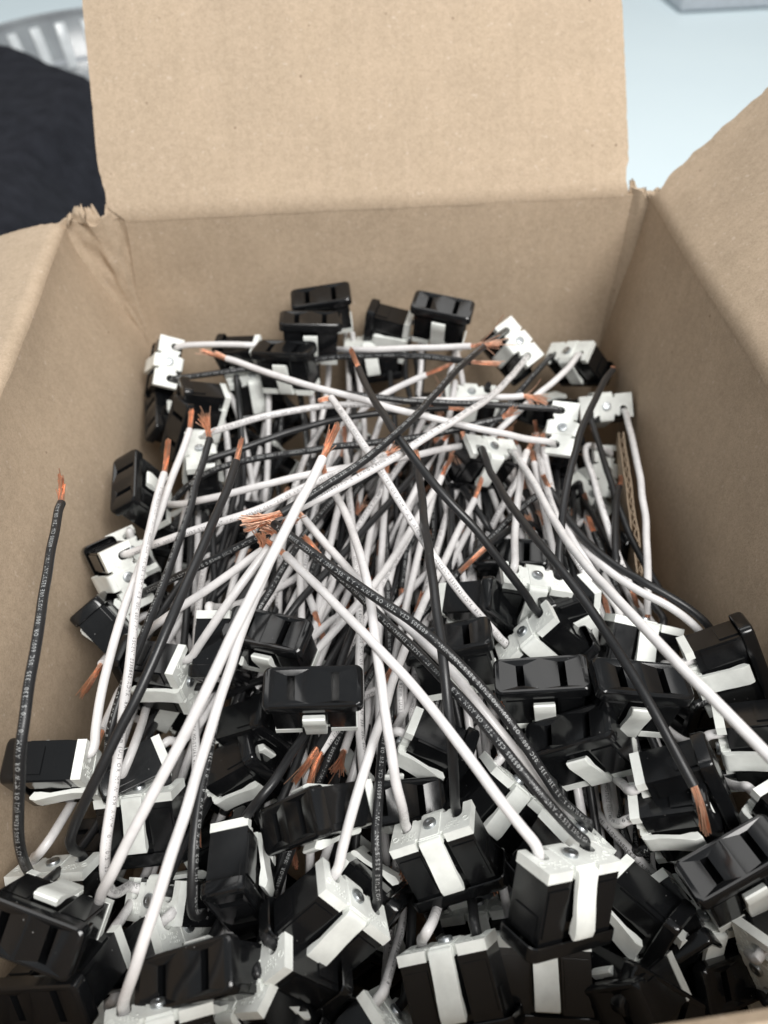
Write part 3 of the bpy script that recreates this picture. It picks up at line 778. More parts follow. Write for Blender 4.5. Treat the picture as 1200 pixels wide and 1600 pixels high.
WIRES = [
('O2','W',0,'p','-164 3354 -523 -160 3368 -564 -158 3377 -590 -157 3380 -633 -155 3374 -719 -153 3329 -789 -150 3220 -814 -148 3092 -819 -151 2989 -833 -160 2889 -836 -173 2790 -828 -190 2691 -817 -210 2592 -810 -232 2495 -817 -255 2398 -835 -281 2304 -861 -306 2210 -889 -319 2163 -903',[-342,2080,-928]),
('O2','B',0,'p','-323 3349 -540 -319 3362 -581 -317 3372 -606 -316 3370 -647 -314 3344 -722 -311 3279 -784 -309 3195 -835 -307 3104 -876 -307 3009 -906 -310 2912 -920 -316 2813 -919 -324 2713 -907 -333 2614 -894 -343 2515 -885 -355 2415 -882 -368 2315 -883 -382 2219 -888 -389 2175 -894',[-403,2086,-904]),
('O3','W',0,'p','-234 3141 -569 -237 3144 -612 -239 3146 -639 -241 3143 -681 -250 3118 -760 -269 3061 -829 -292 2989 -889 -316 2910 -942 -339 2826 -984 -361 2736 -1006 -379 2642 -1006 -395 2546 -994 -409 2451 -985 -422 2362 -999 -435 2287 -1047 -448 2222 -1116 -453 2123 -1149 -453 2003 -1154',[-453,1913,-1159]),
('O3','B',1,'p','-393 3139 -557 -397 3141 -600 -399 3144 -627 -399 3139 -666 -394 3104 -730 -384 3029 -768 -370 2934 -788 -356 2835 -798 -344 2735 -800 -334 2635 -794 -325 2535 -783 -318 2435 -774 -312 2335 -773 -306 2235 -786 -302 2137 -808 -298 2040 -836 -294 1944 -865',[-291,1858,-891]),
('O4','W',1,'p','-331 2971 -618 -326 2970 -661 -323 2971 -688 -322 2966 -729 -322 2932 -800 -323 2861 -853 -325 2770 -892 -331 2675 -921 -340 2578 -940 -356 2480 -945 -377 2384 -939 -405 2311 -953 -444 2271 -1011 -469 2156 -995 -489 2007 -950 -521 1912 -972 -559 1839 -1025 -583 1815 -1071',[-621,1767,-1137]),
('O4','B',1,'p','-483 3018 -635 -478 3017 -678 -475 3018 -705 -484 3070 -789 -491 3064 -882 -493 2953 -906 -519 2941 -1018 -539 2883 -1087 -535 2702 -1037 -548 2613 -1064 -573 2589 -1141 -588 2517 -1163 -592 2402 -1140 -589 2267 -1102 -572 2087 -1024 -569 1967 -1026 -578 1898 -1098 -588 1829 -1174 -573 1686 -1140',[-564,1599,-1119]),
('O5','W',1,'p','136 3306 -541 178 3299 -548 205 3296 -552 214 3288 -592 222 3252 -667 216 3191 -738 203 3117 -804 187 3039 -863 167 2955 -911 144 2865 -937 117 2771 -940 87 2677 -927 56 2584 -915 23 2490 -917 -11 2398 -933 -46 2308 -959 -80 2218 -989 -98 2174 -1004',[-129,2094,-1030]),
('O5','B',1,'p','113 3328 -698 155 3321 -705 182 3318 -709 191 3309 -741 202 3267 -793 201 3187 -821 193 3090 -836 183 2991 -844 173 2891 -849 163 2791 -849 153 2691 -845 142 2592 -837 131 2492 -828 120 2393 -819 109 2293 -814 98 2194 -811 86 2094 -810 74 1994 -811 62 1894 -812 56 1844 -812',[46,1755,-813]),
('O6','W',1,'p','392 3205 -550 391 3218 -592 391 3227 -617 390 3227 -657 378 3206 -729 353 3148 -790 320 3079 -847 288 3013 -904 252 2911 -929 219 2812 -948 188 2717 -961 160 2622 -960 135 2526 -950 111 2429 -938 89 2332 -930 68 2235 -932 48 2138 -945 30 2042 -964 13 1946 -988 -4 1850 -1011 -12 1802 -1023',[-27,1716,-1044]),
('O6','B',0,'p','239 3249 -534 238 3262 -575 238 3271 -601 237 3269 -643 231 3244 -723 221 3183 -793 208 3104 -852 194 3018 -903 180 2927 -940 167 2830 -958 155 2731 -957 143 2631 -944 133 2531 -930 123 2431 -923 113 2330 -920 104 2228 -921 94 2127 -922',[86,2037,-923]),
('O14','B',0,'p','-983 1738 -851 -954 1720 -877 -934 1709 -893 -925 1708 -924 -892 1722 -962 -836 1765 -956 -769 1822 -923 -700 1883 -886 -631 1946 -854 -560 2010 -830 -488 2077 -815 -416 2145 -806 -344 2213 -801 -272 2282 -797 -201 2351 -795 -130 2420 -795 -58 2489 -796 13 2559 -797',[77,2622,-798]),
('O15','B',0,'p','-707 1419 -752 -664 1413 -751 -637 1411 -750 -625 1421 -784 -599 1468 -836 -562 1537 -833 -528 1628 -824 -494 1723 -814 -457 1817 -802 -419 1910 -789 -380 2003 -778 -339 2096 -774 -298 2187 -780 -257 2278 -798 -216 2366 -824 -175 2454 -854 -154 2498 -869',[-117,2576,-895]),
('O18','W',0,'p','-152 1227 -562 -153 1238 -604 -154 1246 -630 -154 1250 -671 -149 1280 -745 -137 1344 -807 -120 1431 -867 -104 1539 -945 -84 1610 -949 -65 1697 -961 -45 1792 -965 -25 1888 -957 -5 1984 -944 14 2080 -936 34 2177 -939 54 2272 -954 74 2367 -976 93 2461 -1002 113 2555 -1028',[131,2640,-1052]),
('O18','B',0,'p','-312 1226 -556 -313 1237 -598 -314 1245 -624 -315 1249 -665 -315 1280 -739 -315 1347 -801 -314 1432 -853 -313 1521 -898 -310 1615 -935 -304 1711 -961 -294 1809 -970 -282 1908 -964 -268 2007 -951 -253 2105 -941 -236 2203 -943 -218 2302 -963 -201 2427 -1027 -186 2574 -1124 -163 2619 -1118 -141 2664 -1114',[-101,2744,-1106]),
('O19','W',0,'p','228 1625 -655 191 1635 -675 168 1639 -689 161 1649 -726 155 1689 -791 164 1763 -839 180 1853 -874 198 1948 -900 216 2044 -915 234 2141 -917 251 2239 -908 267 2337 -897 284 2435 -891 300 2532 -898 315 2628 -916 331 2724 -942 346 2818 -970 354 2866 -984',[367,2951,-1009]),
('O19','B',0,'p','310 1645 -791 273 1654 -812 250 1659 -825 250 1686 -837 251 1745 -856 257 1814 -864 268 1895 -861 281 1986 -851 298 2087 -841 315 2197 -839 334 2319 -848 354 2450 -869 372 2570 -880 390 2691 -890 412 2848 -933 430 2972 -949 437 3025 -906',[447,3095,-850]),
('O20','W',0,'p','304 1402 -668 315 1397 -709 323 1395 -736 325 1398 -775 327 1429 -843 326 1501 -890 322 1594 -921 320 1693 -943 318 1793 -955 319 1893 -955 322 1994 -946 326 2094 -935 331 2195 -930 336 2295 -936 343 2394 -955 350 2491 -980 357 2588 -1008 361 2637 -1023',[368,2723,-1048]),
('O20','B',0,'p','150 1402 -710 161 1397 -751 168 1395 -777 171 1398 -815 178 1431 -873 186 1505 -900 195 1601 -906 205 1700 -903 216 1800 -896 230 1898 -884 245 1996 -871 262 2094 -866 278 2191 -876 296 2283 -905 313 2372 -946 330 2459 -993 347 2545 -1042',[362,2623,-1085]),
('O23','B',0,'p','690 1656 -822 729 1674 -822 753 1687 -823 756 1702 -847 749 1747 -878 721 1818 -877 683 1902 -858 647 1991 -835 617 2083 -815 593 2178 -800 574 2274 -797 560 2373 -817 551 2477 -863 539 2553 -900 530 2631 -945 526 2671 -970',[517,2747,-1016]),
('O24','B',0,'p','972 1558 -795 983 1593 -772 989 1616 -759 983 1656 -766 969 1736 -782 954 1821 -798 937 1911 -815 920 2008 -831 907 2117 -851 902 2251 -890 914 2428 -971 925 2601 -1053 897 2662 -1033 849 2658 -962 816 2695 -942 796 2763 -961 780 2843 -994',[763,2924,-1029]),
('O25','W',1,'p','565 1266 -664 572 1268 -707 577 1271 -733 577 1295 -760 577 1349 -809 577 1417 -853 576 1497 -883 574 1588 -901 574 1691 -918 578 1803 -939 582 1915 -953 580 2002 -934 578 2087 -909 579 2176 -889 582 2269 -876 586 2365 -868 592 2464 -864 599 2563 -863 606 2662 -862 613 2761 -863',[619,2851,-863]),
('O25','B',0,'p','408 1279 -690 415 1281 -733 420 1284 -760 421 1309 -782 423 1364 -824 425 1432 -857 428 1516 -881 434 1616 -902 443 1732 -927 456 1859 -960 466 1965 -961 470 2043 -927 477 2127 -900 487 2221 -888 501 2328 -892 518 2446 -908 527 2507 -919',[539,2595,-933]),
('O26','W',0,'p','797 1204 -641 791 1205 -684 787 1207 -711 786 1210 -751 788 1240 -822 798 1313 -882 830 1439 -985 859 1569 -1073 842 1618 -1012 835 1691 -974 836 1784 -958 839 1882 -945 841 1980 -939 842 2078 -945 842 2175 -963 841 2271 -989 839 2367 -1017 839 2414 -1031',[838,2501,-1057]),
('O26','B',0,'p','639 1213 -618 633 1214 -661 629 1216 -688 628 1218 -728 625 1246 -800 624 1315 -856 624 1403 -901 626 1496 -939 631 1591 -970 641 1689 -990 657 1787 -995 678 1885 -988 703 1981 -975 730 2077 -966 760 2173 -969 791 2266 -988 828 2367 -1032 888 2530 -1151 926 2625 -1201 940 2655 -1183',[974,2727,-1140]),
('O27','W',1,'p','685 1102 -687 711 1099 -721 727 1098 -743 733 1102 -780 744 1136 -842 752 1210 -878 758 1306 -896 763 1405 -905 766 1505 -905 767 1604 -896 766 1704 -884 765 1803 -877 762 1900 -887 759 1995 -915 756 2085 -956 752 2174 -1003 748 2262 -1052',[744,2340,-1095]),
('O27','B',0,'p','558 1114 -783 583 1111 -818 600 1110 -839 607 1131 -852 623 1179 -873 639 1240 -883 657 1317 -883 675 1409 -879 694 1512 -876 711 1616 -871 718 1707 -846 722 1795 -819 724 1885 -797 726 1979 -783 729 2078 -778 734 2187 -784 741 2308 -803 752 2442 -835 765 2586 -877',[773,2672,-902]),
('O28','W',0,'p','994 1347 -594 954 1340 -609 929 1335 -618 939 1392 -708 951 1499 -867 921 1551 -917 876 1589 -920 834 1641 -921 797 1707 -923 766 1784 -927 741 1870 -930 722 1962 -931 705 2057 -927 692 2154 -921 681 2251 -914 672 2349 -909 664 2447 -905 658 2545 -904 653 2643 -903 648 2742 -904',[643,2832,-904]),
('O28','B',1,'p','1055 1271 -720 1015 1264 -735 990 1258 -744 1021 1315 -877 1017 1365 -974 980 1402 -962 991 1524 -1054 990 1630 -1103 954 1679 -1052 930 1747 -1016 917 1836 -1000 909 1933 -986 901 2032 -977 907 2162 -1014 922 2317 -1097 897 2368 -1080 893 2470 -1130 902 2609 -1225 879 2655 -1222',[839,2735,-1215]),
('O29','W',1,'p','1017 1095 -615 977 1097 -630 951 1097 -639 941 1102 -677 926 1133 -750 917 1197 -819 916 1280 -894 933 1396 -1014 958 1529 -1148 934 1589 -1136 905 1644 -1090 890 1724 -1064 883 1819 -1046 879 1918 -1033 887 2046 -1062 912 2214 -1156 904 2301 -1169 883 2349 -1151 871 2421 -1167 874 2531 -1228 869 2566 -1236',[864,2649,-1271]),
('O29','B',0,'p','1064 1029 -753 1024 1031 -768 998 1031 -777 989 1038 -814 981 1083 -892 1012 1201 -1028 1015 1298 -1072 992 1365 -1040 1007 1489 -1099 1015 1605 -1135 987 1665 -1065 969 1742 -1018 961 1837 -998 957 1938 -990 968 2076 -1029 995 2251 -1113 987 2351 -1109 963 2412 -1063 941 2417 -1014',[905,2442,-935]),
('O30','W',0,'p','77 1170 -720 37 1183 -710 11 1190 -703 6 1203 -736 8 1247 -795 31 1320 -841 63 1405 -877 97 1494 -906 129 1586 -925 157 1681 -930 183 1776 -923 206 1872 -912 228 1969 -903 248 2066 -906 267 2162 -920 284 2258 -942 301 2353 -969 317 2448 -996',[332,2533,-1020]),
('O30','B',1,'p','31 1150 -872 -9 1163 -862 -35 1170 -855 -44 1183 -881 -56 1230 -914 -60 1311 -915 -57 1406 -899 -51 1502 -880 -39 1598 -863 -21 1694 -850 2 1789 -839 29 1883 -831 59 1976 -824 91 2069 -819 126 2161 -817 164 2252 -817 203 2343 -818 242 2433 -819',[277,2516,-820]),
('O31','W',1,'p','292 1084 -808 322 1110 -791 341 1128 -781 342 1160 -792 343 1229 -813 341 1307 -829 337 1398 -840 332 1500 -850 325 1606 -855 316 1700 -839 306 1792 -818 296 1884 -801 288 1977 -790 280 2072 -788 273 2168 -796 266 2263 -814 260 2358 -841 254 2451 -873 248 2544 -910 242 2636 -947',[237,2719,-982]),
('O31','B',0,'p','401 1029 -912 431 1055 -894 449 1073 -885 479 1148 -1035 500 1242 -1144 488 1313 -1109 457 1355 -985 434 1433 -934 412 1528 -918 385 1623 -907 353 1717 -897 318 1810 -889 280 1903 -883 240 1994 -881 197 2084 -881 153 2174 -882 131 2219 -883',[91,2300,-884]),
('O35','B',0,'p','205 561 -734 198 602 -722 194 628 -715 198 673 -767 206 765 -865 215 862 -940 225 966 -1007 231 1052 -1002 235 1132 -968 241 1216 -934 247 1303 -905 255 1396 -884 264 1492 -870 273 1590 -861 282 1689 -855 292 1787 -850 301 1885 -846 310 1982 -844 320 2081 -842',[329,2170,-841]),
('O37','W',0,'p','613 709 -759 582 739 -759 561 758 -759 559 798 -796 554 880 -863 544 964 -900 536 1058 -928 530 1160 -947 523 1262 -952 514 1359 -940 504 1453 -921 496 1549 -906 490 1653 -907 487 1763 -926 485 1875 -957 479 1965 -965 467 2032 -948 461 2064 -939',[445,2149,-915]),
('O37','B',1,'p','568 661 -905 537 691 -905 517 709 -905 530 754 -1029 522 813 -1078 499 869 -983 495 966 -958 507 1100 -1011 522 1253 -1100 501 1329 -1029 465 1371 -900 444 1457 -867 427 1554 -871 409 1650 -894 391 1742 -930 373 1830 -974 354 1919 -1021 344 1963 -1044',[328,2041,-1085]),
('O38','W',0,'p','1012 750 -717 1029 749 -757 1039 750 -782 1043 761 -814 1050 799 -866 1054 867 -896 1059 960 -911 1070 1072 -937 1090 1199 -985 1098 1316 -1010 1076 1401 -970 1044 1477 -913 1019 1562 -883 999 1654 -877 981 1749 -893 965 1846 -926 954 1954 -985 952 2084 -1075 955 2224 -1179',[956,2296,-1232]),
('O38','B',0,'p','872 699 -774 889 698 -814 899 698 -840 928 722 -945 966 784 -1095 970 871 -1140 933 943 -1058 917 1040 -1025 937 1173 -1083 915 1249 -1016 889 1315 -930 912 1451 -976 947 1606 -1060 934 1677 -1020 912 1726 -962 907 1804 -959 912 1897 -981 916 1945 -995',[921,2031,-1019]),
('O39','W',1,'p','754 635 -862 761 658 -827 765 675 -805 795 731 -917 774 788 -927 715 837 -881 674 912 -900 641 998 -933 615 1091 -961 600 1198 -989 592 1307 -1003 590 1423 -1018 591 1540 -1044 582 1620 -1026 573 1683 -1007 572 1759 -1024 576 1844 -1063 582 1932 -1107',[587,2013,-1147]),
('O39','B',0,'p','902 667 -913 909 691 -878 913 707 -856 912 732 -856 907 796 -869 900 883 -909 915 1006 -1022 943 1149 -1166 923 1233 -1150 896 1303 -1088 909 1429 -1119 923 1552 -1141 909 1622 -1074 894 1686 -1004 892 1768 -971 899 1864 -964 909 1964 -964 920 2064 -965',[929,2153,-966]),
('O41','W',1,'p','715 872 -655 677 873 -675 653 871 -688 646 879 -725 641 916 -789 653 990 -835 672 1081 -866 690 1177 -890 704 1275 -904 714 1376 -906 719 1479 -901 719 1578 -889 717 1679 -887 712 1775 -896 704 1867 -923 695 1959 -963 686 2049 -1008 677 2138 -1053',[669,2218,-1093]),
('O41','B',1,'p','790 840 -793 752 841 -814 727 839 -826 719 844 -858 707 880 -901 703 956 -908 704 1051 -894 706 1149 -873 707 1248 -856 711 1354 -852 723 1479 -880 723 1585 -877 723 1691 -876 709 1764 -831 701 1849 -805 697 1946 -799 693 2046 -798 690 2146 -799 686 2247 -799 685 2297 -800',[682,2387,-801]),
('O44','B',0,'p','-710 1048 -796 -714 1081 -768 -717 1103 -752 -729 1154 -805 -714 1211 -815 -691 1278 -838 -678 1374 -906 -673 1494 -997 -649 1576 -998 -621 1649 -959 -600 1739 -934 -583 1837 -923 -568 1937 -933 -562 2071 -1007 -563 2224 -1122 -536 2262 -1109 -509 2297 -1093',[-457,2364,-1064]),
('O46','W',0,'p','-582 1115 -841 -619 1098 -856 -642 1086 -865 -648 1088 -898 -642 1117 -954 -608 1188 -992 -556 1269 -996 -514 1383 -1046 -471 1489 -1075 -422 1555 -1025 -377 1618 -965 -345 1707 -948 -318 1802 -939 -293 1899 -932 -272 1996 -928 -253 2094 -927 -236 2192 -928 -220 2290 -929 -212 2339 -929',[-197,2428,-930]),
('O46','B',0,'p','-523 1117 -989 -560 1100 -1004 -582 1088 -1013 -590 1087 -1041 -591 1108 -1074 -572 1168 -1069 -544 1252 -1046 -512 1342 -1018 -483 1450 -1021 -436 1513 -944 -377 1544 -824 -330 1623 -790 -284 1709 -776 -236 1796 -773 -189 1883 -778 -142 1969 -795 -97 2052 -822 -52 2133 -858 -8 2213 -898 36 2292 -940 59 2332 -960',[98,2403,-997]),
('O47','B',0,'p','-222 941 -689 -191 960 -711 -171 973 -725 -165 1002 -791 -151 1067 -900 -134 1130 -928 -116 1199 -915 -100 1286 -918 -82 1380 -923 -63 1475 -920 -42 1570 -912 -20 1665 -904 3 1760 -904 26 1853 -915 50 1946 -936 74 2037 -963 98 2128 -992',[120,2211,-1019]),
('O48','W',0,'p','-415 843 -844 -414 886 -849 -412 913 -852 -409 930 -883 -392 981 -927 -356 1059 -940 -313 1147 -937 -269 1237 -929 -225 1328 -920 -183 1420 -910 -143 1512 -900 -103 1604 -889 -64 1697 -881 -26 1790 -878 11 1883 -882 48 1976 -895 84 2069 -915 119 2160 -939 154 2252 -963 172 2298 -975',[203,2379,-996]),
('O49','B',0,'p','-979 724 -621 -975 752 -654 -972 770 -674 -994 820 -765 -1026 914 -919 -1014 981 -965 -989 1050 -976 -964 1131 -984 -940 1221 -991 -915 1315 -994 -888 1409 -990 -859 1502 -980 -825 1590 -961 -789 1674 -938 -751 1758 -916 -713 1844 -900 -677 1933 -892 -641 2025 -889 -623 2071 -888',[-591,2155,-886]),
('O51','W',0,'p','-397 553 -684 -380 563 -722 -369 570 -746 -368 598 -779 -365 658 -838 -364 731 -888 -360 812 -911 -355 900 -913 -351 998 -917 -346 1101 -922 -339 1204 -924 -330 1305 -921 -319 1402 -914 -306 1497 -908 -293 1592 -910 -279 1688 -920 -265 1784 -937 -250 1881 -959 -243 1929 -971',[-231,2016,-991]),
('O51','B',0,'p','-541 541 -752 -524 550 -790 -513 558 -814 -514 589 -862 -512 653 -939 -504 722 -977 -491 802 -983 -479 897 -986 -471 1009 -1007 -464 1127 -1037 -449 1223 -1017 -430 1307 -976 -410 1390 -934 -391 1472 -895 -373 1557 -865 -356 1646 -845 -341 1740 -834 -327 1836 -830 -313 1933 -829 -299 2031 -830',[-286,2121,-830]),
('O70','W',0,'p','583 1941 -869 590 1946 -912 595 1951 -938 594 1944 -971 588 1910 -1009 572 1842 -998 551 1758 -961 528 1669 -928 507 1582 -917 484 1488 -917 459 1392 -934 441 1316 -998 427 1254 -1095 417 1213 -1122',[401,1151,-1186]),
('O70','B',0,'p','427 1969 -891 434 1974 -934 439 1979 -960 436 1974 -993 416 1948 -1035 374 1893 -1030 320 1823 -998 266 1747 -967 213 1666 -946 162 1581 -933 113 1495 -926 66 1407 -923 19 1319 -924 -4 1275 -924',[-45,1195,-925]),
('O16','W',1,'p','-596 1519 -553 -598 1558 -535 -600 1583 -523 -592 1601 -558 -563 1647 -620 -514 1708 -674 -457 1775 -721 -399 1846 -762 -344 1921 -796 -292 2003 -816 -245 2091 -820 -203 2181 -813 -166 2273 -800 -131 2367 -789 -99 2461 -781 -70 2557 -779 -43 2654 -779 -18 2752 -780 7 2849 -781',[29,2937,-781]),
('O16','B',1,'p','-579 1587 -697 -581 1626 -679 -583 1651 -667 -576 1673 -700 -549 1729 -757 -508 1804 -797 -459 1887 -827 -410 1972 -848 -362 2060 -858 -315 2149 -855 -270 2238 -844 -225 2328 -834 -181 2418 -833 -138 2508 -846 -96 2597 -869 -55 2686 -896 -14 2774 -925',[22,2852,-950]),
('O36','W',0,'p','302 593 -857 306 634 -845 308 661 -839 308 687 -868 310 756 -928 315 860 -997 316 966 -1031 309 1052 -999 303 1141 -968 299 1238 -953 297 1338 -940 294 1438 -931 292 1538 -932 289 1636 -947 287 1731 -977 284 1823 -1016 282 1914 -1060 279 2005 -1104',[277,2086,-1144]),
('O36','B',1,'p','461 578 -852 465 619 -839 467 646 -833 471 686 -864 479 770 -919 484 857 -952 490 955 -980 498 1062 -1006 507 1171 -1026 514 1277 -1031 519 1376 -1019 522 1469 -996 525 1560 -970 529 1655 -952 536 1758 -947 547 1868 -957 553 1964 -949 554 2004 -935',[557,2090,-910]),
('O42','W',0,'p','729 934 -583 691 930 -601 666 926 -613 671 970 -677 676 1053 -785 663 1116 -812 649 1185 -817 642 1272 -825 642 1375 -840 648 1490 -864 655 1606 -883 652 1695 -860 648 1779 -828 647 1867 -804 648 1960 -789 650 2057 -781 652 2106 -778',[655,2195,-772]),
('O42','B',0,'p','799 887 -719 761 883 -737 736 879 -749 731 905 -765 722 962 -795 715 1030 -813 711 1111 -821 710 1204 -824 713 1308 -829 720 1421 -842 730 1539 -864 732 1642 -865 727 1725 -846 722 1808 -833 718 1893 -831 716 1982 -840 716 2073 -857 716 2119 -867',[716,2207,-885]),
('O45','W',0,'p','-778 1166 -729 -743 1192 -733 -722 1209 -735 -710 1221 -766 -682 1265 -812 -645 1341 -831 -606 1433 -837 -568 1525 -835 -530 1616 -828 -496 1709 -822 -464 1804 -815 -433 1899 -806 -405 1994 -798 -377 2090 -790 -351 2186 -785 -325 2283 -783 -301 2380 -783 -277 2477 -783 -254 2575 -784 -242 2623 -785',[-221,2711,-785]),
('O45','B',0,'p','-824 1208 -877 -789 1233 -880 -768 1250 -882 -756 1264 -912 -729 1316 -958 -708 1421 -1006 -684 1535 -1028 -638 1599 -961 -600 1674 -912 -572 1768 -895 -548 1866 -885 -526 1964 -877 -505 2063 -872 -486 2162 -869 -468 2262 -869 -450 2361 -870 -442 2411 -871',[-426,2500,-872]),
('O50','W',0,'p','-808 613 -739 -798 650 -760 -792 674 -772 -794 708 -815 -797 779 -892 -796 855 -951 -791 937 -987 -781 1022 -996 -772 1114 -1003 -767 1215 -1014 -764 1320 -1027 -761 1424 -1034 -756 1523 -1031 -748 1616 -1019 -738 1706 -1006 -728 1796 -1001 -721 1889 -1006 -714 1985 -1020 -708 2081 -1039 -703 2177 -1061',[-697,2265,-1081]),
('O50','B',1,'p','-958 625 -793 -948 662 -814 -942 686 -826 -950 731 -895 -959 821 -1010 -929 890 -1022 -887 961 -999 -848 1046 -982 -810 1134 -963 -769 1219 -934 -727 1299 -900 -687 1381 -878 -652 1465 -873 -620 1552 -886 -590 1638 -913 -562 1724 -949 -535 1810 -991 -521 1852 -1012',[-496,1930,-1051]),
('O52','W',0,'p','-414 523 -759 -443 534 -730 -462 542 -712 -472 585 -760 -491 674 -854 -498 761 -918 -495 848 -951 -488 946 -989 -478 1053 -1032 -460 1153 -1044 -431 1236 -1015 -398 1316 -987 -364 1395 -971 -330 1475 -971 -296 1555 -988 -262 1635 -1016 -228 1714 -1048',[-195,1791,-1080]),
('O52','B',1,'p','-298 567 -658 -328 578 -628 -346 586 -611 -356 641 -701 -371 747 -862 -362 820 -899 -335 875 -862 -303 934 -820 -271 1007 -801 -238 1091 -798 -204 1180 -799 -166 1270 -800 -127 1359 -801 -85 1447 -808 -43 1534 -824 1 1618 -849 45 1700 -881 90 1781 -919 134 1862 -958',[174,1934,-994]),
('O54','B',0,'p','-627 763 -799 -653 758 -764 -669 757 -742 -663 788 -755 -652 857 -788 -640 941 -838 -629 1043 -912 -615 1155 -986 -586 1249 -1004 -556 1342 -1005 -526 1437 -1001 -497 1527 -985 -467 1610 -956 -437 1688 -922 -409 1768 -897 -383 1853 -888 -360 1944 -894 -339 2038 -910 -319 2133 -931 -308 2181 -942',[-290,2267,-961]),
('O55','W',0,'p','-690 670 -793 -657 687 -771 -636 698 -757 -643 751 -838 -649 854 -974 -629 935 -1007 -604 1022 -1016 -579 1119 -1026 -547 1208 -1006 -510 1290 -972 -469 1369 -935 -426 1445 -897 -382 1521 -865 -337 1600 -847 -293 1683 -844 -249 1768 -853 -204 1853 -869 -159 1938 -890 -113 2023 -913',[-72,2101,-933]),
('O56','W',0,'p','-172 775 -843 -207 800 -839 -229 814 -837 -233 830 -865 -229 881 -903 -205 965 -918 -173 1062 -924 -140 1150 -898 -113 1239 -871 -91 1334 -856 -75 1431 -846 -61 1529 -838 -50 1628 -831 -42 1727 -828 -36 1826 -828 -32 1925 -828 -27 2024 -829',[-24,2114,-830]),
('O56','B',0,'p','-138 845 -983 -173 870 -979 -196 885 -977 -204 900 -1002 -215 950 -1032 -221 1045 -1051 -225 1170 -1092 -213 1235 -991 -197 1312 -921 -176 1407 -897 -147 1502 -883 -112 1596 -875 -74 1689 -869 -31 1780 -866 15 1870 -864 64 1958 -864 115 2046 -865 166 2133 -866',[211,2210,-867]),
('O57','W',0,'p','-463 500 -789 -484 523 -758 -496 538 -740 -508 573 -790 -508 638 -834 -499 730 -918 -468 801 -923 -434 874 -918 -400 956 -923 -365 1044 -924 -328 1136 -919 -289 1231 -918 -245 1314 -900 -202 1402 -907 -159 1516 -970 -114 1600 -996 -66 1657 -980 -43 1694 -987',[7,1769,-994]),
('O57','B',0,'p','-338 483 -691 -358 505 -661 -370 521 -642 -376 561 -696 -387 645 -804 -392 728 -897 -380 795 -913 -362 862 -907 -343 938 -903 -324 1023 -903 -304 1113 -903 -284 1208 -903 -263 1304 -902 -240 1400 -905 -217 1496 -914 -193 1592 -930 -168 1687 -951 -143 1782 -975',[-121,1866,-997]),
('O58','B',0,'p','-520 443 -666 -525 480 -643 -529 504 -630 -528 548 -682 -525 638 -787 -515 728 -877 -486 801 -895 -450 871 -890 -414 946 -881 -379 1025 -871 -346 1109 -861 -315 1198 -852 -286 1290 -845 -257 1384 -841 -230 1479 -841 -203 1573 -848 -176 1667 -860 -150 1761 -878 -124 1855 -898 -98 1949 -920',[-74,2033,-940]),
('O59','W',1,'p','-106 445 -805 -76 473 -790 -58 491 -781 -47 528 -817 -25 609 -896 -2 704 -990 20 797 -1038 43 881 -1021 66 971 -1003 89 1064 -986 113 1156 -966 136 1247 -943 160 1339 -924 184 1434 -909 208 1530 -900 233 1627 -895 257 1725 -893 282 1823 -892 307 1922 -892',[329,2009,-893]),
('O59','B',0,'p','-49 462 -953 -19 489 -939 -1 508 -930 5 538 -935 16 603 -945 26 678 -951 34 768 -959 41 871 -977 45 981 -995 48 1079 -982 49 1170 -954 48 1255 -922 46 1337 -899 44 1420 -890 41 1505 -900 38 1591 -925 34 1678 -960 31 1766 -1000',[27,1847,-1038]),
('O61','W',0,'p','1039 868 -617 1016 904 -621 1001 927 -623 999 949 -670 994 1003 -750 990 1077 -812 1016 1196 -936 1039 1317 -1043 1010 1378 -1007 1000 1471 -1000 1009 1593 -1024 984 1660 -959 968 1743 -925 962 1839 -929 959 1943 -958 976 2090 -1045 997 2246 -1145',[1007,2321,-1193]),
('O61','B',0,'p','1032 847 -776 1009 883 -779 994 906 -782 989 924 -816 980 979 -874 980 1071 -929 1009 1211 -1045 1000 1308 -1057 973 1387 -1023 991 1536 -1102 979 1640 -1100 934 1688 -1009 900 1755 -949 878 1843 -928 860 1940 -923 842 2037 -922 823 2135 -923 805 2233 -924',[788,2321,-925]),
('O40','W',0,'p','979 568 -763 944 542 -762 923 526 -760 943 567 -850 974 647 -996 963 710 -1018 939 777 -993 918 856 -962 904 945 -939 897 1042 -927 894 1146 -926 896 1255 -935 900 1368 -950 902 1479 -966 900 1583 -976 893 1677 -976 882 1764 -973 871 1850 -972 860 1938 -977 856 1982 -981',[846,2071,-988]),
('O40','B',0,'p','1027 494 -897 991 468 -895 970 452 -894 982 486 -951 1003 556 -1048 1000 625 -1070 994 704 -1066 990 793 -1053 985 887 -1032 979 982 -1009 975 1080 -992 974 1182 -990 975 1285 -1003 976 1387 -1027 973 1482 -1054 965 1566 -1072 951 1637 -1079 931 1699 -1075',[904,1785,-1070]),
('O62','W',1,'p','-797 2826 -683 -771 2851 -706 -755 2869 -721 -751 2877 -764 -737 2844 -823 -728 2771 -867 -721 2679 -900 -717 2583 -925 -714 2485 -941 -713 2385 -945 -714 2286 -938 -716 2187 -926 -720 2087 -918 -724 1988 -920 -729 1890 -934 -735 1792 -957 -742 1696 -983 -749 1600 -1011',[-754,1513,-1035]),
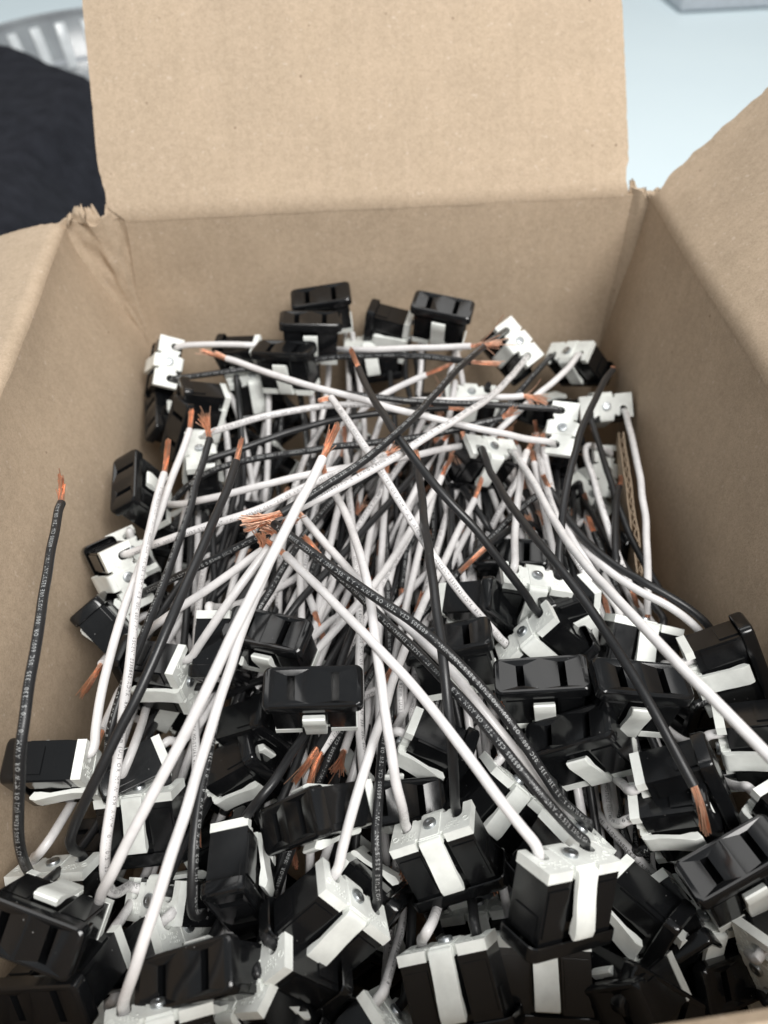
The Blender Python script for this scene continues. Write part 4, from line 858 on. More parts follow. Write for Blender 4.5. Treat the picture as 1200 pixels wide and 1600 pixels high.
('O62','B',0,'p','-858 2767 -819 -831 2792 -842 -815 2809 -857 -838 2910 -979 -834 2907 -1060 -802 2746 -1020 -794 2632 -1026 -802 2567 -1076 -798 2467 -1084 -786 2342 -1058 -782 2246 -1054 -774 2143 -1038 -764 2034 -1017 -757 1934 -1013 -750 1837 -1023 -742 1740 -1043 -735 1646 -1069 -729 1555 -1103 -728 1513 -1125',[-724,1431,-1162]),
('O63','W',0,'p','-756 2886 -629 -721 2904 -646 -699 2916 -657 -689 2914 -694 -670 2886 -764 -651 2820 -821 -632 2736 -869 -615 2649 -912 -603 2580 -965 -604 2569 -1067 -599 2522 -1124 -577 2404 -1096 -553 2277 -1056 -519 2105 -963 -494 1970 -918 -477 1870 -915 -461 1771 -916 -446 1672 -917',[-431,1583,-918]),
('O63','B',0,'p','-820 2870 -774 -785 2887 -792 -763 2900 -803 -765 2947 -881 -764 3000 -1015 -726 2876 -1014 -682 2712 -980 -658 2615 -1001 -644 2548 -1046 -644 2518 -1124 -636 2447 -1154 -619 2330 -1130 -594 2176 -1060 -567 2014 -982 -557 1906 -970 -552 1810 -978 -555 1740 -1025 -545 1626 -1009',[-538,1537,-997]),
('O64','W',0,'p','-522 3058 -701 -521 3060 -658 -519 3060 -631 -523 3068 -644 -529 3049 -682 -531 2978 -732 -532 2883 -782 -536 2803 -845 -540 2722 -902 -544 2638 -948 -555 2579 -1002 -574 2560 -1080 -575 2461 -1069 -573 2347 -1042 -564 2212 -997 -546 2048 -923 -542 1939 -914 -539 1838 -915 -538 1788 -916',[-536,1698,-917]),
('O64','B',0,'p','-674 3009 -693 -673 3012 -650 -671 3012 -623 -670 3000 -626 -668 2968 -654 -659 2892 -693 -652 2813 -751 -645 2730 -808 -640 2645 -860 -639 2559 -902 -643 2472 -929 -646 2369 -926 -652 2267 -914 -659 2162 -894 -668 2058 -879 -679 1956 -872 -693 1856 -871 -708 1756 -871 -723 1656 -872 -730 1606 -872',[-744,1517,-873]),
('O66','W',0,'p','-596 3157 -556 -553 3152 -549 -526 3150 -545 -531 3162 -604 -544 3185 -721 -556 3175 -819 -568 3119 -887 -576 3008 -914 -581 2866 -913 -592 2745 -922 -607 2643 -937 -624 2548 -948 -640 2453 -950 -654 2352 -945 -668 2249 -937 -680 2147 -934 -693 2047 -940 -706 1949 -953 -719 1852 -971 -732 1756 -993 -739 1708 -1004',[-750,1621,-1024]),
('O66','B',0,'p','-568 3184 -711 -526 3179 -705 -499 3176 -700 -492 3174 -738 -491 3163 -821 -508 3116 -896 -530 3029 -946 -566 3009 -1052 -593 2942 -1115 -599 2780 -1084 -607 2645 -1066 -624 2567 -1088 -646 2518 -1131 -655 2429 -1130 -647 2287 -1075 -644 2165 -1052 -638 2047 -1042 -635 1946 -1058 -632 1849 -1081 -628 1752 -1104 -627 1704 -1116',[-624,1617,-1137]),
('O67','W',0,'p','-112 3325 -696 -117 3336 -654 -121 3345 -629 -120 3341 -633 -118 3350 -684 -111 3321 -756 -98 3153 -751 -88 3045 -785 -81 2953 -825 -78 2857 -851 -78 2759 -858 -81 2659 -851 -87 2559 -838 -94 2460 -828 -104 2360 -827 -115 2261 -838 -127 2164 -858 -141 2067 -882 -155 1970 -907 -162 1921 -919',[-174,1835,-941]),
('O67','B',0,'p','47 3326 -676 41 3337 -635 38 3346 -609 41 3359 -648 47 3375 -723 54 3334 -772 59 3229 -789 65 3114 -809 69 3007 -833 71 2906 -856 70 2809 -874 65 2714 -882 56 2618 -882 45 2522 -876 31 2426 -869 15 2329 -863 -3 2233 -859 -22 2136 -857 -43 2040 -857 -64 1944 -857',[-83,1856,-857]),
('O71','W',0,'p','-1032 2110 -766 -1025 2109 -723 -1019 2109 -697 -1017 2104 -714 -1031 2124 -817 -1038 2126 -946 -996 2026 -970 -951 1930 -985 -910 1851 -995 -843 1732 -936 -794 1653 -947 -752 1594 -1004 -710 1535 -1069 -684 1495 -1083',[-639,1428,-1124]),
('O71','B',0,'p','-944 1978 -785 -936 1977 -743 -930 1977 -716 -930 1972 -750 -926 1955 -820 -907 1905 -874 -883 1847 -934 -852 1780 -980 -812 1703 -1003 -767 1627 -1019 -721 1557 -1043 -672 1489 -1079 -623 1424 -1128 -575 1363 -1189',[-531,1307,-1244]),
('O73','W',0,'p','731 710 -869 713 749 -876 701 773 -881 702 793 -911 710 847 -951 726 923 -953 748 1012 -936 768 1106 -916 781 1201 -898 787 1302 -888 789 1412 -897 784 1522 -907 760 1607 -886 736 1694 -886 708 1776 -899 679 1858 -927 650 1941 -967 621 2025 -1010 607 2067 -1032',[581,2143,-1071]),
('O73','B',1,'p','814 723 -1005 796 762 -1012 784 786 -1017 782 802 -1046 780 855 -1085 786 942 -1097 801 1050 -1111 811 1150 -1100 806 1232 -1044 814 1332 -1029 843 1471 -1086 852 1573 -1081 839 1637 -1015 838 1719 -988 843 1815 -992 851 1913 -1010 865 2028 -1055 895 2182 -1150 902 2280 -1177',[909,2367,-1200]),
('O74','W',0,'p','-550 1253 -795 -588 1249 -814 -613 1246 -826 -622 1251 -858 -635 1286 -901 -640 1361 -906 -640 1453 -890 -638 1549 -869 -632 1645 -850 -624 1742 -833 -612 1838 -818 -599 1935 -807 -583 2031 -804 -566 2127 -814 -549 2219 -839 -530 2308 -875 -512 2395 -918 -493 2481 -962 -483 2524 -984',[-466,2602,-1024]),
('O74','B',0,'p','-479 1252 -939 -518 1249 -958 -542 1245 -969 -569 1294 -1090 -585 1354 -1185 -564 1411 -1150 -542 1509 -1136 -516 1604 -1111 -473 1653 -1014 -434 1717 -950 -398 1802 -924 -362 1892 -912 -325 1983 -907 -287 2073 -909 -249 2163 -921 -209 2250 -941 -170 2337 -965 -130 2423 -992 -110 2466 -1005',[-74,2545,-1029]),
('O75','W',0,'p','353 2948 -734 359 2947 -691 363 2948 -664 360 2930 -661 349 2876 -668 329 2796 -698 306 2706 -734 282 2613 -768 258 2519 -793 234 2423 -807 210 2325 -809 186 2228 -802 163 2130 -790 139 2032 -780 116 1934 -772 92 1836 -769 69 1737 -769 46 1639 -769 23 1540 -770 12 1491 -771',[-9,1403,-772]),
('O75','B',0,'p','512 2948 -755 518 2947 -713 521 2948 -686 517 2945 -692 504 2966 -758 474 2966 -854 415 2813 -844 363 2706 -871 317 2629 -917 272 2548 -949 228 2462 -960 186 2371 -952 148 2280 -937 111 2188 -929 76 2095 -936 43 2004 -960 13 1915 -996 -15 1828 -1037 -43 1741 -1080 -57 1697 -1101',[-81,1619,-1139]),
('O77','W',1,'p','31 1080 -929 15 1097 -965 5 1109 -987 2 1118 -1027 6 1165 -1098 24 1230 -1086 49 1310 -1041 76 1414 -1029 103 1550 -1069 124 1632 -1021 141 1688 -938 158 1779 -916 174 1878 -912 189 1975 -922 203 2071 -947 215 2163 -984 226 2257 -1031 242 2399 -1133 254 2514 -1233',[262,2583,-1290]),
('O77','B',0,'p','-118 1050 -878 -134 1068 -914 -144 1080 -936 -153 1125 -1064 -156 1179 -1157 -148 1258 -1173 -134 1344 -1139 -117 1432 -1092 -104 1561 -1121 -85 1629 -1054 -65 1679 -964 -46 1768 -943 -26 1865 -934 -6 1962 -928 14 2059 -923 35 2156 -921 57 2253 -920 79 2350 -920 101 2447 -921 123 2543 -922',[143,2631,-922]),
('O78','W',0,'p','668 518 -976 651 544 -1007 642 561 -1026 638 579 -1048 633 624 -1087 630 690 -1115 628 769 -1116 618 847 -1070 601 919 -986 586 995 -907 579 1082 -859 579 1176 -835 583 1274 -832 593 1378 -853 603 1475 -879 611 1561 -903 619 1641 -930 628 1720 -962 633 1760 -979',[642,1842,-1015]),
('O78','B',1,'p','548 558 -878 531 584 -909 522 601 -928 520 612 -970 537 670 -1090 579 779 -1225 612 886 -1264 612 946 -1144 617 1019 -1065 632 1111 -1044 644 1209 -1033 654 1308 -1023 661 1407 -1014 666 1506 -1012 669 1605 -1019 670 1703 -1035 669 1801 -1058 668 1897 -1082 667 1994 -1108',[665,2081,-1130]),
('O79','W',0,'p','-240 542 -981 -264 566 -1007 -278 583 -1023 -283 591 -1053 -289 627 -1086 -288 694 -1067 -283 774 -1018 -279 858 -964 -278 946 -917 -282 1038 -880 -292 1136 -859 -312 1253 -883 -332 1355 -892 -348 1431 -872 -369 1519 -895 -397 1624 -962 -441 1786 -1121 -466 1876 -1173',[-488,1952,-1217]),
('O79','B',0,'p','-355 546 -871 -379 571 -897 -394 587 -913 -418 626 -1064 -425 674 -1130 -404 730 -1047 -385 812 -983 -371 907 -953 -360 1004 -933 -353 1111 -932 -350 1227 -950 -344 1329 -946 -333 1409 -910 -326 1497 -908 -321 1590 -936 -318 1680 -977 -315 1770 -1022 -312 1859 -1067',[-309,1939,-1108]),
('O80','W',1,'p','672 517 -821 702 541 -842 720 557 -855 741 599 -921 779 682 -1030 789 752 -1040 790 826 -1012 792 910 -982 797 1002 -958 805 1101 -945 815 1206 -942 828 1314 -948 839 1422 -954 847 1524 -954 850 1617 -939 847 1702 -913 845 1743 -898',[842,1828,-869]),
('O80','B',0,'p','572 532 -944 601 556 -966 619 572 -978 623 599 -993 631 657 -1018 636 724 -1026 636 800 -1011 633 880 -975 627 965 -928 623 1053 -883 622 1146 -852 626 1243 -839 633 1343 -844 643 1443 -863 654 1542 -894 664 1632 -925 672 1716 -953 680 1798 -984',[689,1882,-1016]),
('O81','W',0,'p','-997 3055 -866 -967 3064 -896 -949 3070 -915 -953 3106 -978 -944 3104 -1042 -925 3037 -1042 -922 3001 -1059 -912 2932 -1049 -866 2739 -935 -839 2602 -879 -827 2505 -866 -821 2421 -873 -807 2309 -862 -797 2210 -873 -790 2114 -896 -783 2019 -924 -777 1925 -954',[-771,1839,-980]),
('O81','B',1,'p','-974 2899 -891 -944 2908 -921 -926 2914 -941 -936 2972 -1025 -913 2953 -1075 -866 2853 -1051 -819 2749 -1014 -775 2653 -983 -734 2564 -959 -693 2476 -942 -653 2394 -935 -621 2344 -966 -587 2286 -995 -531 2142 -935 -483 2030 -917 -442 1941 -933 -401 1853 -955 -360 1766 -980 -320 1679 -1006',[-283,1601,-1029]),
('O82','W',0,'p','914 625 -1053 893 647 -1084 880 662 -1102 900 687 -1211 896 725 -1271 876 789 -1235 865 878 -1199 870 985 -1200 866 1083 -1171 864 1181 -1147 852 1262 -1090 852 1361 -1072 875 1494 -1122 875 1583 -1098 864 1651 -1042 862 1733 -1012 870 1828 -1006 880 1926 -1006 891 2024 -1007 902 2122 -1007',[911,2212,-1008]),
('O82','B',1,'p','773 579 -992 752 601 -1023 739 616 -1041 745 638 -1069 754 685 -1103 760 736 -1091 765 796 -1043 772 865 -982 780 943 -926 787 1028 -883 793 1121 -857 797 1222 -852 801 1333 -874 803 1447 -914 796 1545 -944 775 1617 -945 752 1686 -954 732 1762 -980 723 1802 -996',[704,1884,-1029]),
('B1','W',1,'p','-1054 915 -1240 -1058 872 -1240 -1062 845 -1240 -1065 834 -1268 -1059 834 -1304 -1037 876 -1308 -1010 945 -1301 -959 996 -1221 -893 1031 -1094 -841 1084 -1013 -802 1156 -972 -754 1219 -910 -698 1278 -835 -654 1364 -809 -619 1476 -828 -568 1550 -792 -518 1621 -760 -474 1704 -750 -434 1793 -753 -396 1885 -763 -361 1977 -776 -328 2070 -795 -297 2162 -817 -267 2254 -842 -237 2346 -867 -207 2439 -892',[-181,2522,-914]),
('B2','B',1,'p','-53 2461 -1106 -30 2435 -1132 -15 2418 -1148 -10 2413 -1179 -7 2383 -1211 -14 2323 -1188 -28 2249 -1133 -42 2177 -1076 -58 2098 -1015 -73 2009 -955 -88 1919 -915 -103 1823 -890 -117 1724 -880 -131 1624 -877 -144 1524 -875 -156 1424 -869 -168 1324 -861 -180 1223 -852 -191 1123 -843 -202 1023 -833',[-212,934,-825]),
('B4','W',0,'p','-851 522 -964 -823 527 -931 -806 532 -911 -809 573 -939 -813 656 -986 -805 738 -997 -793 827 -999 -781 920 -997 -761 1011 -977 -739 1099 -950 -715 1189 -926 -692 1281 -906 -668 1375 -893 -644 1470 -885 -619 1566 -882 -594 1662 -887 -568 1759 -902 -542 1860 -927 -516 1961 -960 -488 2059 -995 -459 2146 -1020 -426 2221 -1033 -409 2255 -1036',[-371,2336,-1045]),
('B4','B',0,'p','-735 557 -1068 -707 562 -1036 -690 566 -1015 -691 608 -1027 -691 693 -1047 -687 781 -1052 -681 874 -1044 -670 971 -1028 -658 1070 -1011 -641 1170 -994 -618 1263 -966 -592 1355 -941 -564 1448 -925 -535 1541 -919 -505 1633 -921 -474 1723 -930 -441 1811 -946 -409 1899 -969 -376 1988 -997 -343 2077 -1028',[-314,2157,-1056]),
('B5','W',0,'p','-541 696 -1031 -576 718 -1022 -598 733 -1015 -597 761 -1039 -590 821 -1078 -575 888 -1100 -549 964 -1100 -514 1046 -1082 -475 1132 -1054 -434 1219 -1021 -392 1303 -982 -348 1379 -930 -305 1451 -875 -265 1530 -835 -228 1615 -812 -193 1705 -803 -161 1799 -803 -130 1893 -810 -100 1988 -822 -71 2083 -837 -44 2177 -856 -16 2272 -877 11 2366 -898 24 2413 -909',[48,2498,-929]),
('B5','B',0,'p','-574 592 -914 -610 614 -905 -632 629 -898 -636 666 -947 -640 742 -1031 -626 815 -1063 -601 897 -1073 -570 987 -1071 -535 1079 -1057 -499 1170 -1033 -462 1257 -998 -427 1340 -959 -394 1422 -920 -365 1505 -886 -338 1592 -862 -314 1683 -850 -293 1777 -847 -274 1872 -852 -256 1969 -862 -239 2066 -876 -223 2162 -892 -207 2259 -910 -192 2355 -928',[-178,2443,-944]),
('B6','W',1,'p','-64 467 -1037 -65 469 -994 -65 469 -966 -61 507 -978 -52 588 -1006 -42 679 -1039 -29 773 -1050 -15 866 -1034 0 961 -1015 15 1055 -990 30 1148 -962 45 1237 -932 59 1327 -904 74 1419 -883 88 1513 -870 103 1609 -864 118 1706 -866 133 1803 -873 147 1901 -884 162 1998 -899 177 2094 -917 191 2191 -936 206 2288 -955',[219,2375,-973]),
('B6','B',0,'p','-210 401 -1038 -211 403 -995 -211 403 -967 -207 445 -985 -197 533 -1018 -185 626 -1036 -172 727 -1047 -156 828 -1031 -142 931 -1006 -130 1033 -981 -120 1122 -931 -112 1190 -845 -106 1261 -779 -105 1343 -752 -106 1432 -756 -110 1524 -780 -115 1616 -816 -120 1706 -858 -127 1796 -903 -130 1841 -926',[-135,1920,-967]),
('B7','W',1,'p','245 596 -1135 283 616 -1131 307 628 -1129 318 658 -1156 337 721 -1197 354 789 -1207 369 864 -1187 382 947 -1152 395 1037 -1116 408 1130 -1082 421 1222 -1047 432 1311 -1010 442 1399 -975 453 1491 -950 466 1588 -938 481 1692 -941 498 1803 -956 514 1913 -974 525 2001 -965 535 2086 -955 545 2176 -952 557 2268 -956 570 2364 -963 576 2412 -967',[588,2500,-974]),
('B7','B',0,'p','291 486 -1029 329 506 -1024 353 518 -1023 364 531 -1050 387 578 -1085 412 657 -1087 437 749 -1073 461 844 -1055 485 940 -1041 510 1045 -1045 544 1175 -1104 567 1284 -1115 571 1356 -1049 588 1459 -1048 600 1551 -1038 607 1631 -1017 617 1720 -1021 629 1814 -1039 640 1910 -1062 652 2006 -1085',[663,2092,-1106]),
('B8','W',0,'p','641 461 -1156 658 479 -1192 669 491 -1213 679 513 -1253 698 558 -1315 711 609 -1334 715 663 -1301 712 721 -1226 706 783 -1132 700 849 -1039 694 922 -957 689 1001 -893 685 1087 -846 682 1182 -820 680 1287 -815 681 1404 -834 684 1530 -870 679 1637 -878 661 1720 -850 644 1804 -824 628 1891 -803 613 1981 -786 598 2071 -771',[584,2159,-757]),
('B8','B',0,'p','495 504 -1206 512 522 -1241 523 534 -1263 525 547 -1270 530 578 -1280 535 620 -1278 540 674 -1262 545 736 -1230 547 803 -1180 547 869 -1112 544 936 -1034 541 1007 -959 540 1087 -899 542 1179 -862 547 1283 -852 556 1398 -865 564 1512 -884 568 1618 -895 571 1720 -905 574 1824 -924 577 1924 -945 572 1993 -932 566 2055 -914 560 2117 -902 557 2149 -896',[549,2238,-880]),
('B9','W',0,'p','1051 554 -1219 1067 525 -1247 1076 508 -1266 1080 501 -1292 1084 509 -1321 1082 557 -1303 1074 623 -1246 1065 693 -1175 1058 768 -1112 1058 851 -1069 1056 938 -1030 1035 1016 -958 1031 1119 -944 1064 1269 -1032 1050 1365 -1020 1014 1432 -962 1010 1541 -992 996 1629 -1008 970 1693 -1001 957 1774 -1030 949 1861 -1073 941 1950 -1118',[934,2030,-1158]),
('B9','B',1,'p','930 456 -1186 945 427 -1214 955 409 -1233 958 401 -1264 965 409 -1303 974 462 -1303 984 541 -1277 988 622 -1224 994 706 -1180 1000 795 -1136 1017 898 -1131 1006 980 -1063 969 1043 -944 975 1158 -956 1000 1298 -1026 972 1373 -973 963 1475 -969 973 1607 -1016 942 1671 -953 913 1737 -895 898 1826 -872 887 1924 -862 877 2023 -854 867 2122 -846',[858,2211,-839]),
('B10','W',0,'p','-986 860 -1177 -1026 874 -1183 -1052 881 -1187 -1081 902 -1267 -1091 933 -1301 -1094 1006 -1310 -1085 1089 -1279 -1035 1136 -1144 -1002 1200 -1054 -974 1275 -989 -946 1355 -936 -937 1475 -953 -915 1581 -951 -864 1642 -889 -822 1719 -861 -786 1808 -861 -753 1899 -875 -721 1990 -900 -689 2080 -935 -660 2177 -987 -643 2317 -1088 -627 2468 -1199',[-619,2540,-1252]),
('B10','B',0,'p','-954 882 -1332 -995 896 -1338 -1021 903 -1343 -1029 904 -1345 -1040 923 -1348 -1043 971 -1341 -1046 1041 -1327 -1040 1103 -1266 -1014 1146 -1148 -997 1201 -1055 -983 1263 -977 -967 1331 -906 -949 1408 -847 -928 1494 -806 -906 1592 -792 -881 1691 -792 -847 1776 -783 -816 1869 -790 -786 1963 -804 -755 2055 -825 -724 2146 -852 -692 2236 -881 -661 2326 -912 -645 2372 -927',[-617,2453,-954]),
('B11','W',0,'p','-571 893 -1123 -611 887 -1138 -636 885 -1148 -640 905 -1167 -644 947 -1192 -638 993 -1183 -623 1048 -1145 -603 1112 -1092 -580 1185 -1037 -555 1264 -986 -528 1345 -939 -498 1426 -892 -465 1506 -848 -431 1587 -813 -398 1674 -794 -366 1765 -789 -335 1858 -794 -304 1951 -807 -274 2045 -825 -244 2138 -846 -214 2231 -870 -184 2324 -896',[-158,2406,-918]),
('B11','B',0,'p','-630 972 -997 -670 967 -1012 -695 964 -1022 -700 969 -1044 -701 994 -1072 -685 1049 -1064 -657 1123 -1031 -626 1205 -991 -594 1290 -953 -564 1382 -926 -540 1493 -931 -514 1595 -926 -478 1668 -879 -445 1743 -841 -416 1833 -831 -390 1927 -833 -365 2022 -844 -341 2115 -861 -319 2208 -885 -297 2300 -913 -275 2392 -942 -254 2484 -972',[-234,2568,-998]),
('B12','W',0,'p','-122 732 -1138 -83 732 -1119 -60 732 -1105 -56 755 -1116 -49 803 -1127 -44 858 -1112 -43 923 -1075 -43 998 -1027 -45 1080 -977 -47 1165 -928 -48 1248 -873 -47 1335 -827 -45 1426 -795 -42 1522 -775 -38 1621 -764 -33 1721 -757 -27 1821 -752 -20 1922 -746 -12 2022 -738 -4 2122 -729 5 2223 -719 14 2323 -709 18 2373 -704',[26,2462,-695]),
('B12','B',1,'p','-113 890 -1158 -74 890 -1139 -50 891 -1125 -41 893 -1147 -27 918 -1161 -19 978 -1124 -15 1050 -1061 -12 1126 -995 -10 1204 -932 -8 1285 -872 -6 1371 -820 -4 1464 -785 -2 1562 -766 0 1663 -760 1 1764 -760 2 1865 -765 3 1966 -773 4 2066 -785 4 2166 -802 4 2266 -820 5 2365 -838',[5,2454,-854]),
('B13','W',0,'p','252 969 -992 274 971 -955 289 971 -932 295 1013 -946 306 1097 -963 312 1173 -949 315 1254 -928 318 1343 -912 322 1437 -900 326 1534 -891 330 1632 -883 335 1730 -876 340 1829 -871 346 1928 -869 351 2026 -871 357 2124 -880 362 2221 -894 368 2317 -914 374 2413 -938 379 2508 -965 385 2603 -992',[390,2690,-1017]),
('B13','B',0,'p','178 837 -942 200 838 -904 215 839 -882 222 890 -927 234 990 -999 237 1068 -996 236 1142 -965 233 1223 -936 231 1309 -912 230 1400 -895 230 1496 -885 231 1593 -878 232 1692 -872 234 1791 -866 236 1891 -860 238 1991 -853 241 2090 -847 243 2190 -842 246 2289 -837 249 2389 -832 252 2489 -828 255 2588 -824 258 2688 -820',[261,2778,-816]),
('B14','W',1,'p','615 838 -998 636 875 -994 647 900 -991 649 924 -992 652 975 -988 653 1034 -970 652 1104 -939 652 1185 -904 655 1280 -877 662 1391 -870 671 1511 -877 677 1622 -874 670 1706 -835 660 1781 -789 652 1857 -751 646 1939 -724 643 2027 -709 643 2120 -703 645 2216 -702 648 2314 -705 651 2413 -708',[654,2503,-712]),
('B14','B',0,'p','562 880 -1142 583 918 -1139 595 943 -1136 623 990 -1258 640 1035 -1282 650 1092 -1215 662 1159 -1127 679 1239 -1063 699 1326 -1015 718 1417 -976 736 1512 -949 752 1609 -930 767 1709 -920 781 1809 -919 794 1908 -926 806 2007 -942 816 2105 -966 826 2200 -998 836 2296 -1032 845 2390 -1065',[853,2475,-1094]),
('B15','W',0,'p','1027 882 -997 1044 858 -965 1056 843 -945 1056 854 -937 1052 902 -924 1039 986 -920 1030 1093 -938 1055 1243 -1040 1036 1343 -1035 996 1415 -975 990 1536 -998 971 1636 -985 928 1694 -911 899 1772 -877 878 1866 -874 860 1962 -887 842 2057 -912 824 2149 -946 807 2240 -984 789 2330 -1023 772 2421 -1061',[756,2502,-1096]),
('B15','B',0,'p','936 757 -1039 953 734 -1007 965 719 -987 963 753 -989 957 823 -986 944 898 -973 924 979 -949 902 1067 -923 882 1164 -906 869 1271 -906 864 1387 -924 860 1504 -943 843 1593 -920 823 1674 -887 806 1758 -861 792 1848 -847 783 1943 -842 776 2041 -842 769 2140 -845',[763,2230,-848]),
('B16','W',0,'p','-969 1172 -1003 -981 1192 -966 -989 1205 -944 -986 1227 -935 -974 1291 -929 -965 1401 -969 -957 1530 -1030 -913 1599 -990 -871 1672 -955 -846 1773 -958 -820 1870 -954 -790 1954 -929 -766 2050 -918 -743 2146 -910 -720 2244 -905 -698 2343 -909 -679 2453 -929 -658 2550 -944 -636 2642 -957 -627 2795 -1028 -619 2955 -1105 -606 2990 -1102',[-589,3076,-1122]),
('B16','B',0,'p','-861 1285 -1032 -872 1305 -996 -880 1319 -973 -873 1346 -966 -870 1451 -1019 -843 1563 -1056 -764 1596 -952 -686 1629 -852 -629 1700 -815 -578 1782 -798 -529 1867 -785 -482 1954 -777 -436 2042 -772 -392 2130 -768 -348 2219 -767 -306 2308 -768 -265 2398 -771 -224 2488 -775 -184 2578 -779',[-147,2660,-782]),
('B17','W',0,'p','-600 1335 -1091 -572 1360 -1071 -555 1378 -1058 -553 1413 -1118 -529 1465 -1144 -495 1533 -1113 -462 1621 -1078 -430 1719 -1055 -389 1780 -979 -350 1856 -932 -314 1947 -911 -278 2039 -900 -241 2132 -895 -205 2226 -896 -169 2319 -905 -134 2422 -933 -101 2563 -1004 -65 2621 -997 -29 2684 -995',[16,2762,-993]),
('B17','B',1,'p','-481 1280 -1183 -453 1306 -1162 -436 1323 -1150 -447 1387 -1286 -442 1451 -1359 -420 1488 -1267 -394 1512 -1111 -379 1578 -1027 -366 1654 -963 -351 1733 -904 -331 1816 -853 -307 1903 -813 -276 1993 -785 -241 2084 -769 -203 2176 -763 -162 2267 -766 -120 2356 -777 -76 2444 -797 -32 2528 -827 12 2609 -865 57 2688 -907 102 2766 -949 147 2845 -992',[188,2916,-1029]),
('B18','W',0,'p','-179 1119 -1016 -155 1086 -1000 -141 1066 -989 -136 1067 -1021 -126 1114 -1100 -117 1215 -1156 -104 1294 -1093 -87 1330 -937 -74 1409 -871 -60 1501 -831 -43 1595 -801 -24 1692 -781 -4 1790 -769 17 1889 -764 39 1987 -765 62 2085 -773 85 2182 -789 109 2277 -812 133 2371 -841 157 2465 -871 181 2559 -900',[202,2642,-927]),
('B18','B',0,'p','-47 1210 -1022 -24 1177 -1006 -9 1157 -995 -3 1152 -1021 15 1173 -1056 44 1233 -1040 76 1309 -989 107 1392 -942 137 1478 -899 166 1566 -860 192 1657 -826 214 1751 -801 233 1848 -783 249 1947 -772 263 2046 -766 274 2147 -765 285 2256 -778 297 2387 -816 302 2482 -826 304 2561 -826 304 2646 -838 306 2745 -864 310 2860 -903 313 2923 -928',[316,3007,-959]),
('B19','W',0,'p','216 1063 -1228 184 1081 -1250 164 1093 -1265 157 1094 -1292 145 1120 -1326 138 1191 -1331 135 1293 -1335 132 1376 -1277 130 1471 -1237 129 1570 -1205 124 1625 -1097 121 1692 -1016 121 1779 -972 122 1876 -951 125 1975 -940 128 2075 -936 131 2175 -938 135 2275 -944 140 2375 -954 145 2473 -969 151 2571 -990 157 2675 -1021 167 2823 -1094 172 2909 -1110 173 2911 -1080',[177,2961,-1005]),
('B19','B',0,'p','244 1203 -1155 212 1221 -1177 192 1233 -1192 190 1257 -1207 189 1311 -1231 190 1374 -1240 195 1445 -1225 203 1518 -1183 212 1587 -1117 223 1653 -1040 237 1723 -968 255 1801 -912 276 1886 -875 300 1978 -854 328 2076 -848 359 2180 -853 393 2292 -871 429 2411 -897 463 2508 -906 494 2583 -893 525 2657 -882 557 2733 -873',[591,2816,-863]),
('B20','W',0,'p','555 1269 -964 568 1277 -924 577 1282 -899 588 1313 -905 611 1379 -918 634 1451 -936 660 1530 -957 686 1616 -978 711 1706 -996 736 1799 -1007 759 1893 -1011 782 1989 -1011 804 2087 -1011 826 2189 -1016 849 2297 -1032 873 2409 -1058 896 2523 -1091 919 2636 -1128 936 2736 -1155 937 2787 -1136',[938,2871,-1104]),
('B20','B',0,'p','479 1138 -914 491 1146 -873 501 1151 -848 513 1182 -850 537 1249 -857 564 1322 -867 592 1404 -881 621 1492 -896 650 1584 -910 678 1677 -920 704 1773 -924 729 1869 -925 752 1966 -921 775 2065 -917 799 2169 -916 826 2288 -929 863 2438 -973 910 2619 -1047 928 2717 -1040 916 2731 -953 912 2769 -890 913 2796 -867',[914,2860,-803]),
('B21','W',0,'p','874 1037 -1109 850 1005 -1095 833 985 -1086 835 1006 -1101 839 1052 -1121 840 1106 -1117 840 1171 -1089 839 1246 -1048 840 1333 -1007 842 1429 -976 841 1528 -949 829 1613 -906 808 1688 -854 783 1762 -807 760 1843 -778 739 1931 -764 720 2025 -762 700 2120 -767 681 2217 -775 660 2313 -786 640 2410 -797 630 2458 -803',[611,2545,-814]),
('B21','B',0,'p','819 1131 -992 794 1098 -977 777 1078 -969 772 1078 -993 764 1106 -1026 759 1181 -1030 756 1276 -1018 755 1374 -1003 756 1473 -988 759 1571 -975 764 1669 -962 771 1768 -950 780 1866 -940 791 1965 -935 802 2063 -939 814 2160 -954 826 2255 -979 842 2354 -1017 879 2513 -1121 904 2637 -1190 901 2655 -1178',[906,2745,-1183]),
('B22','B',0,'p','-775 1445 -1056 -798 1430 -1090 -812 1419 -1110 -818 1415 -1143 -817 1427 -1181 -795 1476 -1171 -759 1538 -1117 -718 1600 -1045 -677 1666 -980 -634 1733 -918 -589 1804 -863 -538 1877 -819 -481 1953 -788 -421 2031 -771 -358 2109 -764 -293 2186 -764 -227 2262 -768 -161 2338 -772 -93 2412 -779 -24 2486 -789 45 2558 -801 114 2631 -814 183 2703 -826',[245,2767,-838]),
('B23','W',0,'p','-535 1557 -1071 -536 1600 -1074 -536 1627 -1078 -538 1645 -1108 -549 1710 -1159 -569 1817 -1190 -577 1891 -1135 -584 1970 -1082 -603 2097 -1091 -622 2236 -1117 -628 2344 -1105 -638 2476 -1122 -628 2541 -1076 -614 2589 -1024 -604 2660 -1010 -606 2786 -1063 -609 2915 -1131 -595 2970 -1137 -585 3043 -1161 -582 3088 -1181',[-575,3171,-1215]),
